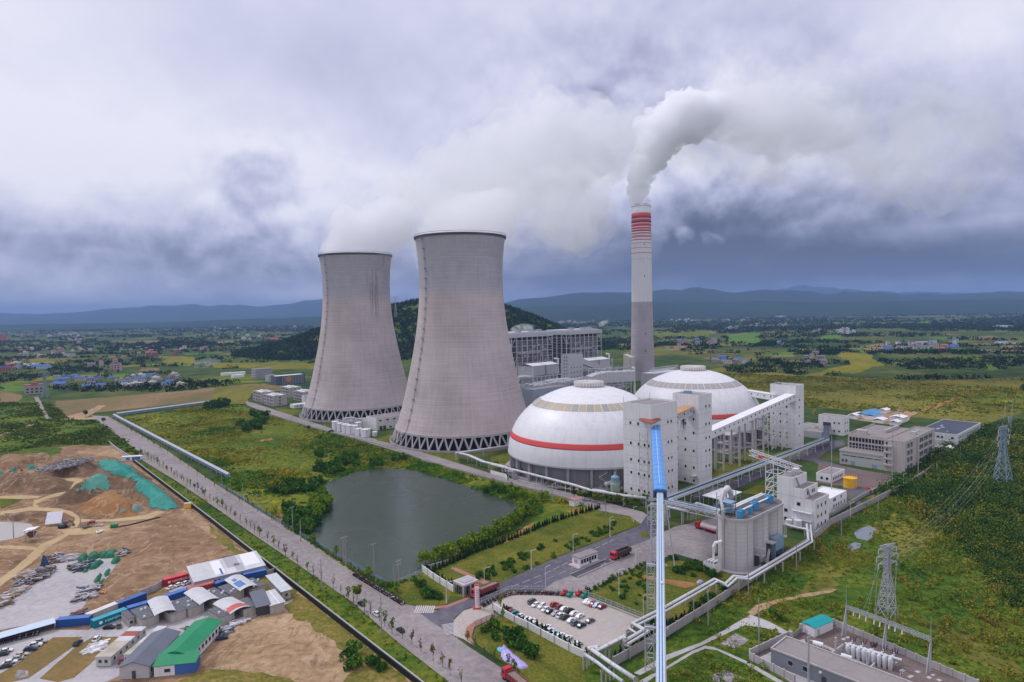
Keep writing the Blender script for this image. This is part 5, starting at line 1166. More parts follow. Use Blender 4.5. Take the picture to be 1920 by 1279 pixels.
def dorm(label,u,v,sx=15,sy=29,h=11.8):
 t=simple_block('dormitory',label,P(u,v),sx,sy,h,'concrete_pale','dome_white',cat='dormitory',par=.9,group='grey dormitory blocks',wx=[(z,[2.4+i*3.05 for i in range(9)])for z in(1.4,5,8.4)],wy=[(z,(7,))for z in(1.4,5,8.4)],wsize=(2.1,1.7))
 mb=MB();mb.box(4,9,6,9,h-.8,h+1.4);mb.box(5,8,16,20,h-.8,h+1.2);mb.build('roof_hut',MATS['white_clean'],t)
 mb=MB()
 for y in(0,10,19.5):mb.box(-.5,0,y,y+1,0,h)
 mb.build('pier',MATS['concrete_pale'],t);return t
dorm('nearest grey dormitory block beside the perimeter road',513.5,762);dorm('grey dormitory block left behind the nearest dormitory',491.7,754.5);dorm('grey dormitory block touching the edge of the farther cooling tower',569.8,754);dorm('rearmost grey dormitory block, in front of the sports hall',543.7,745)
simple_block('substation_hut','low white hut between the dormitories and the farther cooling tower',P(551,766),16,10,4,'white_clean','dome_white',wy=[(1.4,(4,8,12))])
M('hall_dark',(.09,.11,.16),.6,.12);t=simple_block('sports_hall','dark grey sports hall with a round gold emblem on its front',P(517.7,722.5),44,18,13,'hall_dark','dome_white',cat='sports hall');
for i in range(14):mb=MB();mb.box(9.4+i*2.4,10+i*2.4,-.3,0,0,12.4);mb.build('fin',MATS['grey_steel'],t)
mb=MB();mb.add([(19+4.2*math.cos(a),-.45,7.4+4.2*math.sin(a))for a in np.linspace(0,2*PI,20,endpoint=False)]+[(19+4.2*math.cos(a),-.31,7.4+4.2*math.sin(a))for a in np.linspace(0,2*PI,20,endpoint=False)],[tuple(range(20))]+[(i,20+i,20+(i+1)%20,(i+1)%20)for i in range(20)]);mb.build('emblem',M('gold',(.55,.25,.03),.5),t)
simple_block('changing_rooms','small dark annex left of the sports hall',P(505,716),10,16,10,'grey_steel','roof_grey')
t=simple_block('terraced_building','grey building with stacked horizontal balconies beyond the sports hall',P(480,712),26,16,17,'grey_steel','roof_grey',cat='apartment building')
for z in(4,8,12,15.8):mb=MB();mb.box(-1.6,27,-1.6,0,z,z+.8);mb.box(-1.6,0,0,16,z,z+.8);mb.build('balcony',MATS['concrete_pale'],t)
for i,(u,v,sx,lab)in enumerate(((417,705,18,'leftmost white shed'),(436,704,22,'middle white shed'),(437,709,18,'nearest white shed'))):simple_block('site_shed',lab+' in the row left of the balconied building',P(u,v),sx,9,4.5,'white_clean','dome_white',cat='shed',par=0)
TK=[('T 1395,862',3.7,6.2,'rounded white tank with a stair, rightmost large one of the tank cluster'),('T 1465,855',2.2,3.4,'smallest white tank at the right end of the tank cluster'),('T 1115,800',3.0,7.4,'leftmost tall white tank of the tank cluster'),('T 1155,812',2.8,7.0,'second tall white tank from the left in the tank cluster'),('T 1205,826',3.0,7.4,'third tall white tank from the left in the tank cluster'),('T 1245,836',3.0,7.4,'fourth tall white tank from the left in the tank cluster'),('T 1290,836',3.0,7.0,'fifth tall white tank from the left in the tank cluster'),('T 1325,850',2.8,5.6,'white tank left of the rounded one with the stair'),('T 1240,790',3,7.2,'white tank in the back row of the cluster, left'),('T 1320,805',3,7,'white tank in the back row of the cluster, right')]
for s,r,h,lab in TK:tank('storage_tank',lab,p1(s)+E1*r,r,h,'white_clean','white tanks beside the perimeter road')
pipe_rack_mass('steel_pipe_rack','white steel walkways and pipes over the tank cluster',p1('T 1180,815')+E2*2,15,16,9,4,2,5,9)
t=simple_block('pump_house','long white pump house between the two cooling towers',P(706,807.2),42,17,10.6,'white_wall','roof_grey',wy=[(7.4,[4+i*7 for i in range(6)]),(.8,(14,21))],wsize=(2.4,1.2),cat='pump house')
for x in(3,6.5,25,31):mb=MB();mb.box(x,x+2.8,-.08,.02,.05,3.2);mb.build('door',MATS['panel_dark'],t)
simple_block('pump_annex','lower white annex on the left of the pump house',P(706,807.2)+E1*17.2,18,9,8,'white_wall','roof_grey')
simple_block('valve_hut','small white hut at the left foot of the farther cooling tower',P(571,757),7,7,9,'white_clean')
def pipeline(name,label,pts,r,mat='pipe_white',every=12,twin=0,group=None,rail=True,post='concrete_pale',cat='pipeline',posth=None):
 r*=.78;pts=[Vector(p)for p in pts];o=Vector((pts[0].x,pts[0].y,0));t=T(name,label,cat,o,0,group)
 mb=MB();mb.tube([p-o for p in pts],r,10);mb.build('pipe',MATS[mat],t,smooth=True)
 for p,d in along(pts,step=every*.6):q=p-o;mb=MB();mb.tube([q-d*.12,q+d*.12],r*1.14,10);mb.build('joint_collar',MATS['frame_grey'],t)
 if twin:
  mb=MB();off=offset_line(pts,twin);mb.tube([p-o-Vector((0,0,.2))for p in off],r*.8,8);mb.build('pipe',MATS[mat],t,smooth=True)
 for p,d in along(pts,step=every):
  q=p-o;s=Vector((-d.y,d.x,0));s.normalize();w=abs(twin)/2+.7;c=q+s*(twin/2);mb=MB();h=q.z-r-.05
  for k in(-1,1):mb.beam((c.x+s.x*w*k,c.y+s.y*w*k,0),(c.x+s.x*w*k,c.y+s.y*w*k,h),.4)
  mb.beam(c+s*(w+.3)*1+Vector((0,0,-r-.25)),c-s*(w+.3)+Vector((0,0,-r-.25)),.4);mb.build('support',MATS[post],t)
 return t
pipeline('pipe_run','twin white pipes along the outer wall, bending past the silos',pw('D 1130,330 1145,425 1140,425',6)[:1]+[P(*px('D 1140,428')[0],4.4)]+pw('D 765,650 690,642 640,690 575,660 275,830 85,925 150,965 30,1035',4.2),.62,twin=1.5,every=14)
pipeline('pipe_run','white pipe from the silos to the steam pipe by the outer wall',pw('R 920,655 1040,690 1130,705 1155,720',5.4)+[P(*px('R 1155,800')[0],2.0)],.6,every=8)
pipeline('pipe_run','fat white pipe stepping along the car park wall towards the camera',pw('U 1670,850 1650,822 1385,960 1375,925 1312,938 1560,1110 1760,1240',4.6),.75,every=7,twin=0)
pipeline('pipe_run','lower white pipe leaving the car park wall corner at the bottom edge',pw('U 1265,1000 1390,1082 1500,1170 1640,1270',4.2),.6,every=6)
pipeline('pipe_run','white pipe zigzag at the far corner of the car park',pw('U 1700,735 1780,790 1850,748 1670,852',3.6),.5,every=9)
pipeline('pipe_run','long white pipe rack in front of the nearer dome',pw('N 0,868 250,930 720,1050 860,1095 960,1108 1150,1140 1330,1160',5.2),.9,every=11)
pipeline('pipe_run','white pipe bridge at the foot of the nearer cooling tower',pw('K 820,1195 1095,1155',5.0),.8,every=16);pipeline('pipe_run','white pipes descending from the cooling tower foot to the dome',pw('K 820,1192 880,1205 960,1240 1060,1262 1120,1290',4.6),.8,every=12,twin=1.6)
pipeline('pipe_run','fat white pipe on legs right of the blue hood mouth',pw('D 285,222 400,248 430,240 425,225',6.5),1.0,every=8);pipeline('pipe_run','fat white pipe behind the steel truss near the silos',pw('D 455,215 470,205 610,248 645,255',7),.9,every=10)
pipeline('pipe_run','thin white pipe on the ground rack below the nearest white tower',pw('X 200,950 280,960 430,1000 590,1010',3.6),.6,every=7)
def belt(name,label,p,q,w,h,truss=False,every=14,legm='white_steel'):
 p,q=Vector(p),Vector(q);o=Vector((p.x,p.y,0));t=T(name,label,'conveyor',o);d=(q-p);L=d.length;n=d.normalized();s=n.cross(Vector((0,0,1))).normalized();up=s.cross(n);a=p-o
 def bx(mb,x0,x1,y0,y1,z0,z1):
  c=[a+n*x+s*y+up*z for x,y,z in((x0,y0,z0),(x1,y0,z0),(x1,y1,z0),(x0,y1,z0),(x0,y0,z1),(x1,y0,z1),(x1,y1,z1),(x0,y1,z1))];mb.add(c,[(3,2,1,0),(4,5,6,7),(0,1,5,4),(1,2,6,5),(2,3,7,6),(3,0,4,7)])
 mb=MB();bx(mb,0,L,-w/2,w/2,-.5,0);mb.build('deck',MATS['white_steel'],t);mb=MB();bx(mb,0,L,-w*.22,w*.22,.02,.5);mb.build('belt',M('belt_dark',(.05,.055,.09),.7),t)
 for y in(-w*.4,w*.4):mb=MB();mb.tube([a+s*y+up*.35,a+d+s*y+up*.35],.32,8);mb.build('cover',MATS['belt_paleblue'],t)
 mb=MB();st=2.4;k=0;x=0
 while x<L-st:
  for y in(-w/2,w/2):
   if truss:mb.beam(a+n*x+s*y+up*(-2.2 if k%2 else .6),a+n*(x+st)+s*y+up*(.6 if k%2 else-2.2),.18)
   mb.beam(a+n*x+s*y,a+n*x+s*y+up*1.1,.1)
  x+=st;k+=1
 for y in(-w/2,w/2):
  mb.beam(a+s*y+up*1.1,a+d+s*y+up*1.1,.1)
  if truss:mb.beam(a+s*y-up*2.2,a+d+s*y-up*2.2,.25)
 mb.build('railing',MATS['white_steel'],t)
 for c,dd in along([a,a+d],step=every):
  mb=MB()
  for y in(-w/2,w/2):mb.beam(c+s*y*1.3-Vector((0,0,c.z)),c+s*y-Vector((0,0,.5)),.28)
  mb.beam(c+s*w/2-Vector((0,0,c.z*.5)),c-s*w/2-Vector((0,0,c.z*.5)),.2);mb.build('trestle_leg',MATS[legm],t)
 return t
belt('belt_conveyor','long straight belt conveyor on legs running right from the nearest tower',P(1247,938,8),P(1550,823.5,4.5),4.2,1)
belt('truss_bridge','white lattice bridge with belts from blue hood mouth to the silos',P(1250,940,8.5),P(1356,963,8.5),3.6,1,True,18)
lattice_tower('stair_trestle','squat steel landing tower under the blue hood mouth',P(1234,985)-E2*1,6,9.5,'galvanised',st=2.5)
t=T('process_vessel','pale green bottle-shaped vessel beside the nearest white tower','vessel',P(1159,923)+E1*2,0);mb=MB();mb.lathe([(2.7,0),(2.7,4.6),(2.2,5.2),(2.1,5.3)],24);mb.build('lower_tank',M('pale_green',(.34,.43,.36),.6),t);mb=MB();mb.lathe([(2.3,5.3),(2.3,8.2),(.6,9.4),(.5,10.4),(.01,10.4)],24);mb.build('upper_dome',MATS['steel_blue'],t);mb=MB()
for k in range(8):a=k*PI/4;mb.beam((2.8*math.cos(a),2.8*math.sin(a),4.6),(2.8*math.cos(a),2.8*math.sin(a),5.9),.1)
mb.lathe([(2.8,5.8),(2.9,5.8),(2.9,5.9),(2.8,5.9)],20);mb.build('railing',MATS['white_steel'],t)
t=T('horizontal_tank','white horizontal tank on saddles by the dome pipe rack','tank',P(1134,918),math.radians(30));mb=MB();mb.tube([(0,0,3),(.6,0,3),(7.4,0,3),(8,0,3)],[.5,1.2,1.2,.5],14);mb.build('tank_shell',MATS['white_clean'],t);mb=MB();mb.box(1,1.5,-1,1,0,2.2);mb.box(6.4,6.9,-1,1,0,2.2);mb.build('saddle',MATS['concrete_pale'],t)
def covered(label,a,b,w=2.5,z=3.2):
 a,b=Vector(a),Vector(b);o=a.copy();d=b-a;t=T('covered_conveyor',label,'conveyor',o,math.atan2(d.y,d.x));L=d.length;mb=MB();mb.add([(0,-w/2,z),(L,-w/2,z),(L,0,z+1),(0,0,z+1),(0,w/2,z),(L,w/2,z),(0,0,z-.1),(L,0,z-.1)],[(0,1,2,3),(3,2,5,4),(0,3,4,6),(1,7,5,2),(0,6,7,1),(6,4,5,7)]);mb.build('roof',M('conveyor_roof',(.40,.40,.46),.5,.15,.3),t)
 mb=MB();mb.box(0,L,-w*.3,w*.3,z-2.2,z-.5);mb.build('belt_box',MATS['steel_blue'],t);mb=MB();x=0
 while x<=L:
  for y in(-w*.4,w*.4):mb.beam((x,y,0),(x,y,z),.3)
  x+=9
 mb.build('post',MATS['concrete_pale'],t)
covered('long low covered conveyor running beside the main road to the corner',P(214,783),P(430,899));covered('covered conveyor turning right from the road corner towards the dormitories',P(219,781),P(391,758),3.8)
def paint(name,col,rough=.3):return M('paint_'+name,col,.42,.04,.5,spec=.3)
CARCOL=dict(white=(.72,.72,.74),silver=(.40,.41,.43),dark=(.035,.037,.045),navy=(.025,.035,.075),grey=(.13,.13,.14),red=(.42,.03,.035),maroon=(.22,.025,.035),teal=(.02,.22,.26),lightblue=(.38,.52,.66),blue=(.03,.08,.28),black=(.012,.012,.014),darkred=(.3,.03,.05),tan=(.5,.44,.36))
def loft(mb,secs):
 """secs: (x, half width at sill, z sill, half width at belt, z belt)"""
 n=len(secs);vs=[]
 for x,a,z0,b,z1 in secs:vs+=[(x,-a,z0),(x,-b,(z0+z1)*.55),(x,-b*.93,z1),(x,b*.93,z1),(x,b,(z0+z1)*.55),(x,a,z0)]
 fs=[(i*6+j,i*6+(j+1)%6,i*6+6+(j+1)%6,i*6+6+j)for i in range(n-1)for j in range(6)]+[(5,4,3,2,1,0),tuple(range(n*6-6,n*6))]
 mb.add(vs,fs)
CARS={}
def car_proto(kind,colour):
 key=kind+colour
 if key in CARS:return CARS[key]
 suv=kind=='suv';van=kind=='van';hb=.95 if not suv else 1.08;hr=1.44 if not suv else 1.72;W=.9
 if van:hb,hr=1.2,1.95
 pm=paint(colour,CARCOL[colour]);t=T('parked_car','','car')
 mb=MB();loft(mb,[(-2.25,.72,.34,.76,hb-.18),(-2.1,.84,.28,.88,hb-.03),(-1.2,.88,.24,W,hb),(.9,.88,.24,W,hb),(1.6,.87,.25,.87,hb-.12),(2.15,.8,.3,.78,hb-.25),(2.28,.66,.36,.64,hb-.42)])
 xr=(-1.95,-1.35,.15,.95)if suv else((-2.05,-1.55,-.05,.62)if not van else(-2.15,-2.0,1.0,1.75))
 if kind=='sedan':xr=(-1.75,-1.05,.4,1.0)
 mb.add([(xr[1]-.1,-.7,hr-.03),(xr[2]+.1,-.7,hr-.03),(xr[2]+.1,.7,hr-.03),(xr[1]-.1,.7,hr-.03),(xr[1]+.05,-.62,hr+.06),(xr[2]-.05,-.62,hr+.06),(xr[2]-.05,.62,hr+.06),(xr[1]+.05,.62,hr+.06)],[(0,1,5,4),(1,2,6,5),(2,3,7,6),(3,0,4,7),(4,5,6,7)])
 for y in(-1,1):
  for xa,xb in((xr[1],xr[0]),(xr[2],xr[3])):mb.beam((xa,y*.63,hr),(xb,y*.79,hb),.08)
  mb.beam(((xr[1]+xr[2])/2,y*.64,hr),((xr[0]+xr[3])/2,y*.81,hb),.09)
 mb.build('body',pm,t,smooth=False)
 mb=MB();mb.add([(xr[0],-.78,hb),(xr[3],-.78,hb),(xr[3],.78,hb),(xr[0],.78,hb),(xr[1],-.66,hr),(xr[2],-.66,hr),(xr[2],.66,hr),(xr[1],.66,hr)],[(0,1,5,4),(1,2,6,5),(2,3,7,6),(3,0,4,7),(4,5,6,7)]);mb.build('windows',MATS['car_glass'],t)
 mb=MB();n=14
 for r0,r1,y0,y1 in((.01,.31,-.1,.1),):
  vs=[(r1*math.cos(2*PI*k/n),y,r1*math.sin(2*PI*k/n))for y in(y0,y1)for k in range(n)];mb.add(vs,[tuple(range(n))[::-1],tuple(range(n,2*n))]+[(k,(k+1)%n,n+(k+1)%n,n+k)for k in range(n)])
 wm=None
 for x in(-1.35,1.38):
  for y in(-.8,.8):
   if wm is None:o=mb.build('wheel',MATS['tyre'],t);wm=o.data
   else:o=link('wheel',wm,t)
   o.location=(x,y,.31)
 mb=MB()
 for y in(-.62,.62):mb.box(2.1,2.27,y-.14,y+.14,hb-.4,hb-.26)
 o=mb.build('headlight',MATS['chrome'],t);CARS[key]=t;CARS[key+'_used']=False;return t
def car(kind,colour,loc,rz,label,group):
 p=car_proto(kind,colour);key=kind+colour
 if not CARS[key+'_used']:
  CARS[key+'_used']=True;KIDS[p.name]=[(c,list(c.children))for c in p.children];p.location=loc;p.rotation_euler=(0,0,rz);p.scale=(.8,.8,.8);p['label']=label;p['group']=group;return p
 return dup(p,loc,rz,.8,label,group)
CN=dict(white='white',silver='silver',dark='dark grey',navy='navy blue',grey='grey',red='red',maroon='maroon',teal='teal',lightblue='light blue',blue='blue',black='black',darkred='dark red',tan='beige')
def car_row(zone,spec,where,group,rz,z=.17,flip=False):
 cnt={}
 for i,(x,y,kc)in enumerate(spec):
  kind,col=kc.split('-');p=p1('%s %s,%s'%(zone,x,y),.6);p.z=z;cnt[col]=cnt.get(col,0)+1
  tot=sum(1 for s in spec if s[2].split('-')[1]==col)
  w='the only such' if tot==1 else nth(cnt[col])+' such'
  car(kind,col,p,rz+(PI if R.random()<.25 else 0)+R.uniform(-.04,.04),f'{CN[col]} {"car" if kind != "van" else "van"}, {w} {where}',group)
g='cars in the car park'
PR=ROT
car_row('U',[(735,473,'van-grey'),(772,500,'sedan-white'),(832,515,'suv-white'),(870,545,'sedan-white'),(913,567,'sedan-dark'),(968,586,'sedan-silver'),(1020,610,'suv-white'),(1068,627,'suv-dark'),(1126,655,'sedan-white'),(1167,685,'suv-grey'),(1228,706,'sedan-navy')],'from the gate, longest middle car park row',g,PR)
car_row('U',[(956,500,'suv-red'),(1010,525,'suv-maroon'),(1057,540,'sedan-white'),(1110,560,'suv-black'),(1155,587,'sedan-white'),(1213,613,'sedan-white'),(1315,660,'sedan-grey')],'from the gate, shorter second car park row',g,PR)
car_row('U',[(1281,468,'sedan-white'),(1312,481,'sedan-silver'),(1342,497,'sedan-darkred'),(1381,504,'sedan-lightblue'),(1434,520,'sedan-maroon')],'in the short row under the back fence',g,PR)
car_row('U',[(490,547,'suv-dark'),(530,568,'sedan-red'),(562,597,'van-teal'),(608,617,'sedan-white'),(655,636,'suv-silver'),(680,640,'sedan-white'),(725,660,'suv-white'),(757,689,'sedan-white'),(815,706,'sedan-tan'),(880,727,'suv-white'),(915,757,'sedan-white'),(962,786,'sedan-lightblue'),(1020,806,'sedan-white'),(1087,836,'suv-white'),(1187,893,'sedan-white')],'from the gate along the car park wall',g,PR)
g='cars at the builders\' yard';yr=math.radians(35)
def yard_angle(a,b):p,q=p1(a),p1(b);d=q-p;return math.atan2(d.y,d.x)
ra=yard_angle('E 50,700 420,470','E 50,700')if 0 else None
d_=p1('E 500,470')-p1('E 60,780');ROWA=math.atan2(d_.y,d_.x)
car_row('E',[(60,760,'sedan-dark'),(120,712,'sedan-white'),(195,668,'sedan-silver'),(255,622,'sedan-tan'),(362,560,'suv-navy'),(425,508,'suv-white'),(485,468,'suv-silver')],'from the bottom in the diagonal yard row, far left',g,ROWA-1.15,.12)
car_row('E',[(20,615,'sedan-dark'),(70,575,'sedan-white')],'at the left edge behind the diagonal yard row',g,ROWA-1.15,.12)
d_=p1('E 990,450')-p1('E 880,550');car('suv','dark',p1('E 935,505')+Vector((0,0,.12)),math.atan2(d_.y,d_.x),'dark grey car driving on the concrete strip between two brown plots',g)
car('suv','white',p1('E 1165,455')+Vector((0,0,.12)),math.atan2(d_.y,d_.x),'white car at the head of the scattered planks on brown ground',g)
car('van','grey',p1('E 1425,295')+Vector((0,0,.12)),math.atan2(d_.y,d_.x)+.5,'grey van beside the teal shipping container',g);car('sedan','black',p1('E 1310,315')+Vector((0,0,.12)),.1,'black car left of the grey van at the teal container',g)
car('suv','darkred',p1('E 1478,715')+Vector((0,0,.14)),math.atan2(d_.y,d_.x),'dark red car squeezed between the cream huts and the grey shed',g)
for x,y,kc,lab,a in((625,380,'sedan-white','leftmost of three white cars below the red container',1.2),(697,353,'sedan-white','middle of three white cars below the red container',1.2),(768,340,'suv-white','rightmost of three white cars below the red container',1.2),(820,395,'sedan-blue','blue car near the eave of the big patched roof',.3),(760,412,'suv-silver','silver car left of the blue car near the patched roof',.4),(690,445,'sedan-dark','dark grey car tight behind the long blue containers',.4),(800,768,'sedan-silver','silver car in front of the green roof\'s upper end',.05),(922,745,'van-white','white van beside the green roof\'s upper end',1.1),(1003,737,'suv-white','white car right of the white van above the green roof',1.3),(1110,868,'sedan-navy','navy car by the long side of the green-roofed shed',.4)):
 k,c=kc.split('-');car(k,c,p1('F %d,%d'%(x,y))+Vector((0,0,.12)),a,lab,g)
g='cars on the main road';d_=p1('p 480,1001')-p1('p 661,1128');MR=math.atan2(d_.y,d_.x)
car('suv','white',p1('B 890,915')+Vector((0,0,.12)),MR,'white car parked on the left kerb of the main road',g);car('sedan','dark',p1('B 1022,1003')+Vector((0,0,.12)),MR,'dark grey car under a small tree at the main road\'s left kerb',g);car('sedan','black',p1('B 808,858')+Vector((0,0,.12)),MR,'black car half hidden by a bushy tree on the left kerb',g)
car('van','white',p1('W 215,672')+Vector((0,0,.12)),ROT,'white van driving beside the plant wall near the office block',g)
def wheelrow(mb,xs,r,w):
 n=14
 for x in xs:
  for y in(-1.05,1.05):
   vs=[(x+r*math.cos(2*PI*k/n),y+s*w,r+r*math.sin(2*PI*k/n))for s in(-1,1)for k in range(n)];mb.add(vs,[tuple(range(n))[::-1],tuple(range(n,2*n))]+[(k,(k+1)%n,n+(k+1)%n,n+k)for k in range(n)])
def lorry(label,loc,rz,kind='tipper',L=12.0,cargo='bed_red'):
 t=T('lorry',label,'lorry',loc,rz,'red lorries');RP=paint('lorry',(.48,.03,.05),.4)
 mb=MB();mb.add([(0,-1.25,.7),(-.25,-1.25,1.6),(-.35,-1.15,3.0),(-2.1,-1.15,3.25),(-2.3,-1.25,.7),(0,1.25,.7),(-.25,1.25,1.6),(-.35,1.15,3.0),(-2.1,1.15,3.25),(-2.3,1.25,.7)],[(0,1,2,3,4)[::-1],(5,6,7,8,9),(0,5,6,1),(1,6,7,2),(2,7,8,3),(3,8,9,4),(4,9,5,0)][:]);cab=mb.build('cab',RP,t)
 mb=MB();mb.add([(-.235,-1.05,1.75),(-.235,1.05,1.75),(-.325,1.0,2.7),(-.325,-1.0,2.7)],[(0,1,2,3)]);mb.add([(-.5,1.262,1.75),(-1.6,1.262,1.75),(-1.6,1.21,2.6),(-.6,1.21,2.6)],[(0,1,2,3)]);mb.add([(-.5,-1.262,1.75),(-1.6,-1.262,1.75),(-1.6,-1.21,2.6),(-.6,-1.21,2.6)],[(3,2,1,0)]);mb.build('windscreen',MATS['glass'],cab)
 for y in(-.8,.8):mb=MB();mb.box(-.02,.04,y-.2,y+.2,.85,1.1);mb.build('headlight',MATS['chrome'],cab)
 mb=MB();mb.box(-L,-.3,-.5,.5,.75,1.05);mb.build('chassis',MATS['dark_steel'],t)
 mb=MB();wheelrow(mb,[-1.2,-3.1,-L+4.6,-L+3.2,-L+1.6],.52,.17);mb.build('wheels',MATS['tyre'],t)
 if kind=='tipper':
  BM=M(cargo,(.25,.05,.05)if cargo=='bed_red' else(.10,.05,.055),.7,.3,.5);mb=MB();x0,x1=-L,-2.7
  mb.box(x0,x1,-1.25,1.25,1.1,1.3);mb.box(x0,x1,-1.25,-1.13,1.3,2.7);mb.box(x0,x1,1.13,1.25,1.3,2.7);mb.box(x0,x0+.12,-1.13,1.13,1.3,2.7);mb.box(x1-.12,x1,-1.13,1.13,1.3,2.9)
  for x in np.linspace(x0+.6,x1-.6,8):mb.box(x,x+.14,-1.33,-1.25,1.15,2.7);mb.box(x,x+.14,1.25,1.33,1.15,2.7)
  mb.build('cargo_bed',BM,t);mb=MB();mb.box(x0+.13,x1-.13,-1.12,1.12,1.31,2.45 if cargo=='bed_red' else 1.6);mb.build('load',M('ash_load',(.22,.17,.15)if 1 else 0,.95,.3,.6),t)
 else:
  mb=MB();mb.tube([(-L,0,2.05),(-L+.5,0,2.05),(-3.2,0,2.05),(-2.7,0,2.05)],[.6,1.15,1.15,.6],16);mb.build('tank',M('tank_cream',(.62,.55,.52),.5),t,smooth=True);mb=MB();mb.box(-L,-2.6,-1.2,1.2,.95,1.3);mb.build('side_skirt',RP,t)
  mb=MB()
  for x in(-10,-7.5,-5):mb.cyl(x,0,.3,3.1,3.4,10)
  mb.beam((-L+.6,.5,3.25),(-3,.5,3.25),.08);mb.beam((-L+.6,-.5,3.25),(-3,-.5,3.25),.08);mb.build('hatch',MATS['grey_steel'],t)
 return t
def lorry_px(label,a,b,**k):
 p,q=p1(a),p1(b);d=p-q;lorry(label,p+Vector((0,0,.16)),math.atan2(d.y,d.x),L=d.length if 9<d.length<19 else 13,**k)
lorry_px('red tipper lorry with a loaded bed leaving through the gate','U 140,445','U 385,345');lorry_px('red lorry with an empty dark bed beside the weighbridge cabin','U 1530,60','C 1350,465',cargo='bed_dark');lorry_px('red lorry cut off by the bottom edge on the main road','C 560,1245','C 690,1350');lorry_px('red and cream tanker lorry standing in the truck yard behind the silos','R 25,690','R 240,755',kind='tanker')
def moto_mesh(col):
 mb=MB();n=10
 mb.cur=0
 for x in(-.62,.62):
  vs=[(x+.3*math.cos(2*PI*k/n),s*.06,.3+.3*math.sin(2*PI*k/n))for s in(-1,1)for k in range(n)];mb.add(vs,[tuple(range(n))[::-1],tuple(range(n,2*n))]+[(k,(k+1)%n,n+(k+1)%n,n+k)for k in range(n)])
 mb.box(-.75,.05,-.15,.15,.72,.84)
 mb.cur=1;mb.add([(-.8,-.14,.45),(.25,-.16,.35),(.5,-.17,.8),(.35,-.16,1.0),(-.1,-.14,.7),(-.8,-.12,.75),(-.8,.14,.45),(.25,.16,.35),(.5,.17,.8),(.35,.16,1.0),(-.1,.14,.7),(-.8,.12,.75)],[(0,1,2,3,4,5)[::-1],(6,7,8,9,10,11)]+[(i,(i+1)%6,6+(i+1)%6,6+i)for i in range(6)])
 mb.cur=2;mb.beam((.62,0,.3),(.42,0,1.05),.1);mb.beam((.42,-.36,1.08),(.42,.36,1.08),.06);mb.beam((.4,-.3,1.08),(.42,-.34,1.3),.05);mb.beam((.4,.3,1.08),(.42,.34,1.3),.05)
 me=bpy.data.meshes.new('motorbike');me.from_pydata(mb.v,[],mb.f)
 for m in(MATS['tyre'],M('moto_'+str(col),col,.4,.05),MATS['dark_steel']):me.materials.append(m)
 me.polygons.foreach_set('material_index',mb.mi);me.update();return me
MOTO=[moto_mesh(c)for c in((.03,.03,.035),(.30,.02,.03),(.16,.02,.05),(.04,.05,.1),(.45,.43,.42))]
def motos(line,n,rz,where,group):
 for i,(p,d)in enumerate(along(line,n=n,jit=.15)):
  o=link('motorbike',R.choice(MOTO));o.location=(p.x,p.y,.18);o.rotation_euler=(R.choice((-.12,-.08)),0,math.atan2(d.y,d.x)+rz+R.uniform(-.15,.15))
  tag(o,f'parked motorbike, {nth(i + 1)} {where}','motorbike',group)
motos(pw('U 240,525 320,482 400,445 520,405 570,398 800,398 1040,410'),56,PI/2-.25,'from the gate along the car park fence','motorbikes along the car park fence')
motos(pw('B 772,697 850,745 940,800 1035,858'),62,PI/2-.3,'from the far end along the main road pavement','motorbikes along the main road')
def trike(label,p,col):
 t=T('cargo_tricycle',label,'tricycle',p,ROT,'tricycles in the car park');m=paint(col,CARCOL.get(col,(.02,.25,.2)));mb=MB();mb.add([(1.3,-.5,.5),(1.3,.5,.5),(.9,.55,1.7),(.9,-.55,1.7),(-.1,-.6,1.75),(-.1,.6,1.75),(-.1,.6,.5),(-.1,-.6,.5)],[(0,1,2,3),(3,2,5,4),(4,5,6,7),(0,3,4,7),(1,6,5,2),(0,7,6,1)]);mb.box(-1.5,-.15,-.65,.65,.5,1.15);mb.build('body',m,t)
 mb=MB();mb.add([(1.21,-.42,.85),(1.21,.42,.85),(.96,.46,1.55),(.96,-.46,1.55)],[(0,1,2,3)]);mb.build('windscreen',MATS['glass'],t);mb=MB()
 for x,y in((1.0,0),(-1,-.6),(-1,.6)):
  n=10;mb.add([(x+.28*math.cos(2*PI*k/n),y+s*.07,.28+.28*math.sin(2*PI*k/n))for s in(-1,1)for k in range(n)],[tuple(range(n))[::-1],tuple(range(n,2*n))]+[(k,(k+1)%n,n+(k+1)%n,n+k)for k in range(n)])
 mb.build('wheels',MATS['tyre'],t)
CARCOL['greenish']=(.01,.24,.17)
for x,y,c,l in((1060,408,'red','red tricycle next to the last motorbike of the car park fence'),(1115,421,'greenish','green tricycle right of the first red tricycle at the fence'),(1206,414,'red','red tricycle set apart between the two green ones'),(1258,433,'greenish','green tricycle nearest the short row under the back fence')):trike(l,p1('U %d,%d'%(x,y))+Vector((0,0,.17)),c)
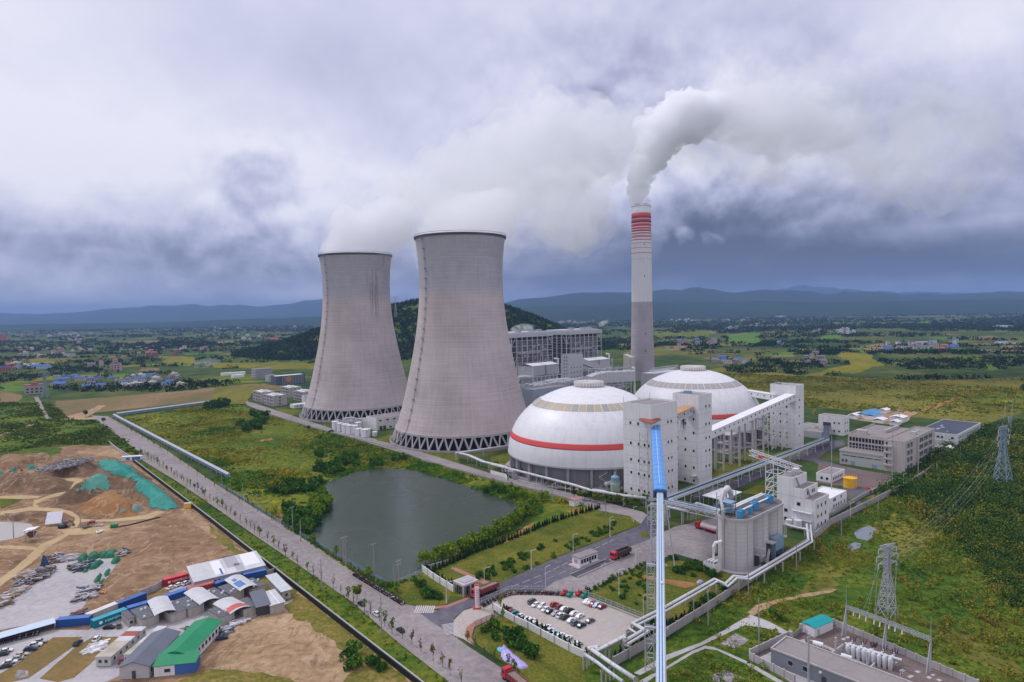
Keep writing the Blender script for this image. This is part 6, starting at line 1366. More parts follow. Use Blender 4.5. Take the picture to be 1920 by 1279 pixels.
def gatehouse():
 c=p1('U 60,432');t=T('gatehouse','grey and glass gatehouse with a flat roof beside the entrance','gatehouse',p1('C 300,745'),ROT);mb=MB();mb.box(0,7,0,6,3.6,4.3);mb.build('roof_slab',MATS['concrete_pale'],t);mb=MB();mb.box(1.4,5.6,1.2,4.8,4.3,4.5);mb.build('skylight',MATS['panel_lilac'],t)
 mb=MB()
 for x,y in((.3,.3),(6.7,.3),(.3,5.7),(6.7,5.7),(3.5,.3)):mb.box(x-.25,x+.25,y-.25,y+.25,0,3.6)
 mb.build('pillar',MATS['concrete_pale'],t);mb=MB();mb.box(1,6,1,5,0,3.6);mb.build('glazing',MATS['glass'],t);mb=MB()
 for x in np.linspace(1,6,6):mb.box(x-.05,x+.05,.93,1,0,3.6);mb.box(.93,1,x-1,x-.9,0,3.6)if x<6 else None
 mb.build('mullion',MATS['frame_grey'],t)
 t=T('gate_pillar','tall white sign pillar with a red edge and red foot at the gate','sign pillar',p1('U 186,540'),.12);mb=MB();mb.box(-.75,.75,-.5,.5,0,8.0);mb.build('pillar',MATS['white_clean'],t);mb=MB();mb.box(-1.5,1.2,-.9,.9,0,.5);mb.build('plinth',MATS['red_paint'],t)
 mb=MB();mb.box(-.95,-.76,-.52,.52,.5,7.2);mb.box(.45,.62,-.54,-.5,.8,7);mb.box(-.95,.75,-.52,.52,8.0,8.25);mb.build('red_edge',MATS['red_paint'],t)
 mb=MB()
 for k in range(7):mb.box(-.25,.2,-.53,-.5,1.4+k*.8,1.9+k*.8)
 mb.build('lettering',M('sign_grey',(.35,.33,.35),.6),t)
 t=T('weighbridge_cabin','small white weighbridge cabin with a row of windows in the truck yard','cabin',p1('C 1035,558'),yard_angle('C 1035,558','C 1150,515'));mb=MB();L=(p1('C 1150,515')-p1('C 1035,558')).length;mb.box(0,L,0,4,.5,3.7);mb.build('wall',MATS['white_clean'],t);mb=MB();mb.box(-.3,L+.3,-.3,4.3,3.7,4.0);mb.build('roof',MATS['roof_grey'],t);mb=MB();mb.box(-1.5,L+1,-.8,4.8,0,.5);mb.build('plinth',MATS['concrete_pale'],t)
 for x in np.linspace(1.4,L-1.4,6):win(t,'y',0,x,1.5,1.1,1.5)
 mb=MB();mb.box(L*.55,L*.55+.9,-.06,.02,.5,2.6);mb.build('door',MATS['panel_dark'],t);mb=MB();mb.box(-.06,.02,1,3,1.4,2.8);mb.build('notice',M('notice',(.5,.3,.3),.7,.5,1.5),t)
 t=T('weighbridge','long dark weighbridge plate with white rails in front of the cabin','weighbridge',p1('C 1000,612'),yard_angle('C 1000,612','C 1225,515'));L=(p1('C 1225,515')-p1('C 1000,612')).length;mb=MB();mb.box(0,L,-1.6,1.6,.14,.42);mb.build('plate',M('weigh_dark',(.07,.065,.08),.8),t);mb=MB();mb.box(0,L,-1.9,-1.65,.14,.6);mb.box(0,L,1.65,1.9,.14,.6);mb.build('side_rail',MATS['concrete_pale'],t)
gatehouse()
t=T('small_hut','white hut with a faded red roof on the verge below the dome trees','hut',p1('C 1000,170'),ROT);mb=MB();mb.box(0,6,0,3.4,0,3);mb.build('wall',MATS['white_clean'],t);mb=MB();mb.gable(0,6,0,3.4,3,3.7);mb.build('roof',M('faded_red',(.38,.22,.2),.8),t)
def wall(name,label,line,h,w,mat,cat='wall',post=0,pmat=None,cap=True):
 line=[Vector(p)for p in line];o=Vector((line[0].x,line[0].y,0));t=T(name,label,cat,o);a=offset_line(line,w/2);b=offset_line(line,-w/2);mb=MB();n=len(line)
 vs=[p-o for p in a]+[p-o for p in b]+[p-o+Vector((0,0,h))for p in a]+[p-o+Vector((0,0,h))for p in b]
 fs=[]
 for i in range(n-1):fs+=[(i,2*n+i,2*n+i+1,i+1),(n+i,n+i+1,3*n+i+1,3*n+i),(2*n+i,3*n+i,3*n+i+1,2*n+i+1)]
 fs+=[(0,n,3*n,2*n),(n-1,3*n-1,4*n-1,2*n-1)];mb.add(vs,fs);mb.build('wall_panel',MATS[mat],t)
 if post:
  mb=MB()
  for p,d in along(line,step=post):mb.beam(p-o,p-o+Vector((0,0,h+.15)),w+.22)
  mb.build('post',MATS[pmat or mat],t)
 return t
def railing(name,label,line,h,mat,step=2.4,cat='fence',thick=.1,bars=3):
 line=[Vector(p)for p in line];o=Vector((line[0].x,line[0].y,0));t=T(name,label,cat,o);mb=MB()
 for i in range(len(line)-1):
  for k in range(bars):z=Vector((0,0,h*(.12+.85*k/max(1,bars-1))));mb.beam(line[i]-o+z,line[i+1]-o+z,thick*.7)
 for p,d in along(line,step=step/8):mb.beam(p-o+Vector((0,0,h*.1)),p-o+Vector((0,0,h)),thick*.35)
 mb.build('rail',MATS[mat],t);mb=MB()
 for p,d in along(line,step=step):mb.beam(p-o,p-o+Vector((0,0,h+.15)),thick*1.6)
 mb.build('post',MATS[mat],t);return t
FEN=pw('A 735,75 740,82')[:1]+pw('p 400,979 p 480,1042 781,1278 900,1371')
wall('netting_fence','long pale wall topped with black netting dividing the dirt site from the main road verge',FEN,1.4,.4,'concrete_pale','fence',0)
o=wall('netting_fence','long black netting screen standing behind the pale site wall beside the green verge',offset_line(FEN,-1.0),1.9,.12,'rubber_black','fence',0)
wall('site_wall','pale wall running from the blue-white hut back towards the road corner',pw('G 1060,95 935,15 870,-40'),1.8,.4,'concrete_pale')
wall('car_park_wall','white wall with grey piers along the near side of the car park',pw('U 345,545 410,590 560,680 700,745 850,830 1000,910 1140,985 1265,1040'),2.3,.3,'white_wall','wall',6,'concrete_pale')
railing('car_park_fence','pale blue-grey railing round the car park behind the motorbikes',pw('U 225,500 510,372 1200,378 1300,425'),2.2,'duct_grey');railing('car_park_fence','grey railing on a low wall along the car park\'s right side',pw('U 1300,430 1830,640'),2.0,'duct_grey')
wall('car_park_kerb_wall','low grey wall under the railing on the car park\'s right side',offset_line(pw('U 1300,430 1830,640'),-.8),.7,.5,'concrete')
railing('verge_fence','grey railing on the curved verge left of the car park',pw('C 380,930 430,900 520,865'),1.7,'steel_blue',2.0)
wall('pond_wall','white wall with piers between the pond corner and the gatehouse',pw('C 40,580 110,630 180,675 240,712'),2.5,.3,'white_wall','wall',4,'concrete_pale');wall('bank_wall','grey stone bank wall at the pond\'s near corner under the willows',pw('C 40,582 75,560 215,520'),1.3,.4,'concrete')
railing('pond_fence','blue-grey railing between the main road and the pond',pw('B 30,205 200,305 330,390 520,505 720,620 880,710 950,750'),1.6,'steel_blue',3)
railing('pond_fence','pale railing on the pond bank near the gate',pw('B 990,745 1070,715 1140,682'),1.5,'duct_grey',3)
OUT=pw('D -30,1185 280,1010 520,860 760,700')+pw('D 950,575 1140,450 p 1560,983 W 30,835 300,650 500,545 870,325')
wall('plant_wall','long grey concrete wall round the right side of the plant',OUT,2.8,.3,'concrete','wall',5)
wall('yard_wall','grey wall round the gravel yard below the office block',pw('R 1350,580 1400,560 1500,500 1640,415 p 1640,920 O 1600,1180 1820,1060'),1.8,.3,'concrete','wall',4)
wall('perimeter_wall','low dark wall on the pond side of the perimeter road',pw('T 480,655 1080,830 1650,975 1910,1085 N 0,1000 620,1160 p 1100,950'),1.1,.3,'concrete')
wall('inner_wall','white wall between the perimeter road and the dome trees',pw('N 0,950 130,985 140,1015'),2.2,.3,'white_wall')
def street_lamp(label,p,h=7.5,a=0.0,dbl=True):
 t=T('street_lamp',label,'street lamp',p,a,'street lamps');mb=MB();mb.tube([(0,0,0),(0,0,h)],[.13,.08],8);mb.cyl(0,0,.22,0,.8,8);mb.build('post',MATS['white_steel'],t);mb=MB();mb.tube([(0,0,h-.3),(.5,0,h+.05),(1.5,0,h+.2)],.06,6);mb.build('arm',MATS['white_steel'],t);mb=MB();mb.box(1.2,2.1,-.17,.17,h+.13,h+.3);mb.build('lamp_head',MATS['frame_grey'],t)
LP=[('C 730,570','on the pond lawn beside the access road, in front of the conifer row',7.5),('C 433,660','behind the red lorry at the gate',6),('C 995,460','on the lawn opposite the weighbridge cabin',7.5),('C 1228,362','on the lawn edge beyond the weighbridge',7.5),('C 193,783','on the grass corner between main road and gate',7.5),('U 872,375','rising from the motorbike row of the car park',9),('U 1428,322','on the kerb left of the lawn with low shrubs',8),('U 1772,122','on the kerb opposite the red lorry in the truck yard',7),('U 1604,405','thin and white in the middle of the shrub lawn',9),('U 1848,622','thin and white at the right corner of the car park',7),('C 265,1232','at the left kerb near the bottom edge',11),('B 960,985','at the left kerb near the dark car under a tree',10),('B 662,760','at the left kerb beside the motorbike row\'s far end',9),('B 262,465','on the left kerb opposite the pond\'s left corner',8),('A 1335,330','on the right kerb beside the end of the covered conveyor',7),('N 155,1018','beside the perimeter road below the dome stripe',7),('N 395,1090','second along the perimeter road below the dome',7),('N 640,1140','third along the perimeter road below the dome',7),('N 530,1185','on the pond side of the perimeter road',9),('X 510,1195','at the road fork below the nearest white tower',7),('X 335,1279','on the lawn tip at the road fork',7),('D 105,590','on the truck yard kerb beside the shrub lawn',6),('R 1570,592','on the plant road inside the outer wall by the white flat building',7),('O 1748,1150','on the grass strip by the yellow tank',5),('W 105,755','on the plant road below the office block corner',8),('W 225,655','on the plant road beyond the white van',7),('T 835,745','on the perimeter road left of the farther cooling tower',8),('T 1005,790','on the perimeter road at the foot of the farther cooling tower',8),('T 1395,905','on the perimeter road by the rounded tank',7),('O 675,840','tall and white beside the third tower\'s trestle',15),('O 1890,1100','white on the right kerb of the plant road',6)]
for s,w,h in LP:street_lamp('street lamp '+w,p1(s)+Vector((0,0,.1)),h,R.uniform(-.4,.6))
def util_pole(label,p,h,arms=1,mat='wood_pole',cat='utility pole',name='utility_pole',rz=.9):
 t=T(name,label,cat,p,rz,'utility poles');mb=MB();mb.tube([(0,0,0),(0,0,h)],[.22,.13],8);mb.build('post',MATS[mat],t)
 for k in range(arms):mb=MB();z=h-.5-k*1.3;mb.beam((-1.2,0,z),(1.2,0,z),.14);[mb.cyl(x,0,.09,z,z+.35,6)for x in(-1.1,0,1.1)];mb.build('crossarm',MATS['grey_steel'],t)
for s,h,a,w in[('B 434,446',11,1,'by the pond railing, left of the pond\'s inlet'),('B 478,512',10,0,'short and bare, between pond railing and road'),('B 163,283',9,0,'in the yellow meadow beside the railing'),('B 240,350',9,1,'beside the railing at the meadow\'s end'),('B 712,632',11,1,'left of the pair standing in front of the pond'),('B 724,642',12,1,'right of the pair standing in front of the pond'),('B 878,702',13,1,'single, in front of the pond\'s middle'),('B 990,766',9,0,'bare, left of the transformer pole at the pond corner'),('B 1014,756',10,2,'with two crossarms at the pond corner'),('B 920,1030',13,2,'on the left verge beside the white car'),('B 592,780',12,2,'on the left verge opposite the motorbikes'),('A 1020,290',10,1,'on the left verge opposite the yellow box'),('A 1212,215',7,0,'in a cluster at the covered conveyor\'s end'),('D 538,942',13,2,'with two crossarms outside the plant wall near the pipes'),('D 780,780',11,0,'bare, outside the plant wall by the pipe kink'),('D 1068,610',10,0,'bare, outside the plant wall beyond the silos'),('S 262,360',9,0,'bare, outside the plant wall by the puddle'),('S 495,208',9,0,'bare, outside the wall by the yellow tank'),('S 697,55',8,0,'bare, outside the wall below the office block'),('W 278,745',8,0,'outside the wall opposite the white van'),('W 494,605',9,0,'outside the wall near the warehouse'),('W 648,515',8,0,'outside the wall beyond the warehouse'),('G 645,640',9,0,'alone on the dirt track in the building site'),('G 110,720',10,0,'alone at the edge of the muddy pond'),('D 843,1100',16,0,'tall and thin on the dry plot left of the substation'),('C 1200,228',8,0,'bare, at the road fork by the conifers'),('C 862,135',9,0,'bare, in the trees below the dome')]:
 util_pole('utility pole '+w,p1(s),h,a)
for s,h,w in(('O 1243,1248',38,'tall thin mast in front of the white flat building'),('O 1790,1010',36,'tall thin mast rising in front of the office block'),('Q 698,880',18,'thin mast on bare ground beyond the office block')):
 t=T('mast',w,'mast',p1(s),0);mb=MB();mb.tube([(0,0,0),(0,0,h*.6),(0,0,h)],[.3,.2,.06],8);mb.build('post',MATS['grey_steel'],t);mb=MB();mb.cyl(0,0,.55,h*.55,h*.55+.3,8);mb.build('collar',MATS['dark_steel'],t)
def pylon(label,c,h,w,mat,rz=0.6,arms=(.74,.84,.94),aw=.33,group='lattice pylons'):
 t=T('pylon',label,'pylon',c,rz,group);mb=MB();hw=lambda z:w/2*(1-.74*min(1,z/(h*.68)))if z<h*.68 else w*.13;th=max(.16,h*.009);cor=((-1,-1),(1,-1),(1,1),(-1,1));lv=[0,.16,.31,.44,.56,.68,.76,.84,.92,1.0]
 for i in range(len(lv)-1):
  z0,z1=lv[i]*h,lv[i+1]*h
  for k in range(4):
   a,b=cor[k],cor[(k+1)%4];A0=(a[0]*hw(z0),a[1]*hw(z0),z0);B0=(b[0]*hw(z0),b[1]*hw(z0),z0);A1=(a[0]*hw(z1),a[1]*hw(z1),z1);B1=(b[0]*hw(z1),b[1]*hw(z1),z1)
   mb.beam(A0,A1,th*1.3);mb.beam(A0,B1,th*.75);mb.beam(B0,A1,th*.75);mb.beam(A1,B1,th*.75)
 mb.build('lattice_body',MATS[mat],t)
 for k,a in enumerate(arms):
  mb=MB();z=a*h;L=h*aw*.5*(1 if k!=1 else 1.2)
  for s in(-1,1):
   for y in(-hw(z),hw(z)):mb.beam((s*hw(z),y,z),(s*L,0,z+h*.015),th*.8);mb.beam((s*hw(z),y,z+h*.05),(s*L,0,z+h*.015),th*.7)
  o=mb.build('crossarm',MATS[mat],t);mb=MB()
  for s in(-1,1):mb.tube([(s*L,0,z+h*.01),(s*L,0,z-h*.05)],th*.7,6)
  mb.build('insulator',M('porcelain',(.55,.5,.52),.4),o)
 mb=MB();mb.beam((-h*.14,0,h),(h*.14,0,h),th,h*.02);mb.build('top_bar',MATS[mat],t);return t
PY1=P(1663,1157);pylon('grey lattice pylon standing beside the substation in the scrub',PY1,23.5,4.6,'galvanised',.35);PY2=P(1880,913);pylon('blue-grey lattice pylon in the dark scrub at the right edge',PY2,33,7.5,'pylon_blue',.5);PY3=P(1892,806);pylon('distant small pylon at the right edge beyond the plant wall',PY3,11,2.4,'galvanised',.5)
PY4=P(85,745);pylon('lattice pylon near the lane at the left, among blue roofs',PY4,34,7,'pylon_blue',.3);PY5=Vector((HILLC.x-115,HILLC.y-430,0));pylon('pylon on the wooded hill between the two cooling towers',PD(742,590,1350)-Vector((0,0,5)),42,5,'galvanised',.2)
def wires(label,ends,group='overhead lines'):
 for i,(a,b)in enumerate(ends):
  a,b=Vector(a),Vector(b);sag=(b-a).length*.03;pts=[a.lerp(b,k/12)-Vector((0,0,sag*4*(k/12)*(1-k/12)))for k in range(13)];mb=MB();mb.tube(pts,.022,4,False);o=mb.build('power_line',MATS['galvanised']);tag(o,label%nth(i+1),'power line',group)
def armpt(c,h,rz,a,s,aw=.33,k=0):L=h*aw*.5*(1 if k!=1 else 1.2);return Vector(c)+Vector((math.cos(rz)*L*s,math.sin(rz)*L*s,a*h-h*.05))
def substation():
 sheet('substation_yard','V 20,565 300,428 380,375 595,330 1560,735 1700,800 330,760',.10,MATS['gravel_red']);sheet('substation_apron','V 60,580 330,455 400,440 420,530 540,600 700,700 760,780 340,760',.13,MATS['yard_concrete']);sheet('substation_path','V 430,445 450,445 700,545 1010,720 1060,740 1020,740 690,570',.14,MATS['paving_pale'])
 for s in('V 650,440 670,432 690,440 670,450','V 680,428 700,420 720,430 700,438','V 1005,600 1025,592 1050,604 1030,612','V 1160,665 1180,656 1208,668 1188,678','V 1240,705 1260,697 1285,708 1265,718','V 1270,688 1290,680 1308,690 1290,698','V 1310,722 1330,714 1355,726 1335,736','V 1050,660 1080,648 1105,660 1075,672','V 1110,700 1140,688 1160,698 1130,712'):sheet('concrete_pad',s,.16,MATS['concrete_pale'])
 wall('substation_wall','pale concrete wall round the substation at the bottom right',pw('V 330,740 20,580 20,560 300,428'),2.2,.25,'concrete_pale','wall',3);wall('substation_wall','pale concrete wall along the back of the substation, below the gantry',pw('V 380,380 595,338 900,468 1270,630 1600,772'),2.0,.25,'concrete_pale','wall',3)
 t=T('gate','grey sliding gate with two posts in the substation wall','gate',p1('V 308,450'),yard_angle('V 308,450','V 375,395'));L=(p1('V 375,395')-p1('V 308,450')).length;mb=MB();mb.box(.3,L-.3,-.08,.08,.2,1.8);mb.build('panel',M('gate_brown',(.25,.22,.22),.8),t);mb=MB()
 for x in(0,L):mb.box(x-.4,x+.4,-.4,.4,0,2.9)
 mb.build('post',MATS['concrete'],t)
 A_=p1('V 168,612');t=T('control_building','grey flat-roofed control building in the substation at the bottom edge','building',A_,ROT);mb=MB();mb.box(0,9.5,-34,0,0,4.4);mb.build('wall',M('slate_wall',(.20,.21,.25),.7,.08),t);mb=MB();mb.box(.3,9.2,-33.7,-.3,4.4,4.46);mb.build('roof',MATS['roof_grey'],t);mb=MB()
 for x0,x1,y0,y1 in((-.1,9.6,-.25,.1),(-.1,9.6,-34.1,-33.75),(-.1,.25,-33.75,-.25),(9.25,9.6,-33.75,-.25)):mb.box(x0,x1,y0,y1,4.38,4.8)
 mb.build('parapet',MATS['concrete_pale'],t)
 for y in(-5.5,-9.5):win(t,'x',0,y,1.9,1.3,1.3)
 mb=MB();mb.box(-.08,.02,-15,-13.8,.1,2.4);mb.build('door',MATS['panel_dark'],t);mb=MB();mb.box(-.5,0,-13.9,-13.2,3.2,3.6);mb.build('wall_unit',MATS['white_clean'],t)
 c=p1('V 470,428');t=T('metal_shed','white shed with a teal roof inside the substation wall','shed',c,yard_angle('V 470,428','V 598,372'));L=(p1('V 598,372')-c).length;mb=MB();mb.box(0,L,0,4.2,0,2.9);mb.build('wall',MATS['white_clean'],t);mb=MB();mb.gable(0,L,0,4.2,2.9,3.4,.25,.12);mb.build('roof',M('teal_roof',(.0,.27,.29),.5,.08),t);mb=MB();mb.box(L*.15,L*.15+1.2,-.05,.02,.05,2.2);mb.build('door',MATS['frame_grey'],t)
 base=[p1(s)for s in('V 688,405','V 963,525','V 1272,662')];hs=[8.2,8.6,8.6];t=T('gantry','grey steel gantry with A-shaped posts and lightning rods behind the substation','gantry',base[0]);o=base[0];mb=MB()
 for b,h,rod in zip(base,hs,(15.5,11.5,15.5)):
  q=b-o;mb=MB();dd=(base[2]-base[0]).normalized();s=Vector((-dd.y,dd.x,0))
  mb.beam(q,q+Vector((0,0,h+.6)),.32);mb.beam(q+s*-2.2,q+Vector((0,0,h)),.28);mb.tube([q+Vector((0,0,h)),q+Vector((0,0,rod))],[.12,.03],6);mb.build('post',MATS['galvanised'],t)
 mb=MB()
 for i in range(2):
  a=base[i]-o+Vector((0,0,hs[i]));b=base[i+1]-o+Vector((0,0,hs[i+1]));d=(b-a);n=12;sd=Vector((-d.y,d.x,0)).normalized()*.45
  for e in(sd,-sd):
   for z in(0,.8):mb.beam(a+e+Vector((0,0,z)),b+e+Vector((0,0,z)),.13)
   for k in range(n):mb.beam(a+d*(k/n)+e+Vector((0,0,.8*(k%2))),a+d*((k+1)/n)+e+Vector((0,0,.8*((k+1)%2))),.08)
  for k in range(n):mb.beam(a+d*(k/n)+sd,a+d*(k/n)-sd,.08)
 mb.build('lattice_beam',MATS['galvanised'],t);att=[]
 for i in range(2):
  for f in(.2,.36,.52,.72,.86)if i==0 else(.08,.22,.38):
   a=base[i].lerp(base[i+1],f)-o+Vector((0,0,hs[i]));mb=MB();e=a+Vector((-.7,-.9,-1.1));mb.tube([a,e],.17,6);mb.build('insulator',M('porcelain',(.55,.5,.52),.4),t);att.append(e+o)
 wires('bare overhead wire dropping from the pylon to the gantry, %s from the left',[(armpt(PY1,23.5,.35,(.74,.84,.94)[k%3],-1 if k<3 else 1,k=k%3),att[1+k])for k in range(6)])
 def gis(label,p,n,rz):
  t=T('switchgear',label,'switchgear',p,rz,'switchgear in the substation');pm=M('gis_white',(.55,.56,.60),.45,.08)
  for k in range(n):
   mb=MB();mb.lathe([(.01,3.6),(.3,3.5),(.62,3.1),(.62,1.0),(.5,.6),(.5,0)],14,k*1.35,0);mb.build('vessel',pm,t,smooth=True);mb=MB();mb.tube([(k*1.35,0,3),(k*1.35,1.5,3.2),(k*1.35,2.6,2.4)],.32,10);mb.build('branch_tube',pm,t)
  mb=MB();mb.tube([(-1,1.2,3.1),(n*1.35+1.2,1.2,3.1)],.34,10);mb.tube([(-.6,2.4,2.2),(n*1.35+.6,2.4,2.2)],.3,10);mb.build('busbar',pm,t);mb=MB()
  for k in range(n+1):mb.beam((k*1.35-.6,1.2,0),(k*1.35-.6,1.2,2.8),.2);mb.beam((k*1.35-.6,2.4,0),(k*1.35-.6,2.4,2),.2)
  mb.build('stand',MATS['galvanised'],t)
  for k in(0,n//2,n-1):
   mb=MB();mb.tube([(k*1.35,2.6,2.4),(k*1.35+.4,4.4,3.0)],.3,8);o=mb.build('outlet',pm,t)
   for j in range(3):mb=MB();b=Vector((k*1.35+.2+.35*j,3.5+.5*j,2.9));mb.tube([b,b+Vector((.35*(j-1),.3,1.5))],[.16,.1],6);mb.build('bushing',M('bushing_dark',(.06,.04,.04),.5),o)
 dg=yard_angle('V 690,560','V 960,640');gis('left half of the white switchgear with upright vessels and black bushings',p1('V 700,560'),5,dg);gis('right half of the white switchgear, nearer the gravel pads',p1('V 840,605'),5,dg)
 for k,(s,lab)in enumerate((('V 455,560','upper row of pale blue reactors behind the control building roof'),('V 650,655','lower row of pale blue reactors behind the control building roof'))):
  p=p1(s);t=T('reactor_bank',lab,'transformer',p,dg);tm=M('pale_blue',(.42,.54,.60),.5);mb=MB();mb.tube([(-.4,2.6,2.9),(2.2,2.6,2.9)],.75,12);mb.build('oil_tank',MATS['white_clean'],t)
  for j in range(4):
   mb=MB();mb.box(j*1.7,j*1.7+1.0,0,1.6,.3,1.5)
   for q in range(5):mb.box(j*1.7+.05+q*.2,j*1.7+.15+q*.2,-.35,0,.3,1.3)
   mb.build('core',tm,t);mb=MB();mb.tube([(j*1.7+.5,1.2,1.5),(j*1.7+.4,1.2,3.2)],[.14,.09],6);mb.build('bushing',M('bushing_dark',(.06,.04,.04),.5),t)
  mb=MB();mb.box(-.6,7,-.8,2.4,0,.3);mb.build('plinth',MATS['concrete_pale'],t)
 for s,h,lab in(('V 428,735',13,'tall grey steel mast rising from the control building roof edge'),('V 616,628',8,'grey steel post between the two reactor rows'),('V 832,735',8,'grey steel post at the firewall of the substation'),('V 1070,760',4,'short grey post at the bottom edge of the substation')):
  t=T('steel_post',lab,'post',p1(s),.4);mb=MB();mb.tube([(0,0,0),(0,0,h)],[.3,.24],10);mb.build('shaft',MATS['galvanised'],t);mb=MB();mb.beam((-.7,0,h-.8),(.7,0,h-.8),.14);mb.cyl(0,0,.3,h,h+.25,8);mb.build('head',MATS['frame_grey'],t)
 for s,q,lab in(('V 590,605','V 668,545','grey firewall between the two reactor rows'),('V 830,735','V 885,680','grey firewall slab right of the lower reactor row')):wall('firewall',lab,pw(s+' '+q[2:]),3.2,.3,'concrete_pale')
substation()
t=T('site_hut','blue and white site hut at the far end of the netting fence','hut',p1('G 970,105'),.15);mb=MB();mb.box(0,13,0,3,0,2.8);mb.cur=1;mb.box(3,5.5,-.03,0,.6,2.2);mb.box(7,12.5,-.03,0,.3,2.4);mb.build('cabin',[MATS['white_clean'],MATS['rail_blue']],t);mb=MB();mb.box(-.2,13.2,-.2,3.2,2.8,3.0);mb.build('roof',MATS['dome_white'],t)
t=T('skip_box','small yellow box with a white top beside the netting fence','box',p1('A 1005,332'),.2);mb=MB();mb.box(0,3.4,0,2.4,0,2.4);mb.build('box',MATS['yellow_paint'],t);mb=MB();mb.box(-.15,3.6,-.15,2.6,2.4,2.6);mb.build('lid',MATS['concrete_pale'],t)
def tarp(label,s,mat,h=.5,name='tarpaulin',rag=(.8,.35,.8)):
 o=mound(name,jag(pw(s),*rag),h,mat,.45,.9,.5,1.2,.12,seed=len(s));tag(o,label,'tarpaulin','tarpaulins');return o
M('tarp_purple',(.40,.33,.68),.5,.25,.6);M('tarp_blue',(.16,.42,.62),.5,.2,.6);M('tarp_white',(.62,.6,.68),.6,.2,.8)
tarp('crumpled purple tarpaulin spread on the grass beside the main road','U 450,895 520,950 560,1000 640,1060 700,1105 690,1140 620,1155 540,1110 450,1070 420,1030 410,960',MATS['tarp_purple'],.7);tarp('blue sheet lying over the purple tarpaulin','U 370,940 440,945 520,980 530,1010 500,1030 440,990 390,970',MATS['tarp_blue'],1.0);tarp('white crumpled sheet on the purple tarpaulin','U 440,990 500,1000 510,1035 470,1050 430,1020',MATS['tarp_white'],1.2);tarp('small purple sheet on the grass left of the silos','D 465,672 500,662 515,675 490,690 468,685',MATS['tarp_purple'],.5)
sheet('bare_soil','p -60,862 0,858 75,846 120,838 150,832 212,836 250,862 400,979 480,1042 781,1278 900,1371 900,1500 -500,1500 -500,900',.035,MATS['soil'])
sheet('bare_soil','B 0,420 60,520 300,600 600,850 800,1020 1000,1200 1110,1279 p 800,1320 500,1330 p 380,1290 410,1240 F 1150,800 1350,690 1700,540 1790,500 A 1398,640 1300,600 1180,500 1060,420 980,330 1000,310',.045,MATS['soil_pale'],(3,1.0,.12))
sheet('grass_verge','p 255,864 330,905 400,952 480,1008 B 400,600 760,850 1000,1062 1280,1279 p 940,1371 905,1371 783,1276 480,1040 400,977 252,866',.05,MATS['scrub_green'],(3,.4,.2));
sheet('grass_strip','p 395,985 480,1052 640,1170 781,1288 740,1290 700,1262 620,1200 540,1150 500,1110 470,1090 440,1040 400,1010',.055,MATS['dry_verge'],(2,2.2,.2));sheet('grass_strip','F 850,1180 1100,1160 1400,1180 1849,1279 1700,1330 600,1330 740,1240',.06,MATS['dry_verge'],(2,2.0,.2))
sheet('grass_strip','B 740,1240 850,1190 1000,1250 1110,1290 700,1300',.065,MATS['dry_verge'],(2,1.6,.2));sheet('grass_strip','G 100,20 500,0 480,40 380,70 150,70',.06,MATS['scrub_green'],(4,1.2,.1))
sheet('verge_path','p 258,858 330,902 400,950 480,1006 B 400,597 760,846 1000,1058 1280,1276 p 955,1371 960,1370 B 1280,1262 1000,1045 760,835 400,585 p 480,997 400,940 330,890 262,846',.16,MATS['kerb_verge']);sheet('verge_path',offset_line(pw(MAIN_R),0)+offset_line(pw(MAIN_R),-2.6)[::-1],.15,MATS['kerb_verge'])
for s in['G 0,385 180,378 340,385 300,400 200,410 0,405','G 140,190 200,195 260,238 420,245 600,240 660,250 640,300 560,350 470,385 370,410 290,450 310,475 480,485 580,510 640,560 640,600 560,690 470,745 380,800 250,920 120,1020 0,1110 0,1040 120,960 230,860 330,770 430,730 520,690 590,600 600,560 520,520 420,510 250,500 130,520 0,540 0,510 130,490 260,470 280,420 380,385 480,350 580,290 600,265 420,262 240,250 150,215','G 640,565 760,575 900,570 1150,540 1300,490 1350,500 1200,565 900,590 700,590 640,600','G 0,780 200,785 330,800 300,820 150,810 0,805']:
 sheet('dirt_track',s,.075,MATS['sand_track'],(2.5,.5,.15))
sheet('dirt_patch','G 440,650 700,640 860,620 900,660 700,690 560,700',.06,MATS['sand_track'],(2,.8,.15));sheet('dirt_patch','G 1060,120 1140,180 1420,420 1492,480 1300,520 1400,470 1300,360 1120,230',.06,MATS['soil_pale'],(3,1,.12));sheet('dirt_patch','G 0,405 190,410 120,445 0,490',.065,MATS['lawn'],(2,.6,.15));sheet('dirt_patch','G 620,810 780,765 800,780 690,815',.09,MATS['soil_pale'],(2,.6,.2));sheet('dirt_patch','G 870,0 1050,60 960,90 800,60 600,40 640,20',.07,MATS['soil_pale'],(3,1,.1))
YARD=pw('G 430,930 620,900 700,880 890,880 1000,830 900,980 790,1110 660,1279 E 1050,0 870,200 670,210 0,330 p -120,1190 -120,1120 G 0,1230 230,1110')
sheet('storage_yard',YARD,.09,MATS['yard_concrete'],(3,.5,.2))
sheet('compound_paving','E 0,490 640,330 1060,330 1500,130 F 560,370 780,340 870,390 1080,560 1350,640 1800,480 1780,510 1340,690 1150,790 1090,780 p 200,1279 -60,1330 -60,1220',.085,MATS['yard_concrete'])
for s in['E 640,420 990,415 870,540 340,915 120,960 -60,960 0,860 200,740 380,600','E 1110,415 1480,415 1290,560 900,900 700,960 470,915 880,560','F 695,770 920,690 960,740 930,770 830,785','F 640,850 830,840 790,880 700,900']:sheet('dry_plot',s,.12,MATS['dry_grass'],(2,.25,.3))
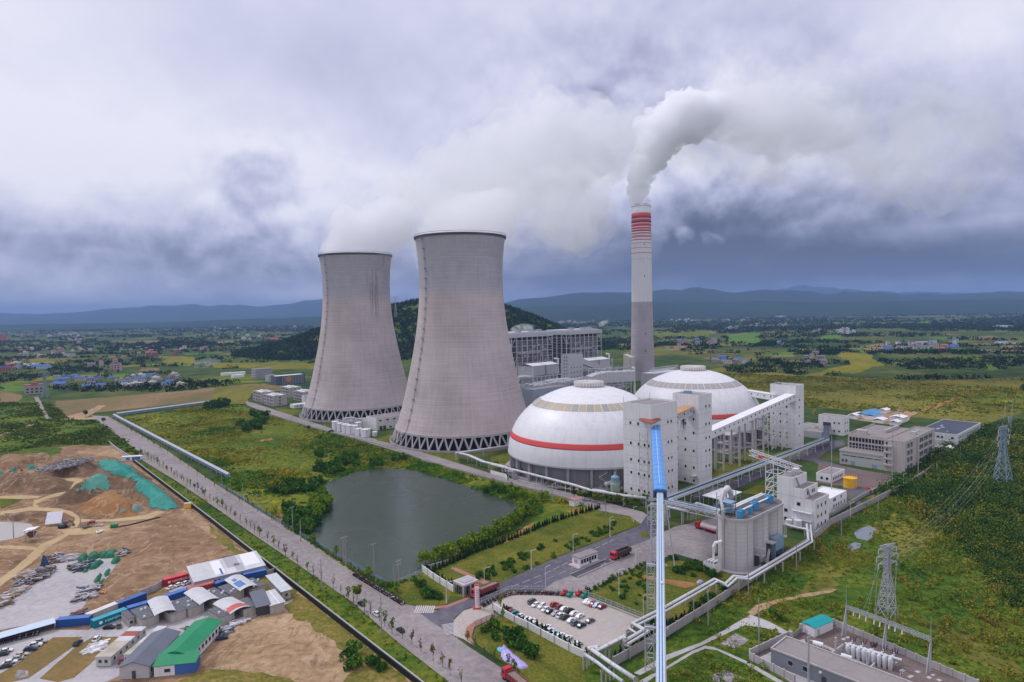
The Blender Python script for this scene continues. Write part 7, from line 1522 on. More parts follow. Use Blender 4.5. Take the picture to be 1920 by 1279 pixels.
sheet('dry_plot','F 380,470 560,380 620,420 400,520',.12,MATS['dry_grass'],(2,.25,.3));sheet('compound_paving','F 380,540 600,430 620,460 780,340 870,390 600,560',.125,MATS['yard_concrete']);sheet('dirt_patch','E 200,815 330,820 340,890 180,920',.14,MATS['rubble'],(1,.3,.4))
sheet('muddy_pond','G -60,590 60,592 180,598 260,612 265,650 220,690 120,725 0,745 -60,750',.085,MATS['muddy_water'],(2,.5,.3))
def mnd(s,h,mat,name='dirt_mound',**k):return struct(mound(name,jag(pw(s),4,1.2,.1),h,MATS[mat],**k))
mnd('G -40,205 60,215 140,225 420,255 590,270 560,345 380,375 200,370 0,365 -60,360',6,'soil_dark',edge=10,seed=1);mnd('G 230,215 330,160 560,100 740,85 800,120 790,200 680,240 420,235',6,'soil_dark',edge=12,seed=2);mnd('G -60,110 120,85 420,75 480,90 330,130 180,170 60,190 -60,185',5,'soil',edge=8,seed=3)
MP=jag(pw('G 560,365 690,250 780,90 900,105 1090,150 1240,260 1390,370 1500,470 1400,520 1200,500 1080,430 880,400 600,450 330,470 420,410'),4,1,.1);MPM=mound('dirt_mound',MP,12,MATS['soil_dark'],edge=20,seed=4,res=1.6);struct(MPM)
mnd('G 585,510 700,440 830,405 1000,390 1110,440 1160,490 1100,545 920,560 740,535',5.5,'soil_orange',edge=9,seed=5);mnd('G 330,860 620,740 900,690 1200,600 1400,560 1492,640 1480,800 1300,1000 1050,1150 900,1260 720,1270 900,1000 1040,830 960,790 700,810 480,830',5,'soil',edge=26,seed=6,res=2.5);mnd('G -60,560 60,540 240,540 330,580 310,640 275,605 180,590 0,585',2.5,'soil_dark',edge=5,seed=7);mnd('G 60,1100 240,930 430,860 330,960 180,1090',2.5,'soil',edge=7,seed=8)
NETM,nt_,b_=newmat('green_netting',.7,.2);ge_=nd(nt_,'NewGeometry');n_=noisen(nt_,ge_.outputs['Position'],.3,6,.65);n2_=noisen(nt_,ge_.outputs['Position'],1.3,3,.6)
nt_.links.new(ramp(nt_,mathn(nt_,'ADD',mathn(nt_,'MULTIPLY',n_,.6),mathn(nt_,'MULTIPLY',n2_,.4)),[(.25,(.08,.07,.055)),(.38,(.03,.15,.125)),(.52,(.02,.24,.20)),(.68,(.05,.30,.25)),(.85,(.13,.33,.28))]),b_.inputs['Base Color'])
def net(label,s,lift=.28,thin=None,name='green_netting'):
 out=[proj(p)[:2]for p in jag(pw(s),1.5,.5,.4)];src=MPM.data;vs=[v.co for v in src.vertices];V=[];fs=[];idx={}
 xy=np.array([proj(v)for v in vs]);zz=np.array([v.z for v in vs]);ins=inpoly(xy[:,0],xy[:,1],out)&(zz>.1)
 for p in src.polygons:
  if all(ins[i]for i in p.vertices):
   f=[]
   for i in p.vertices:
    if i not in idx:idx[i]=len(V);V.append((vs[i].x,vs[i].y,vs[i].z+lift+.15*noise.noise(Vector((vs[i].x,vs[i].y,2)))))
    f.append(idx[i])
   fs.append(tuple(f))
 mb=MB();mb.add(V,fs);o=mb.build(name,thin or NETM,smooth=True);tag(o,label,'netting','netting over the spoil heap')
net('bright green netting running down the ridge of the big spoil heap','G 740,70 880,80 1040,140 1130,225 1220,275 1330,360 1440,475 1290,525 1150,505 1180,430 1060,340 1080,290 990,250 880,215 790,175')
M('net_faded',(.09,.27,.22),.8,.35,.3);net('faded green netting over the left flank of the big spoil heap','G 560,375 680,255 800,195 880,235 900,335 740,355',thin=MATS['net_faded'])
o=mound('green_netting',jag(pw('G 925,505 1000,490 1110,470 1160,490 1110,530 930,558'),2,.4,.4),3.0,M('net_grey',(.15,.24,.20),.8,.3,.4),.8,.3,.3,3,seed=9);tag(o,'grey-green netting at the foot of the orange earth heap','netting','netting over the spoil heap')
for s,l in(('G 60,225 150,220 150,245 110,250 70,240','small scrap of green netting on the far left mound'),('G -30,195 30,195 35,212 -30,225','green netting scrap at the left edge'),('G 210,165 290,150 300,165 220,178','flat strip of green netting on the upper left mound')):o=mound('green_netting',jag(pw(s),2,.5,.4),6.6 if '60' in s[:5]else 3,NETM,.9,.3,.3,3,seed=11);tag(o,l,'netting','netting over the spoil heap')
sheet('rubble_spill','G 290,180 420,130 700,85 760,105 600,150 450,185 300,205',6.5,MATS['rubble'])if 0 else None
def heap(label,s,h,mat,n,sizes,seed,name='material_pile',cat='pile',extra=None):
 """a pile of many beams, sheets and bundles: one thing"""
 r=random.Random(seed);poly=pw(s);o=sum(poly,Vector())/len(poly);o.z=0;t=T(name,label,cat,o);P2=[Vector((p.x,p.y))for p in poly];xs=[p.x for p in P2];ys=[p.y for p in P2];mbs={}
 k=0;tries=0
 while k<n and tries<n*30:
  tries+=1;x,y=r.uniform(min(xs),max(xs)),r.uniform(min(ys),max(ys))
  if not inpoly(np.array([x]),np.array([y]),P2)[0]:continue
  k+=1;m=r.choice(mat);L=r.uniform(*sizes);a=r.gauss(.6,.5);z=.1+h*r.random()**1.5;w=r.uniform(.2,.9);c=Vector((x-o.x,y-o.y,z));d=Vector((math.cos(a),math.sin(a),r.uniform(-.08,.08)))*L/2
  mbs.setdefault(m,MB()).beam(c-d,c+d,w,r.uniform(.12,.7))
 for m,mb in mbs.items():mb.build('stacked_goods',MATS[m],t)
 return t
M('timber',(.30,.22,.16),.9,.3,.6);M('timber_dark',(.12,.08,.065),.9,.3,.6);M('pale_goods',(.45,.42,.43),.8,.25,.6);M('tarp_green',(.025,.14,.075),.75,.35,.5);M('slate_goods',(.07,.085,.13),.8,.3,.5)
TIM=['timber','timber_dark','timber_dark','slate_goods','pale_goods','grey_steel']
for i,(s,h,l,m,n)in enumerate([('G 120,1110 200,1050 300,1010 410,960 425,990 330,1060 210,1110 130,1130',1.6,'long heap of broken timber on the yard\'s left side',TIM,230),('G 30,1200 110,1140 210,1125 200,1145 100,1200 40,1230',1.1,'pile of pale timbers at the yard\'s lower left edge',['pale_goods','timber'],110),('G -40,1250 60,1205 100,1215 60,1270 -40,1300',1.2,'brown timber heap cut by the left edge of the picture',['timber_dark','timber','pale_goods'],90),('G 400,880 460,855 500,880 480,915 410,925',1.4,'heap of grey scrap behind the blue stack',['pale_goods','grey_steel','timber_dark'],80),('G 490,885 610,860 620,895 500,915',1.2,'pile of grey pipes at the top of the storage yard',['pale_goods','grey_steel'],80),('G 555,960 640,935 720,915 740,930 660,990 600,990',1.3,'dark heap of slabs left of the middle green tarpaulin',['slate_goods','timber_dark','grey_steel'],90),('G 585,1220 660,1180 740,1160 740,1200 660,1225 590,1235',1.1,'stack of grey boxes at the yard\'s lower right side',['grey_steel','pale_goods','timber_dark'],100),('G 640,1150 700,1110 780,1110 770,1145 690,1170',1.1,'pale and dark goods below the right-hand green tarpaulins',['pale_goods','slate_goods'],80),('G 920,870 960,845 1010,820 1020,835 960,880',1.0,'mixed bright scrap at the yard\'s upper right corner',['pale_goods','timber','slate_goods'],60),('G 140,1030 200,1010 300,960 330,985 220,1035 150,1045',1.1,'pale boards stacked above the long timber heap',['pale_goods','timber'],90),('F 1070,130 1150,95 1250,88 1270,100 1160,130 1080,145',1.5,'dark brown heap of steel bars behind the patched roof',['timber_dark','brick_red'],60),('E 880,190 920,130 990,125 930,180',1.0,'small scrap heap at the corner behind the blue container',['timber_dark','slate_goods','brick_red'],30),('F 1110,770 1150,760 1195,790 1180,815 1130,810',.9,'grey scrap by the corner of the green-roofed shed',['slate_goods','grey_steel'],40),('F 1210,720 1290,680 1350,690 1340,710 1240,740',.8,'white and grey boards in front of the red-striped canopy',['pale_goods','white_clean','grey_steel'],36),('E 1040,580 1110,500 1240,470 1250,520 1170,580 1050,620',.2,'white planks scattered on the dry plot',['pale_goods','white_clean'],60),('G 270,185 360,150 560,95 740,85 755,105 600,150 440,180 330,200',7.5,'grey rubble strewn over the upper mound',['pale_goods','grey_steel'],0)]):
 if n:heap(l,s,h,m,n,(1.2,4.5)if h>.5 else(2,5),i)
rp=[Vector((p.x,p.y))for p in pw('G 280,190 360,150 560,98 740,86 755,105 600,150 440,182 330,202',5.5)];r_=random.Random(3);mb=MB();k=0
while k<420:
 x,y=r_.uniform(min(p.x for p in rp),max(p.x for p in rp)),r_.uniform(min(p.y for p in rp),max(p.y for p in rp))
 if not inpoly(np.array([x]),np.array([y]),rp)[0]:continue
 k+=1;s=r_.uniform(.4,1.4);hb=6.4
 a=r_.random()*3;mb.beam((x-s*math.cos(a),y-s*math.sin(a),hb+r_.uniform(-.6,.3)),(x+s*math.cos(a),y+s*math.sin(a),hb+r_.uniform(-.6,.3)),s*.8,.8)
tag(mb.build('rubble',MATS['rubble']),'grey broken rubble strewn along the upper mound','rubble',kind='stuff')
def green_stack(label,s,h):
 o=mound('tarpaulin_stack',jag(pw(s),1.2,.2,.8),h,MATS['tarp_green'],.5,.25,.5,1.3,.1,flat=1.3,seed=len(s));tag(o,label,'covered stack','stacks under green tarpaulins')
for s,l in(('G 620,890 650,860 700,852 700,885 690,915 625,918','leftmost green tarpaulin stack at the top of the storage yard'),('G 700,870 740,855 790,850 800,880 750,900 700,905','second green tarpaulin stack from the left at the yard\'s top'),('G 790,850 850,835 870,845 860,880 800,890','third green tarpaulin stack from the left at the yard\'s top'),('G 850,835 940,825 945,835 915,880 830,890','fourth green tarpaulin stack at the yard\'s top, right end'),('G 710,965 760,925 825,910 830,920 770,970 715,980','green tarpaulin stack in the middle of the yard, right one'),('G 660,980 700,945 715,960 700,995 665,1002','small green tarpaulin stack in the middle of the yard, left one'),('G 885,915 920,885 965,880 960,905 930,930 890,935','green tarpaulin stack on the yard\'s right edge, uppermost'),('G 830,1010 870,965 885,975 875,1015 840,1040','green tarpaulin stack on the right edge, second from top'),('G 745,1070 790,1015 820,1015 800,1070 765,1090','green tarpaulin stack on the right edge, third from top'),('G 785,1090 830,1040 840,1045 815,1090 790,1108','green tarpaulin stack on the right edge, lowest')):green_stack(l,s,1.6)
t=T('steel_stack','dark blue pointed stack of sheet steel on the storage yard','stack',p1('G 360,955'),.3);mb=MB();mb.add([(-1.6,-1,0),(1.6,-1,0),(1.6,1,0),(-1.6,1,0),(-.5,-.2,5.2),(.1,-.2,4.9),(.1,.3,4.9),(-.5,.3,5.2)],[(0,1,5,4),(1,2,6,5),(2,3,7,6),(3,0,4,7),(4,5,6,7)]);mb.build('sheets',M('stack_blue',(.03,.07,.15),.6,.3,.8),t)
def digger(label,p,rz,col):
 t=T('excavator',label,'excavator',p,rz);mb=MB();mb.box(-1.6,1.6,-1.3,-.7,0,.8);mb.box(-1.6,1.6,.7,1.3,0,.8);mb.build('track',MATS['tyre'],t);mb=MB();mb.box(-1.8,.9,-1.2,1.2,.9,2.0);mb.box(-.2,1.1,.2,1.2,2,2.9);mb.build('body',MATS[col],t);mb=MB();mb.beam((.8,0,1.6),(3.2,0,3.6),.4);mb.beam((3.2,0,3.6),(4.8,0,1.8),.3);mb.box(4.3,5.2,-.5,.5,.9,1.8);mb.build('arm',MATS[col],t);mb=MB();mb.box(1.05,1.12,.3,1.1,2.1,2.8);mb.build('window',MATS['glass'],t)
digger('black excavator parked beside the white tilted sheet on the dirt',p1('G 505,640'),.1,'dark_steel');digger('dark excavator at the far left top of the mounds',p1('G 105,205')+Vector((0,0,.2)),.4,'timber_dark')
t=T('screening_plant','white tilted screening panel on a frame beside the black excavator','machine',p1('G 440,615'),.3);mb=MB();mb.add([(-3.4,-2.5,1.2),(3.4,-2.5,1.2),(2.8,2.6,5.6),(-3.8,2.6,5.6),(-3.4,-2.5,1.45),(3.4,-2.5,1.45),(2.8,2.6,5.85),(-3.8,2.6,5.85)],[(3,2,1,0),(4,5,6,7),(0,1,5,4),(1,2,6,5),(2,3,7,6),(3,0,4,7)]);mb.build('panel',MATS['tarp_white'],t);mb=MB()
for x in(-3,2.6):mb.beam((x,-2.2,0),(x,-2.2,1.4),.2);mb.beam((x,2.4,0),(x,2.4,5.4),.2)
mb.build('frame',MATS['grey_steel'],t)
t=T('loading_hopper','brown hopper under a small white roof beside the muddy pond','hopper',p1('G 255,735'),.2);mb=MB();mb.add([(-1.6,-1.6,3.6),(1.6,-1.6,3.6),(1.6,1.6,3.6),(-1.6,1.6,3.6),(-.6,-.6,1.2),(.6,-.6,1.2),(.6,.6,1.2),(-.6,.6,1.2)],[(0,1,5,4),(1,2,6,5),(2,3,7,6),(3,0,4,7),(0,3,2,1),(4,5,6,7)]);mb.build('hopper',MATS['timber_dark'],t);mb=MB()
for x in(-1.8,1.8):
 for y in(-1.8,1.8):mb.beam((x,y,0),(x,y,5),.2)
mb.build('post',MATS['grey_steel'],t);mb=MB();mb.add([(-2.4,-2.2,4.9),(2.4,-2.2,5.4),(2.4,2.2,5.4),(-2.4,2.2,4.9),(-2.4,-2.2,5.05),(2.4,-2.2,5.55),(2.4,2.2,5.55),(-2.4,2.2,5.05)],[(3,2,1,0),(4,5,6,7),(0,1,5,4),(1,2,6,5),(2,3,7,6),(3,0,4,7)]);mb.build('roof',MATS['dome_white'],t)
t=T('roller','green drum and black hose lying on the track','drum',p1('G 915,635'),.3);mb=MB();mb.tube([(-1.5,0,1),(1.5,0,1)],1.0,14);mb.build('drum',M('drum_green',(.02,.22,.10),.5),t);mb=MB();mb.tube([(2,0,.3),(6,.5,.3),(12,5,.3),(18,9,.3)],.28,6);mb.build('hose',MATS['rubber_black'],t)
for s,l,col in(('G 700,640','dark machine part on the grassy patch by the lone pole','dark_steel'),('G 790,625','grey pallet of pipes on the grassy patch by the track','pale_goods'),('G 735,600','small rusty barrel group above the grey pallet','brick_red'),('G 800,675','white board lying at the edge of the track','white_clean'),('G 805,1168','orange scrap lying on the slope right of the yard','roof_rust')):
 t=T('scrap_item',l,'scrap',p1(s),R.random());mb=MB()
 for k in range(7):a=R.uniform(0,3);c=Vector((R.uniform(-1.6,1.6),R.uniform(-1,1),.3+R.random()*.5));d=Vector((math.cos(a),math.sin(a),0))*R.uniform(.6,1.6);mb.beam(c-d,c+d,R.uniform(.2,.6),R.uniform(.2,.6))
 mb.build('pieces',MATS[col],t)
def container(label,a,b,col,h=2.6,w=2.5,text=None,back=False):
 """40-foot box whose visible long side runs on the ground from pixel a to pixel b"""
 p,q=p1(a),p1(b);d=q-p;L=d.length;t=T('shipping_container',label,'container',p,math.atan2(d.y,d.x),'shipping containers');cm=M('container_'+col,CC[col],.6,.18,.3,streak=.25);mb=MB();mb.box(0,L,0,w,.15,h-.1)
 x=.3
 while x<L-.3:mb.box(x,x+.16,-.04,0,.3,h-.25);mb.box(x,x+.16,w,w+.04,.3,h-.25);x+=.36
 mb.build('box',cm,t);mb=MB();mb.box(0,L,0,w,h-.09,h);mb.build('roof',M('croof_'+col,tuple(min(.6,c*1.25+.05)for c in CC[col]),.7,.2,.3),t)
 mb=MB()
 for x in(0,L):
  for y in(0,w):mb.box(x-.08,x+.08,y-.08,y+.08,0,h+.02)
 for z in(.1,h-.1):mb.beam((0,-.03,z),(L,-.03,z),.14)
 mb.build('corner_frame',cm,t);mb=MB();mb.box(-.06,0,.15,w/2-.05,.3,h-.25);mb.box(-.06,0,w/2+.05,w-.15,.3,h-.25)
 for y in(.5,1.0,1.5,2.0):mb.beam((-.09,y,.3),(-.09,y,h-.2),.05)
 mb.build('door',cm,t)
 if text:
  s,x0,size,sx=text;text_mesh('lettering',s,size,MATS['text_white'],t,Matrix.Translation((x0,-.07,h*.5-size*.35))@Matrix.Rotation(PI/2,4,'X'),sx)
  mb=MB();mb.add([(x0-1.3+.55*math.cos(k*PI/6),-.08,h*.5+.55*math.sin(k*PI/6))for k in range(12)],[tuple(range(12))])if s[0]=='H' and len(s)<7 else mb.box(x0-1.3,x0-.5,-.08,-.06,h*.35,h*.65);mb.build('logo',MATS['text_white'],t)
 return t
CC=dict(blue=(.02,.085,.30),teal=(.0,.20,.27),grey=(.45,.42,.42),red=(.42,.015,.03),rust=(.28,.055,.05),deep=(.015,.06,.22),greygreen=(.16,.19,.17))
container('royal blue container left of the pale grey one, end of its row','E 672,305','E 1068,272','blue');container('pale grey container between two blue ones','E 1072,240','E 1432,92','grey');container('blue container right of the pale grey one','E 1436,100','F 385,490','deep');container('teal container with white lettering on its side','E 1130,318','E 1535,165','teal',text=('HANJIN',3.3,1.0,1.5));container('blue container just right of the teal one','E 1540,160','F 405,585','blue');container('blue container behind the first white arched canopy','F 410,580','F 560,530','deep');container('blue container left of the rust red one','F 565,530','F 780,455','blue');container('rust red container behind the middle canopy','F 785,455','F 1050,385','rust');container('blue container right of the rust red one','F 1055,400','F 1195,350','deep');container('blue container in the far row under the patched roof','F 1320,310','F 1540,262','blue')
container('bright red container with white lettering','F 555,362','F 790,300','red',text=('HAMBURG',2.6,1.0,1.35));wall('site_hoarding','grey-green hoarding between the blue and the red containers',pw('F 335,455 480,395 550,345'),2.4,.3,'concrete','wall',3)
M('hoard',(.2,.22,.2));wall('site_hoarding','grey wall behind the compound, joining the netting fence',pw('F 1270,135 1470,95'),1.8,.25,'concrete','wall',3);wall('site_hoarding','short grey wall right of the far blue container',pw('F 1545,250 1640,215'),1.8,.25,'concrete','wall',3)
def quad_building(label,near,far,depth,h,wallm,roofm,roof='mono',name='site_hut',rise=.6,ov=.35,wins=0,cat='hut',group=None,acs=0,stripes=None):
 """box whose visible front wall runs on the ground from near to far; the depth runs away behind it"""
 p,q=p1(near),p1(far);d=q-p;L=d.length;t=T(name,label,cat,p,math.atan2(d.y,d.x),group);mb=MB();mb.box(0,L,0,depth,0,h);mb.build('wall',MATS[wallm],t)
 if roof=='mono':mb=MB();mb.add([(-ov,-ov,h+.02),(L+ov,-ov,h+.02),(L+ov,depth+ov,h+rise),(-ov,depth+ov,h+rise),(-ov,-ov,h+.16),(L+ov,-ov,h+.16),(L+ov,depth+ov,h+rise+.14),(-ov,depth+ov,h+rise+.14)],[(3,2,1,0),(4,5,6,7),(0,1,5,4),(1,2,6,5),(2,3,7,6),(3,0,4,7)])
 elif roof=='gable':mb=MB();mb.gable(0,L,0,depth,h,h+rise,ov);mb.add([(0,0,h),(0,depth,h),(0,depth/2,h+rise),(L,0,h),(L,depth,h),(L,depth/2,h+rise)],[(2,1,0),(3,4,5)])
 ro=mb.build('roof',MATS[roofm],t)
 if stripes:
  mb=MB();x=.2
  while x<L-.4:mb.box(x,x+.3,-ov,depth+ov,h+rise*.5+.1,h+rise*.5+.28)if roof=='flat' else mb.add([(x,-ov,h+.18),(x+.3,-ov,h+.18),(x+.3,depth+ov,h+rise+.17),(x,depth+ov,h+rise+.17)],[(0,1,2,3)]);x+=stripes[0]
  mb.build('roof_panel',MATS[stripes[1]],t)
 for k in range(wins):win(t,'y',0,L*(k+.5)/wins,h*.38,.9,1.0)
 for k in range(acs):mb=MB();x=L*(.12+.8*k/max(1,acs-1))if acs>1 else L*.2;y=R.uniform(.3,depth-1.5);mb.box(x,x+.7,y,y+.35,h+.3,h+.95);mb.build('fan_unit',MATS['white_clean'],t)
 return t
M('roof_charcoal',(.115,.115,.135),.75,.25,.35);M('roof_slate',(.125,.135,.175),.7,.12,.2);M('roof_green',(.012,.215,.095),.6,.12,.15);M('roof_patch',(.50,.50,.53),.7,.3,.14);M('roof_cream',(.42,.37,.31),.8,.35,.3);M('hut_wall',(.42,.38,.35),.85,.2,.6,streak=.5);M('canopy_grey',(.50,.50,.52),.6,.2,.3);M('awning_red',(.50,.10,.10),.6,.15);M('wall_blue',(.05,.12,.38),.6,.15)
quad_building('long shed with a slate grey pitched roof at the bottom edge','F 430,1200','F 705,900',10,3.6,'duct_grey','roof_slate','gable','long_shed',1.6,.5,7,'shed')if 0 else None
def longshed(label,a,b,c,h,rise,roofm,wallm,wins,name='long_shed',endm=None,hipless=True):
 """gabled shed: near gable wall on the ground from a to b, long right side from b to c"""
 p,q,r=p1(a),p1(b),p1(c);d=r-q;L=d.length;W=abs((p-q).cross(d).z)/L;t=T(name,label,'shed',q,math.atan2(d.y,d.x));mb=MB();mb.box(0,L,0,W,0,h);mb.add([(0,0,h),(0,W,h),(0,W/2,h+rise),(L,0,h),(L,W,h),(L,W/2,h+rise)],[(2,1,0),(3,4,5)]);mb.build('wall',MATS[wallm],t);mb=MB();mb.gable(0,L,0,W,h,h+rise,.5);mb.build('roof',MATS[roofm],t)
 for k in range(wins):win(t,'y',0,L*(k+.6)/wins,1.2,1.1,1.2)
 mb=MB();mb.box(-.08,.02,W*.45,W*.45+1.0,.05,2.3);mb.build('door',MATS['panel_dark'],t);return t,L,W
longshed('long grey shed with a slate pitched roof beside the green-roofed one','F 145,1235','F 410,1240','F 700,910',3.4,1.5,'roof_slate','duct_grey',8)
t,L_,W_=longshed('long shed with a bright green roof and a blue end bay','F 440,1225','F 800,1125','F 1100,800',3.4,1.2,'roof_green','white_wall',9)
q=quad_building('low white and blue front wing with a green lean-to roof','F 458,1232','F 855,1190',4.5,3.0,'white_wall','roof_green','mono','shed_wing',1.0,.3,0,'shed');mb=MB();Lq=(p1('F 855,1190')-p1('F 458,1232')).length;mb.box(Lq*.5,Lq+.03,-.03,4.53,0,2.9);mb.build('blue_cladding',MATS['wall_blue'],q);win(q,'y',0,Lq*.32,1.1,1.5,.9)
def hutrow(label,near,mid,far,n,cols):
 p,q,r=p1(near),p1(mid),p1(far);d=r-q;L=d.length;W=max(2.5,abs((p-q).cross(d).z)/L);W=min(W,7)
 t=T('hut_row',label,'site huts',q,math.atan2(d.y,d.x),'rows of cream huts')
 mb=MB();mb.box(0,L,0,W,.2,2.8);mb.build('wall',M('hut_cream',(.50,.49,.48),.8,.15,.6,streak=.5),t)
 for k in range(n):mb=MB();mb.box(L*k/n+.03,L*(k+1)/n-.03,-.25,W+.25,2.8,2.98);mb.build('roof',MATS[cols[k%len(cols)]],t)
 for k in range(n):win(t,'y',0,L*(k+.6)/n,1.2,.9,.9);mb=MB();mb.box(L*(k+.15)/n,L*(k+.15)/n+.8,-.04,.02,.2,2.2);mb.build('door',MATS['frame_grey'],t)
 for y in(W*.3,W*.7):win(t,'x',0,y,1.2,.9,.9)
hutrow('wide row of joined huts with stained cream roofs and a rusty panel','E 1150,775','E 1330,770','E 1755,395',6,['roof_cream','roof_cream','roof_cream','canopy_grey','brick_red','canopy_grey']);hutrow('narrow row of cream huts between the wide row and the grey shed','E 1510,745','E 1590,745','F 580,825',5,['roof_cream','roof_cream','canopy_grey','roof_cream','canopy_grey'])
bs=quad_building('big shed with a patched white and grey roof behind the containers','F 850,400','F 1520,235',13,3.3,'duct_grey','roof_patch','mono','long_shed',1.6,.5,16,'shed');BL_=(p1('F 1520,235')-p1('F 850,400')).length
for x0,x1,y0,y1,m in((.02,.3,.0,1,'canopy_grey'),(.3,.44,.1,.95,'white_clean'),(.38,.41,.02,.42,'rail_blue'),(.5,.68,.35,1,'panel_lilac'),(.6,.72,.02,.5,'panel_lilac'),(.74,.97,.2,1,'white_clean')):
 mb=MB();zf=lambda y:3.52+1.6*y;mb.add([(x0*BL_,y0*13,zf(y0)),(x1*BL_,y0*13,zf(y0)),(x1*BL_,y1*13,zf(y1)),(x0*BL_,y1*13,zf(y1))],[(0,1,2,3)]);mb.build('roof_patch',MATS[m],bs)
for nm,a,b,dp,lab,ac in(('work_hut','F 345,770','F 498,715',10,'charcoal-roofed hut left of the first arched canopy',4),('work_hut','F 625,720','F 770,665',10,'charcoal-roofed hut right of the first arched canopy',4),('work_hut','F 790,665','F 940,605',10,'charcoal-roofed hut left of the middle arched canopy',4),('work_hut','F 1035,580','F 1170,530',10,'charcoal-roofed hut right of the middle arched canopy',5),('work_hut','F 1190,520','F 1325,470',9,'charcoal-roofed hut left of the blue-patched canopy',4),('work_hut','F 1410,465','F 1530,420',9,'charcoal-roofed hut right of the blue-patched canopy',3),('work_hut','F 1100,745','F 1232,690',8,'charcoal-roofed hut left of the red-striped canopy',3),('work_hut','F 1320,670','F 1450,625',8,'charcoal-roofed hut right of the red-striped canopy',1)):
 quad_building(lab,a,b,dp,3.0,'hut_wall','roof_charcoal','mono',nm,.25,.1,0,'workshop','huts with charcoal roofs',ac,(1.4,'roof_slate'))
def arch(label,a,b,depth,h,patch=None):
 p,q=p1(a),p1(b);d=q-p;L=d.length+2.4;t=T('arched_canopy',label,'canopy',p-d.normalized()*1.2,math.atan2(d.y,d.x),'arched canopies between the huts');n=10;mb=MB();pr=[(L*k/n,h-.1+.75*math.sin(PI*k/n))for k in range(n+1)]
 for z in(0,.12):mb.add([(x,-1.0,y+z)for x,y in pr]+[(x,depth,y+z)for x,y in pr],[(k,k+1,n+2+k,n+1+k)for k in range(n)])
 mb.build('roof',MATS['canopy_grey'],t);mb=MB()
 for x in(1.3,L-1.3):
  for y in(0,depth*.5,depth-.3):mb.beam((x,y,0),(x,y,h),.15)
 mb.build('post',MATS['grey_steel'],t);mb=MB();mb.box(1.2,L-1.2,depth-.4,depth-.2,0,h-.2);mb.build('back_wall',MATS['panel_dark'],t)
 if patch:
  mb=MB()
  for y0,y1,k0,k1 in patch[1]:mb.add([(pr[k][0],y,pr[k][1]+.16)for y in(y0*depth,y1*depth)for k in range(k0,k1+1)],[(k,k+1,(k1-k0+1)+k+1,(k1-k0+1)+k)for k in range(k1-k0)])
  mb.build('roof_patch',MATS[patch[0]],t)
arch('first white arched canopy from the left, plain','F 500,725','F 625,690',13,3.6);arch('middle white arched canopy over a dark opening, plain','F 925,615','F 1040,575',13,3.6);arch('arched canopy with bright blue patches on its roof','F 1310,480','F 1415,445',13,3.6,('rail_blue',[(.1,.5,1,5),(.55,.75,2,4)]));arch('arched canopy with a red and a grey stripe across its roof','F 1215,700','F 1340,650',11,3.4,('awning_red',[(.0,.3,0,10)]))
quad_building('open shed with a dark slate roof at the right end of the compound','F 1450,650','F 1570,620',11,3.2,'panel_dark','roof_slate','mono','open_shed',.9,.5,0,'shed');quad_building('shed with a half rusty white roof at the compound\'s right end','F 1580,630','F 1715,590',11,3.0,'hut_wall','canopy_grey','mono','open_shed',.5,.3,0,'shed',stripes=(2.6,'white_clean'));quad_building('brick outbuilding with a pale sheet roof nearest the netting fence','F 1690,495','F 1775,470',16,3.2,'hut_wall','canopy_grey','mono','outbuilding',.6,.5,1,'shed',stripes=(2.2,'belt_paleblue'))
quad_building('small white hut with a lean-to beside the grey van','F 210,755','F 270,735',7,2.7,'hut_wall','roof_charcoal','mono','site_hut',.2,.1,1);
t=T('bike_shelter','long pale roof on posts sheltering motorbikes at the far left','shelter',p1('E 0,500'),yard_angle('E 0,500','E 665,310'));L_=(p1('E 665,310')-p1('E 0,500')).length+9;mb=MB();mb.add([(-12,-1.6,2.4),(L_-9,-1.6,2.4),(L_-9,1.6,3.0),(-12,1.6,3.0),(-12,-1.6,2.5),(L_-9,-1.6,2.5),(L_-9,1.6,3.1),(-12,1.6,3.1)],[(3,2,1,0),(4,5,6,7),(0,1,5,4),(1,2,6,5),(2,3,7,6),(3,0,4,7)]);mb.build('roof',MATS['belt_paleblue'],t);mb=MB()
for x in np.arange(-11,L_-9,4):mb.beam((x,1.3,0),(x,1.3,2.9),.14);mb.beam((x,-1.2,2.4),(x,1.3,1.6),.1)
mb.box(-12,L_-9,1.7,1.8,0,2.6);mb.build('frame',MATS['dark_steel'],t)
motos([P(*px('E 0,500')[0]),P(*px('E 470,385')[0])],22,PI/2,'from the left edge under the pale roof of the yard shelter','motorbikes under the yard shelter')
leafmat('leaf_sapling',[(.04,.08,.016),(.09,.14,.026),(.16,.19,.038)],sc=.5);leafmat('leaf_rust',[(.05,.04,.02),(.10,.075,.03),(.15,.11,.045)],sc=.5);leafmat('leaf_bare',[(.11,.095,.085),(.16,.14,.12),(.22,.19,.16)],sc=.5)
leafmat('leaf_willow',[(.035,.08,.012),(.085,.145,.02),(.16,.21,.035)],sc=.4);leafmat('leaf_conifer',[(.006,.020,.012),(.014,.038,.018),(.03,.06,.024)],sc=.8);leafmat('leaf_dark',[(.012,.040,.012),(.03,.08,.018),(.068,.13,.024)],sc=.25);leafmat('leaf_lush',[(.012,.04,.010),(.035,.095,.016),(.085,.15,.025),(.15,.16,.03)],sc=.1);leafmat('leaf_wild',[(.010,.031,.010),(.026,.068,.015),(.054,.10,.019),(.105,.122,.025),(.15,.14,.033),(.12,.085,.04)],sc=.05)
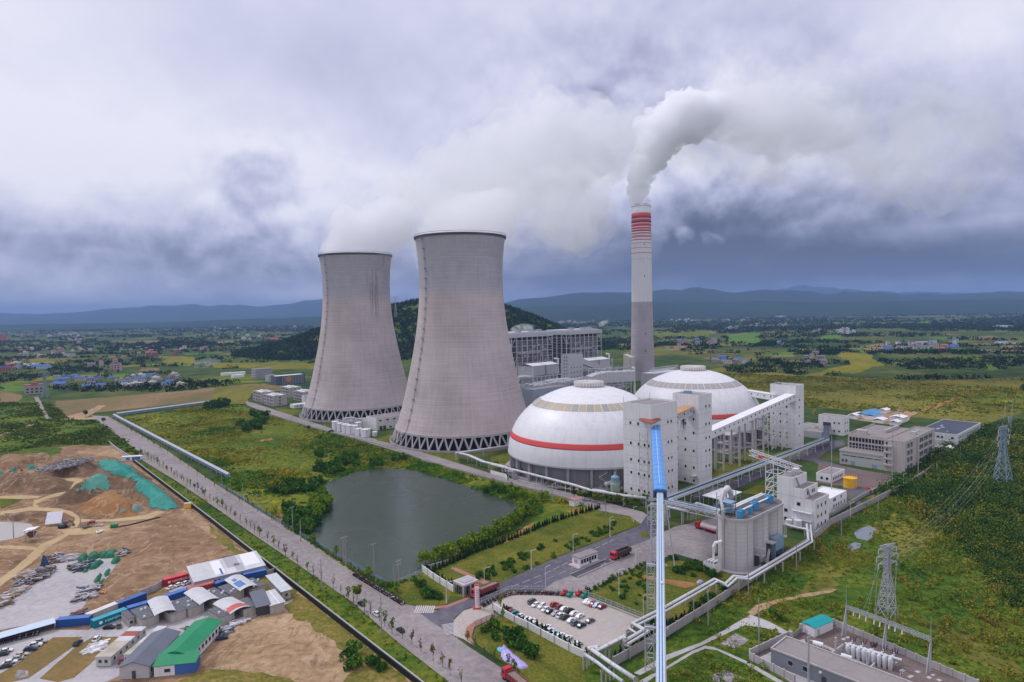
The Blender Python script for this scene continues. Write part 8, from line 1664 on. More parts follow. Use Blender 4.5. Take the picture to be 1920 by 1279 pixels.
leafmat('leaf_mix',[(.010,.026,.010),(.03,.062,.014),(.07,.095,.02),(.14,.135,.028)],sc=.12);leafmat('leaf_meadow',[(.016,.042,.011),(.038,.075,.017),(.09,.102,.02),(.15,.14,.022),(.20,.178,.024),(.15,.105,.04)],sc=.045);leafmat('leaf_far',[(.005,.015,.008),(.012,.030,.013),(.028,.052,.018)],sc=.02)
leafmat('leaf_dark2',[(.006,.018,.007),(.017,.044,.014),(.040,.085,.020),(.085,.115,.026)],sc=.09);leafmat('leaf_hill',[(.008,.022,.010),(.017,.040,.014),(.035,.066,.018)],sc=.03)
PROT={}
def tree_proto(kind,i):
 key=(kind,i)
 if key in PROT:return PROT[key]
 r=random.Random(hash(kind)%1000+i)if 0 else random.Random(sum(map(ord,kind))*7+i)
 t=T({'sapling':'street_tree','rust':'street_tree','bare':'street_tree','willow':'willow_tree','conifer':'conifer_tree','broad':'broadleaf_tree','shrub':'shrub','bushy':'shrub'}[kind],'','tree' if kind not in('shrub','bushy')else 'shrub')
 spec=dict(sapling=(4.2,.95,130,.2,'leaf_sapling'),rust=(4.0,.8,80,.18,'leaf_rust'),bare=(4.0,.75,40,.16,'leaf_bare'),willow=(5.2,2.6,360,.34,'leaf_willow'),conifer=(3.0,.85,170,.26,'leaf_conifer'),broad=(6.5,2.6,380,.36,'leaf_mix'),shrub=(1.7,1.3,150,.26,'leaf_dark'),bushy=(3.8,3.0,420,.42,'leaf_dark'))[kind];H,W,n,s,lm=spec
 if kind=='conifer':
  lobes=[(0,0,H*(.12+.8*k/8),W*(1-k/9)*.8,W*(1-k/9)*.8,H*.09)for k in range(9)];hz=.2
 elif kind in('shrub','bushy'):lobes=[(r.uniform(-W,W)*.75,r.uniform(-W,W)*.75,H*r.uniform(.2,.65),W*r.uniform(.22,.62),W*r.uniform(.22,.62),H*r.uniform(.18,.42))for k in range(9)];hz=.1
 else:
  hz=H*.42 if kind!='willow' else H*.22;lobes=[(r.uniform(-1,1)*W*.62,r.uniform(-1,1)*W*.62,hz+(H-hz)*r.uniform(.12,.92),W*r.uniform(.24,.6),W*r.uniform(.24,.6),(H-hz)*r.uniform(.12,.32))for k in range(9)]
 mb=MB();mb.tube([(0,0,0),(r.uniform(-.1,.1),r.uniform(-.1,.1),H*.4),(r.uniform(-.2,.2),r.uniform(-.2,.2),H*.8)],[H*.025,H*.018,H*.006],6)
 for l in lobes[:5]:
  if kind!='conifer':mb.tube([(0,0,H*.3 if kind not in('shrub','bushy')else .05),(l[0]*.5,l[1]*.5,l[2]*.75),(l[0],l[1],l[2])],[H*.014,H*.01,H*.004],5)
 mb.build('trunk' if kind not in('shrub','bushy')else 'stem',MATS['bark'],t);quadmesh('crown' if kind not in('shrub','bushy')else 'foliage',leafquads(blobpts(lobes,n),s),MATS[lm],t)
 PROT[key]=[t,False];return PROT[key]
def tree(kind,p,label,group,sc=1.0,nvar=4):
 pr=tree_proto(kind,R.randrange(nvar));s=sc*R.uniform(.82,1.18);z=(s,s,s*R.uniform(.88,1.15));a=R.uniform(0,6.28);p=Vector((p[0],p[1],p[2]if len(p)>2 and p[2]>.05 else .05))
 if not pr[1]:
  pr[1]=True;t=pr[0];KIDS[t.name]=[(c,[])for c in t.children];t.location=p;t.rotation_euler=(0,0,a);t.scale=z;t['label']=label;t['group']=group;return t
 return dup(pr[0],p,a,z,label,group)
KL=dict(sapling='green',rust='brownish',bare='thin half-bare')
def row_trees(line,n,kinds,what,where,group,sc=1.0,jit=.8,side=.4):
 for i,(p,d)in enumerate(along(line,n=n,jit=jit)):
  k=R.choice(kinds);q=p+Vector((-d.y,d.x,0))*R.uniform(-side,side);tree(k,q,f'{(KL.get(k, "") + " " + what).strip()}, {nth(i + 1)} {where}',group,sc)
row_trees(pw('p 262,850 332,896 402,944 482,1002')+pw('B 400,592 600,735 700,800'),46,['bare','bare','sapling','rust'],'street tree','from the far end along the left kerb','street trees on the left kerb',1.05,1.2)
row_trees(pw('B 735,830 840,900 960,1000 1080,1075 1190,1150 1280,1230 1350,1300'),14,['sapling','rust','sapling','bare'],'street tree','after the bushy one on the lower left kerb','street trees on the lower left kerb',1.05,1.0)
row_trees(pw('B 190,310 330,400 520,510 700,640 850,730 950,790'),22,['bare','rust','sapling','bare'],'sapling','from the far end between the road and pond railing','saplings along the pond railing',.75,1.5)
row_trees(pw('p 205,785 p 240,806 316,852 400,912 450,942'),20,['bare','sapling','rust'],'sapling','from the road corner along the right kerb','saplings on the right kerb',.85,1.5)
row_trees(pw('C 325,1035 400,1075 470,1120 525,1160 590,1185 630,1220'),6,['bare','sapling','sapling'],'street tree','from the junction along the right kerb below the car park','street trees below the car park',.95,.5)
row_trees(pw('C 60,535 180,505 300,455 440,395 560,325 640,270 700,215'),34,['willow'],'light green willow','from the gate end along the pond bank','willows along the pond',1.12,.8,.8)
row_trees(pw('C 700,215 690,180 760,150 830,130'),7,['willow'],'pale willow','of those round the pond\'s far corner','willows at the far corner',1.0,.8,1.2)
row_trees(pw('C 80,595 250,520 400,450 560,395 700,340 850,275 1000,225 1165,180'),58,['conifer'],'dark small conifer','from the gate end of the lawn row','conifers on the lawn',1.0,.3,.3)
row_trees(pw('C 65,585 140,620 235,690'),11,['conifer'],'dark conifer','from the pond along the white wall','conifers by the white wall',1.0,.3,.4)
row_trees(pw('U 450,570 640,680 800,750 1000,860 1200,960 1280,985'),19,['conifer'],'dark thin conifer','from the gate between car park wall and cars','conifers behind the car park wall',.85,.4,.2)
row_trees(pw('U 1560,1070 1680,1010 1800,930 1900,880')+pw('D 200,960 280,930'),13,['conifer'],'dark conifer','from the left below the fat white pipe','conifers below the pipe',1.1,.5,.4)
row_trees(pw('D 290,965 400,900 500,840'),16,['conifer'],'dark conifer','from the conveyor along the inside of the plant wall','conifers inside the plant wall',.9,.4,.4)
row_trees(pw('N 20,905 300,985 520,1065 700,1110 860,1150'),22,['broad'],'green tree','from the left between perimeter road and dome pipes','trees below the dome',.72,1.5,1.5)
row_trees(pw('N 900,1170 1050,1195 1200,1205 1320,1215'),13,['broad','willow'],'green tree','from the left below the nearest white tower','trees below the nearest tower',.78,1.5,2.0)
row_trees(pw('C 1000,120 1100,140 1250,155 1400,190'),12,['broad'],'roadside tree','from the left along the dark road below the tower','trees along the dark road',.7,1.0,1.0)
row_trees(pw('U 1285,365 1420,330 1545,235 1640,205 1780,140 1860,90'),12,['shrub'],'clipped round shrub','along the truck yard kerb from the left','clipped shrubs on the kerb',.8,.6,.2)
def patch_trees(poly,n,kinds,what,where,group,sc=1.0):
 P2=[Vector((p.x,p.y))for p in pw(poly)];pts=[];xs=[p.x for p in P2];ys=[p.y for p in P2]
 while len(pts)<n:
  x,y=R.uniform(min(xs),max(xs)),R.uniform(min(ys),max(ys))
  if inpoly(np.array([x]),np.array([y]),P2)[0]:pts.append((x,y,0))
 pts.sort(key=lambda p:proj(p)[0])
 for i,p in enumerate(pts):tree(R.choice(kinds),p,f'{what}, {nth(i + 1)} from the left {where}',group,sc)
patch_trees('C 430,650 700,550 900,440 1100,340 1260,270 1230,320 1000,440 700,560 450,640 330,640 600,500 900,380',72,['shrub'],'small round shrub','scattered on the lawn by the access road','shrubs on the pond lawn',.85)
patch_trees('C 1110,700 1300,610 1450,570 1450,840',30,['shrub'],'tiny shrub','on the lawn right of the car park','shrubs on the lawn by the car park',.62)
patch_trees('D 330,590 480,560 650,640 500,660 360,640',22,['shrub','shrub','bushy'],'dark shrub','on the lawn at the foot of the silos','shrubs below the silos',.8)
patch_trees('D 420,840 640,720 720,690 640,760 480,860',12,['shrub'],'round shrub','between the pipes and the plant wall','shrubs between pipes and wall',1.1)
for s,k,sc,l in[('C 25,680','bushy',.9,'dark shrub clump on the grass corner, upper left one'),('C 90,745','bushy',.8,'dark shrub clump on the grass corner, middle one'),('C 130,750','bushy',.8,'dark shrub clump on the grass corner, rightmost one'),('C 60,740','shrub',1.6,'rounded shrub on the grass corner, lowest one'),('U 345,740','bushy',.85,'dark bush left in the grass below the car park wall'),('U 355,830','shrub',1.5,'lower small bush left in the grass below the wall'),('U 265,765','shrub',1.3,'smallest bush left in the grass below the wall'),('U 520,880','bushy',.9,'big bush above the purple tarpaulin, left one'),('U 560,860','bushy',.95,'big bush above the purple tarpaulin, topmost one'),('U 610,890','bushy',.8,'big bush above the purple tarpaulin, right one'),('U 555,935','shrub',1.6,'low bush beside the purple tarpaulin'),('U 680,960','bushy',.8,'bush right of the purple tarpaulin\'s group'),('U 730,1020','bushy',.9,'bush farthest right in the grass below the car park wall'),('U 440,660','sapling',1.0,'yellow-green young tree in the grass by the curved railing'),('U 420,540','sapling',1.2,'tall thin young tree at the car park wall\'s left end'),('B 740,1140','bushy',.95,'leftmost dark bush on the bare ground near the bottom'),('B 775,1200','bushy',.8,'middle dark bush on the bare ground near the bottom'),('B 880,1180','bushy',.8,'right upper dark bush on the bare ground near the bottom'),('B 915,1215','bushy',.7,'right lower dark bush on the bare ground near the bottom'),('B 785,830','broad',.95,'bushy green street tree half hiding a black car'),('B 940,760','bushy',.7,'green bush by the pond railing\'s end'),('B 1000,790','willow',.6,'yellowish small tree at the pond corner'),('B 850,700','willow',.75,'small green tree leaning over the pond railing'),('B 672,605','sapling',1.3,'green tree in front of the pond, left of the pole pair'),('B 550,540','sapling',1.3,'green tree in front of the pond\'s narrow inlet'),('D 950,905','bushy',.95,'dark bush by a stone on the scrub left of the teal shed'),('D 335,545','bushy',.6,'bush at the foot of the splayed trestle leg'),('L 645,890','broad',1.3,'dark tree standing at the far road corner'),('L 780,945','broad',1.1,'dark tree at the far end of the main road\'s left side'),('T 855,805','broad',.9,'dark small tree on the meadow edge below the farther tower'),('T 1055,820','bushy',.8,'round bush on the perimeter road edge by the tanks'),('O 1225,730','broad',.7,'round tree at the plant road bend near the conveyor\'s end')]:
 tree(k,p1(s),l,'bushes and trees standing alone',sc)
patch_trees('B 330,230 480,150 600,170 590,230 420,260 340,250',16,['bushy'],'dark thicket bush','in the clump left of the pond\'s top','thicket bushes by the pond',1.35)
patch_trees('B 560,270 640,255 660,310 600,370 540,390 500,340',14,['bushy','willow'],'leafy bush','overhanging the pond\'s left bank','bushes on the pond\'s left bank',1.25)
patch_trees('B 400,330 480,350 540,420 500,480 420,430',14,['bushy'],'green bush','between the railing and the pond\'s inlet','bushes by the inlet',1.2)
patch_trees('B 560,30 800,60 1010,70 1000,105 760,125 650,170 560,130',24,['bushy'],'dense bush','along the pond\'s far bank','bushes on the far bank',1.45)
patch_trees('T 210,680 420,640 540,700 500,790 300,820 220,790',18,['bushy'],'dark bush','in the thicket on the meadow below the dormitories','bushes on the meadow',1.7)
patch_trees('C 300,30 500,60 700,110 720,150 560,110 380,50',14,['bushy','willow'],'bank bush','along the pond\'s right bank below the perimeter road','bushes on the right bank',1.0)
patch_trees('L 1560,790 1640,780 1700,800 1680,825 1590,825',5,['bushy'],'dark bush','at the end of the covered conveyor','bushes at the conveyor end',2.4)
FIELD_POLYS=[]
for o in bpy.data.objects:
 if o.type=='MESH' and o.name.split('.')[0]in('field','lake')and len(o.data.vertices)<4000 and o.data.materials[0].name in('yellow_paddy','bright_paddy','tan_field','far_water','meadow_dry'):
  FIELD_POLYS.append([(v.co.x,v.co.y)for v in o.data.vertices])
def infields(x,y,polys):
 m=np.zeros(len(x),bool)
 for pl in polys:
  a=np.array(pl);bb=(x>a[:,0].min())&(x<a[:,0].max())&(y>a[:,1].min())&(y<a[:,1].max());ix=np.nonzero(bb)[0]
  if len(ix):m[ix[inpoly(x[ix],y[ix],pl)]]=True
 return m
def nz(x,y,s,seed):return np.array([noise.fractal(Vector((a*s,b*s,seed)),1,2,4)for a,b in zip(x,y)])
def clumps(name,label,cat,X,Y,Z,rad,hgt,k,leaf,mat):
 """one 'stuff' object: k leaf quads round each centre"""
 n=len(X);d=NP.normal(size=(n,k,3));d/=np.linalg.norm(d,axis=2)[:,:,None];d[:,:,2]=np.abs(d[:,:,2]);rr=NP.uniform(.5,1,(n,k,1))
 rad=np.broadcast_to(rad,n)[:,None,None];hgt=np.broadcast_to(hgt,n)[:,None];leaf=np.repeat(np.broadcast_to(leaf,n),k)
 pts=d*rr*rad;pts[:,:,2]=d[:,:,2]*rr[:,:,0]*hgt;pts+=np.stack([X,Y,Z],1)[:,None,:]
 o=quadmesh(name,leafquads(pts.reshape(-1,3),leaf,.5),mat);return tag(o,label,cat,kind='stuff')
def fill(poly,n,holes=()):
 P2=pw(poly)if isinstance(poly,str)else poly;xs=[p[0]for p in P2];ys=[p[1]for p in P2];X=NP.uniform(min(xs),max(xs),n*3);Y=NP.uniform(min(ys),max(ys),n*3);m=inpoly(X,Y,P2)
 for h in holes:m&=~inpoly(X,Y,h)
 return X[m][:n],Y[m][:n]
POND2=[(p.x,p.y)for p in POND]
X,Y=fill('L 880,905 1560,795 T 240,570 480,665 1080,840 1900,1090 N 0,1010 620,1170 900,1240 C 720,140 560,330 B 1130,690 720,610 520,480 0,170 A 1250,150',15000,[POND2]);q=nz(X,Y,.022,2.0);m=q>NP.uniform(-.75,.45,len(X));X,Y,q=X[m],Y[m],q[m]
clumps('meadow_growth','rough yellow and green growth filling the meadow beside the pond','ground cover',X,Y,np.full(len(X),.05),np.clip(.9+q*1.6,.4,2.6),np.clip(.45+q*2.2,.25,3.0),12,np.clip(.32+q*.2,.25,.55),MATS['leaf_meadow'])
X,Y=fill('L 880,905 1560,795 T 240,570 480,665 1080,840 1900,1090 N 0,1010 620,1170 900,1240 C 720,140 560,330 B 1130,690 720,610 520,480 0,170 A 1250,150',9000,[POND2]);q=nz(X,Y,.012,42.0);m=q>NP.uniform(.0,.5,len(X));X,Y,q=X[m],Y[m],q[m]
clumps('meadow_bushes','dark green bush drifts across the meadow between the two roads','ground cover',X,Y,np.full(len(X),.05),np.clip(1+q*2.4,.6,3),np.clip(.7+q*3,.5,3.4),18,.4,MATS['leaf_lush'])
vg=pw('p 258,862 330,903 400,950 480,1006 B 400,598 760,848 1000,1060 1280,1277 p 940,1370 908,1371 785,1276 484,1040 402,977 256,864');X,Y=fill(vg,5200);q=nz(X,Y,.06,4.0);m=q>NP.uniform(-.6,.5,len(X));X,Y,q=X[m],Y[m],q[m]
clumps('verge_growth','dense green hedge and weeds on the verge between netting fence and road','ground cover',X,Y,np.full(len(X),.05),np.clip(.5+q*.9,.3,1.4),np.clip(.4+q*1.6,.2,1.7),12,.22,MATS['leaf_mix'])
SUBY=[(p.x,p.y)for p in pw('V 0,570 300,415 595,318 1590,740 1700,830 330,770')];LANES=[[(p.x,p.y)for p in pw(s)]for s in('D 90,1225 280,1120 500,1040 700,930 790,870 900,905 1040,985 1030,1015 880,955 690,970 500,1060 300,1145 130,1245','D 120,1279 300,1180 440,1095 520,1060 580,1070 760,1150 1000,1279 960,1290 750,1170 590,1090 520,1082 440,1117 240,1232 160,1290','D 770,860 830,812 960,783 1130,743 1282,723 S 100,688 240,688 200,716 90,737 D 1282,752 1100,772 960,807 860,852 800,887','S 335,345 380,305 440,285 490,310 440,395 360,375','D 600,1050 700,980 800,1025 700,1080')]
RS='D 130,1160 300,1010 760,715 1140,465 p 1560,990 W 40,840 500,540 880,330 p 1975,800 2050,1000 2050,1330 1150,1330'
X,Y=fill(RS,26000,[SUBY]+LANES);q=nz(X,Y,.03,9.0);U_=np.array([proj((a,b,0))for a,b in zip(X,Y)]);w=np.clip((U_[:,0]-1640)/260,0,1)*np.clip((1130-U_[:,1])/230,0,1)
m=q+w*.9>NP.uniform(-.55,.5,len(X));X,Y,q,w=X[m],Y[m],q[m],w[m];far=np.clip(Y/300,.6,1.8)
lo=w<.45;clumps('scrub_growth','patchy green and yellow scrub round the substation and along the plant wall','ground cover',X[lo],Y[lo],np.full(lo.sum(),.05),np.clip((.7+q[lo]*1.3)*far[lo],.3,2.4),np.clip((.4+q[lo]*1.7)*far[lo],.2,2.6),14,(.24*far[lo]),MATS['leaf_wild'])
hi=~lo;sz=np.exp(NP.normal(0,.45,hi.sum()));clumps('dark_thicket','closed dark green thicket covering the slope at the right edge','wood',X[hi],Y[hi],np.full(hi.sum(),.2),np.clip(2.0*sz*far[hi],.8,6),np.clip((1.9+q[hi]*4.2)*sz*far[hi],.6,9),30,.36*far[hi],MATS['leaf_dark2'])
X,Y=fill(RS,5200,[SUBY]+LANES);q=nz(X,Y,.022,31.0);U_=np.array([proj((a,b,0))for a,b in zip(X,Y)]);w=np.clip((U_[:,0]-1500)/400,0,1);m=q+w*.5>NP.uniform(-.1,.7,len(X));X,Y=X[m],Y[m];sz=np.exp(NP.normal(.2,.4,len(X)))*np.clip(Y/280,.7,1.6)
clumps('tall_scrub','taller rounded bushes dotted through the scrub right of the plant wall','wood',X,Y,np.full(len(X),.3),1.7*sz,2.1*sz,44,.32*np.clip(Y/280,.8,1.6),MATS['leaf_wild'])
X,Y=fill([(p.x,p.y)for p in offset_line(POND+POND[:1],-16 if inpoly(np.array([offset_line(POND,5)[9].x]),np.array([offset_line(POND,5)[9].y]),POND2)[0]else 16)],9000,[POND2,[(p.x,p.y)for p in pw('C 0,570 40,585 75,560 300,460 560,330 700,230 1150,180 1450,240 900,700 0,900')],[(p.x,p.y)for p in main_poly]]);D=np.min(np.stack([np.hypot(X-p.x,Y-p.y)for p,d in along(POND+POND[:1],step=2.5)]),0);q=nz(X,Y,.05,7.0);m=(D<9+12*q)&(q>-.35);X,Y,q=X[m],Y[m],q[m]
clumps('bank_growth','lush green reeds and bushes on the banks of the pond','ground cover',X,Y,np.full(len(X),.05),np.clip(1.1+q*1.5,.5,2.6),np.clip(1.0+q*2.4,.4,3.4),16,.34,MATS['leaf_lush'])
X,Y=fill('H 650,890 1600,940 I 0,880 900,930 1920,900 1920,1000 Q 1580,640 1580,830 1400,900 1240,885 970,845 700,800 500,800 110,760 O 1090,480 1000,330 700,280 480,250 430,180',9000);q=nz(X,Y,.012,3.0);m=q>NP.uniform(-.5,.7,len(X));X,Y,q=X[m],Y[m],q[m]
clumps('dry_growth','dry tufts and low bushes over the wasteland beyond the office block','ground cover',X,Y,np.full(len(X),.05),np.clip(1.4+q*3,.6,4.5),np.clip(.6+q*2.6,.3,3.5),10,.6,MATS['leaf_meadow'])
X,Y=fill('L 0,780 300,760 420,820 500,905 700,915 1000,1010 1250,1180 1000,1170 850,1100 480,1095 300,1120 0,1160',5000,[[(p.x,p.y)for p in main_poly],[(p.x,p.y)for p in pw('L 255,735 290,735 390,905 340,910')]]);q=nz(X,Y,.018,6.0);m=q>NP.uniform(-.6,.4,len(X));X,Y,q=X[m],Y[m],q[m]
clumps('scrub_growth','dark green bushes on the wild ground left of the far end of the main road','ground cover',X,Y,np.full(len(X),.05),np.clip(1.6+q*4,.8,5),np.clip(1+q*4,.5,5),14,.6,MATS['leaf_mix'])
X=NP.uniform(HILLC.x-620,HILLC.x+470,10000);Y=NP.uniform(HILLC.y-460,HILLC.y+330,10000);Z=hillz(X,Y);m=Z>3;X,Y,Z=X[m],Y[m],Z[m]
WOOD=pw('p 1640,928 1700,884 1780,832 1850,800 1990,785 2130,1220 1970,1185 1866,1115 1841,1064 1790,1014 1740,976 1699,938');X2,Y2=fill(WOOD,12000);q2=nz(X2,Y2,.02,51.0);sz=np.exp(NP.normal(.1,.38,len(X2)))*np.clip(Y2/330,.8,1.5)
clumps('woodland','closed dark green woodland with rounded crowns at the right edge beyond the plant wall','wood',X2,Y2,np.full(len(X2),.2),2.1*sz,np.clip((2.6+q2*3.5)*sz,1,9),32,.36*np.clip(Y2/330,.8,1.5),MATS['leaf_dark2'])
clumps('hill_forest','dark forest covering the hill behind the cooling towers','wood',X,Y,Z,NP.uniform(5,9,len(X)),NP.uniform(6,12,len(X)),22,2.0,MATS['leaf_hill'])
def plain(v0,v1,n,thr,seed,rad,hgt,leaf,k,name,label,s):
 U=NP.uniform(-120,2040,n);V=NP.uniform(v0,v1,n);d=V+(U-960)*.01854;Yw=100*1200/np.maximum(d-584.7,3);Xw=(U-960)/1200*Yw;q=nz(Xw*.7,Yw,s,seed);m=(q>thr)&(np.hypot((Xw-HILLC.x)/420,(Yw-HILLC.y)/420)>1)&(Yw>640)
 plant=[(p.x,p.y)for p in pw('p 380,775 480,690 600,690 700,640 900,650 1290,660 1420,720 1500,740 1860,760 1950,830 1900,1000 900,1000')];m&=~inpoly(Xw,Yw,plant);Xw,Yw=Xw[m],Yw[m];f=~infields(Xw,Yw,FIELD_POLYS);Xw,Yw=Xw[f],Yw[f]
 for hx,hy,hr in HAMLETS:g=np.hypot(Xw-hx,Yw-hy)>hr*NP.uniform(.5,1.0,len(Xw));Xw,Yw=Xw[g],Yw[g]
 sc=Yw/1000;clumps(name,label,'wood',Xw,Yw,np.zeros(len(Xw)),rad*np.sqrt(sc)*NP.uniform(.6,1.4,len(Xw)),hgt*sc**.12*NP.uniform(.6,1.3,len(Xw)),k,leaf*sc**.7,MATS['leaf_far'])
WALLS={}
for nm,c in dict(house_white=(.55,.53,.56),house_pink=(.46,.33,.33),house_grey=(.33,.31,.33),house_cream=(.48,.42,.35),house_red=(.36,.12,.11)).items():M(nm,c,.85,.1,.3)
for nm,c in dict(hr_grey=(.15,.145,.16),hr_blue=(.05,.13,.34),hr_red=(.34,.10,.08),hr_white=(.60,.58,.60),hr_brown=(.20,.13,.10)).items():M(nm,c,.8,.15,.3)
HM={}
def house_mesh(w,d,h,wallm,roofm,flat):
 key=(w,d,h,wallm,roofm,flat)
 if key in HM:return HM[key]
 mb=MB();mb.box(-w/2,w/2,-d/2,d/2,0,h);mb.cur=2
 for fl in range(max(1,int(h/3))):
  for x in np.linspace(-w/2+1.6,w/2-1.6,max(2,int(w/3))):mb.box(x-.6,x+.6,-d/2-.03,-d/2,fl*3+1,fl*3+2.4)
 mb.cur=1
 if flat:mb.box(-w/2-.3,w/2+.3,-d/2-.3,d/2+.3,h,h+.35);mb.box(-w/4,w/8,0,d/3,h+.35,h+2.4)
 else:mb.gable(-w/2,w/2,-d/2,d/2,h,h+d*.28,.6,.2);mb.cur=0;mb.add([(-w/2,-d/2,h),(-w/2,d/2,h),(-w/2,0,h+d*.28),(w/2,-d/2,h),(w/2,d/2,h),(w/2,0,h+d*.28)],[(2,1,0),(3,4,5)])
 me=bpy.data.meshes.new('house');me.from_pydata(mb.v,[],mb.f);[me.materials.append(MATS[x])for x in(wallm,roofm,'glass')];me.polygons.foreach_set('material_index',mb.mi);me.update();HM[key]=me;return me
HAMLETS=[]
VILL=[((18,652,172,671),26,('house_pink','house_white','house_grey'),('hr_grey','hr_red','hr_white'),'of large village at far left',(9,13),(6,9)),((222,656,272,668),5,('house_grey','house_pink'),('hr_grey',),'of small group beside large pale village',(9,13),(5,8)),((272,655,330,668),10,('house_red','house_pink'),('hr_red','hr_grey'),'of reddish village above yellow paddy',(10,14),(6,9)),((325,650,395,660),8,('house_white','house_pink'),('hr_grey','hr_red'),'of hamlet right of the reddish village',(9,13),(6,9)),((96,708,200,728),15,('house_grey','house_cream'),('hr_blue','hr_blue','hr_grey'),'of the hamlet by the left pylon',(10,17),(4,6)),((200,706,350,726),24,('house_grey','house_cream','house_white'),('hr_blue','hr_grey','hr_brown','hr_white'),'of crowded hamlet above the brown field',(10,16),(4,6)),((0,686,55,697),5,('house_cream','house_red'),('hr_blue','hr_white','hr_red'),'of the low sheds at the left edge',(16,26),(5,8)),((58,685,104,692),4,('house_white','house_cream'),('hr_white','hr_blue'),'of sheds behind the left pylon',(18,28),(4,5)),((170,682,232,696),5,('house_pink','house_white'),('hr_grey','hr_red'),'round the unfinished block',(9,14),(6,10)),((88,625,180,632),13,('house_white','house_grey'),('hr_white','hr_grey'),'of white building strip far left',(18,32),(7,11)),((25,627,66,632),5,('house_pink','house_grey'),('hr_grey',),'of dim strip beside orange block',(16,26),(6,9)),((126,636,155,646),5,('house_white','house_pink'),('hr_grey','hr_white'),'of lone group far left',(12,20),(6,9)),((402,614,420,624),5,('house_white',),('hr_white',),'of bright cluster left of farther tower',(14,22),(7,10)),((428,626,490,638),11,('house_white','house_grey'),('hr_grey','hr_white'),'of white village left of farther tower',(11,17),(7,11)),((510,633,535,640),3,('house_red',),('hr_red',),'of sheds by the wooded hill',(20,30),(5,7)),((430,606,560,616),14,('house_white','house_grey','house_pink'),('hr_white','hr_grey'),'below mountains left of farther tower',(22,36),(8,12)),((1030,596,1125,606),18,('house_white','house_pink','house_grey'),('hr_red','hr_white','hr_grey'),'of town behind boiler house roof',(18,30),(8,14)),((1256,598,1318,605),12,('house_white',),('hr_white','hr_grey'),'of white village right of chimney',(13,20),(7,10)),((1363,594,1404,604),8,('house_white','house_pink'),('hr_grey','hr_white'),'of woodland cluster right of chimney',(14,22),(7,10)),((1342,612,1390,619),8,('house_white','house_grey'),('hr_grey','hr_white'),'of pale hamlet above green paddy',(12,18),(7,10)),((1406,605,1480,613),11,('house_pink','house_white'),('hr_red','hr_grey'),'of pinkish village above green paddy',(12,20),(7,10)),((1266,640,1314,650),9,('house_pink','house_grey'),('hr_grey','hr_blue'),'of pinkish hamlet right of chimney',(11,16),(7,10)),((1324,640,1350,649),5,('house_pink','house_cream'),('hr_grey',),'of cluster left of green paddy',(11,15),(8,11)),((1334,675,1398,685),8,('house_grey','house_white'),('hr_blue','hr_grey'),'of hamlet behind the farther dome',(10,15),(5,8)),((1508,664,1546,686),7,('house_grey','house_pink'),('hr_grey',),'of dark hamlet beside yellow paddy',(9,13),(6,9)),((1455,643,1470,647),2,('house_white',),('hr_blue',),'of two roofs above farther dome',(11,14),(5,7)),((1652,645,1716,660),14,('house_white','house_grey','house_cream'),('hr_grey','hr_blue','hr_grey'),'of village beyond yellow paddy, left half',(10,15),(6,10)),((1716,643,1800,659),15,('house_white','house_grey','house_red','house_cream'),('hr_blue','hr_grey','hr_red'),'of village beyond yellow paddy, right half',(10,15),(6,10)),((1567,617,1602,632),9,('house_white','house_grey'),('hr_grey','hr_white'),'of white hamlet above yellow paddy',(11,16),(7,10)),((1523,618,1545,626),4,('house_pink',),('hr_grey','hr_red'),'of the pink cluster in the woods',(10,15),(6,9)),((1585,581,1640,590),9,('house_white','house_pink'),('hr_white','hr_grey'),'at the left end of the distant town',(26,44),(10,20)),((1640,576,1715,583),14,('house_pink','house_white','house_red'),('hr_red','hr_grey','hr_white'),'in the left part of the distant town',(28,50),(14,26)),((1715,574,1795,583),16,('house_pink','house_white','house_grey'),('hr_grey','hr_white'),'in the middle of the distant town',(28,50),(14,26)),((1800,572,1900,584),18,('house_pink','house_red','house_white'),('hr_grey','hr_red','hr_white'),'at the right end of the distant town',(28,50),(14,26))]
def villages():
 for(u0,v0,u1,v1),n,ws,rs,where,wr,hr in VILL:
  pts=[]
  c=P((u0+u1)/2,(v0+v1)/2);HAMLETS.append((c.x,c.y,(P(u1,(v0+v1)/2)-P(u0,(v0+v1)/2)).length*.55))
  tries=0
  while len(pts)<n and tries<400:
   tries+=1;p=P(R.uniform(u0,u1),R.uniform(v0,v1))
   if all((p-q).length>wr[0]*(1.25 if tries<200 else .9)for q in pts):pts.append(p)
  pts.sort(key=lambda p:proj(p)[0]);base=R.uniform(-.5,.5)
  for i,p in enumerate(pts):
   w,d,h=R.choice(((wr[0],wr[0]*.75),(sum(wr)/2,wr[0]*.8),(wr[1],wr[0]*.85)))+(R.choice(hr),);wm,rm=R.choice(ws),R.choice(rs);flat=rm=='hr_white' or R.random()<.3
   o=link('house',house_mesh(round(w,1),round(d,1),h,wm,rm,flat));o.location=(p.x,p.y,0);o.rotation_euler=(0,0,base+R.choice((0,0,PI/2))+R.uniform(-.12,.12)-math.atan2(p.x,p.y))
   tag(o,f'{rm.split("_")[1]}-roofed {wm.split("_")[1]} house, {nth(i + 1)} from left {where}','house','village houses')
villages()
def big(name,label,u,v,w,d,h,wm,rm,cat='building'):
 p=P(u,v);t=T(name,label,cat,p,-math.atan2(p.x,p.y));mb=MB();mb.box(-w/2,w/2,-d/2,d/2,0,h);mb.cur=1
 for z in np.arange(2,h-2,4):
  for x in np.arange(-w/2+2,w/2-2,5):mb.box(x,x+2.6,-d/2-.06,-d/2,z,z+2)
 mb.build('wall',[MATS[wm],MATS['glass']],t);mb=MB();mb.box(-w/2-.3,w/2+.3,-d/2-.3,d/2+.3,h,h+.8);mb.box(-w/6,w/6,-d/4,d/4,h+.8,h+3.5);mb.build('roof',MATS[rm],t)
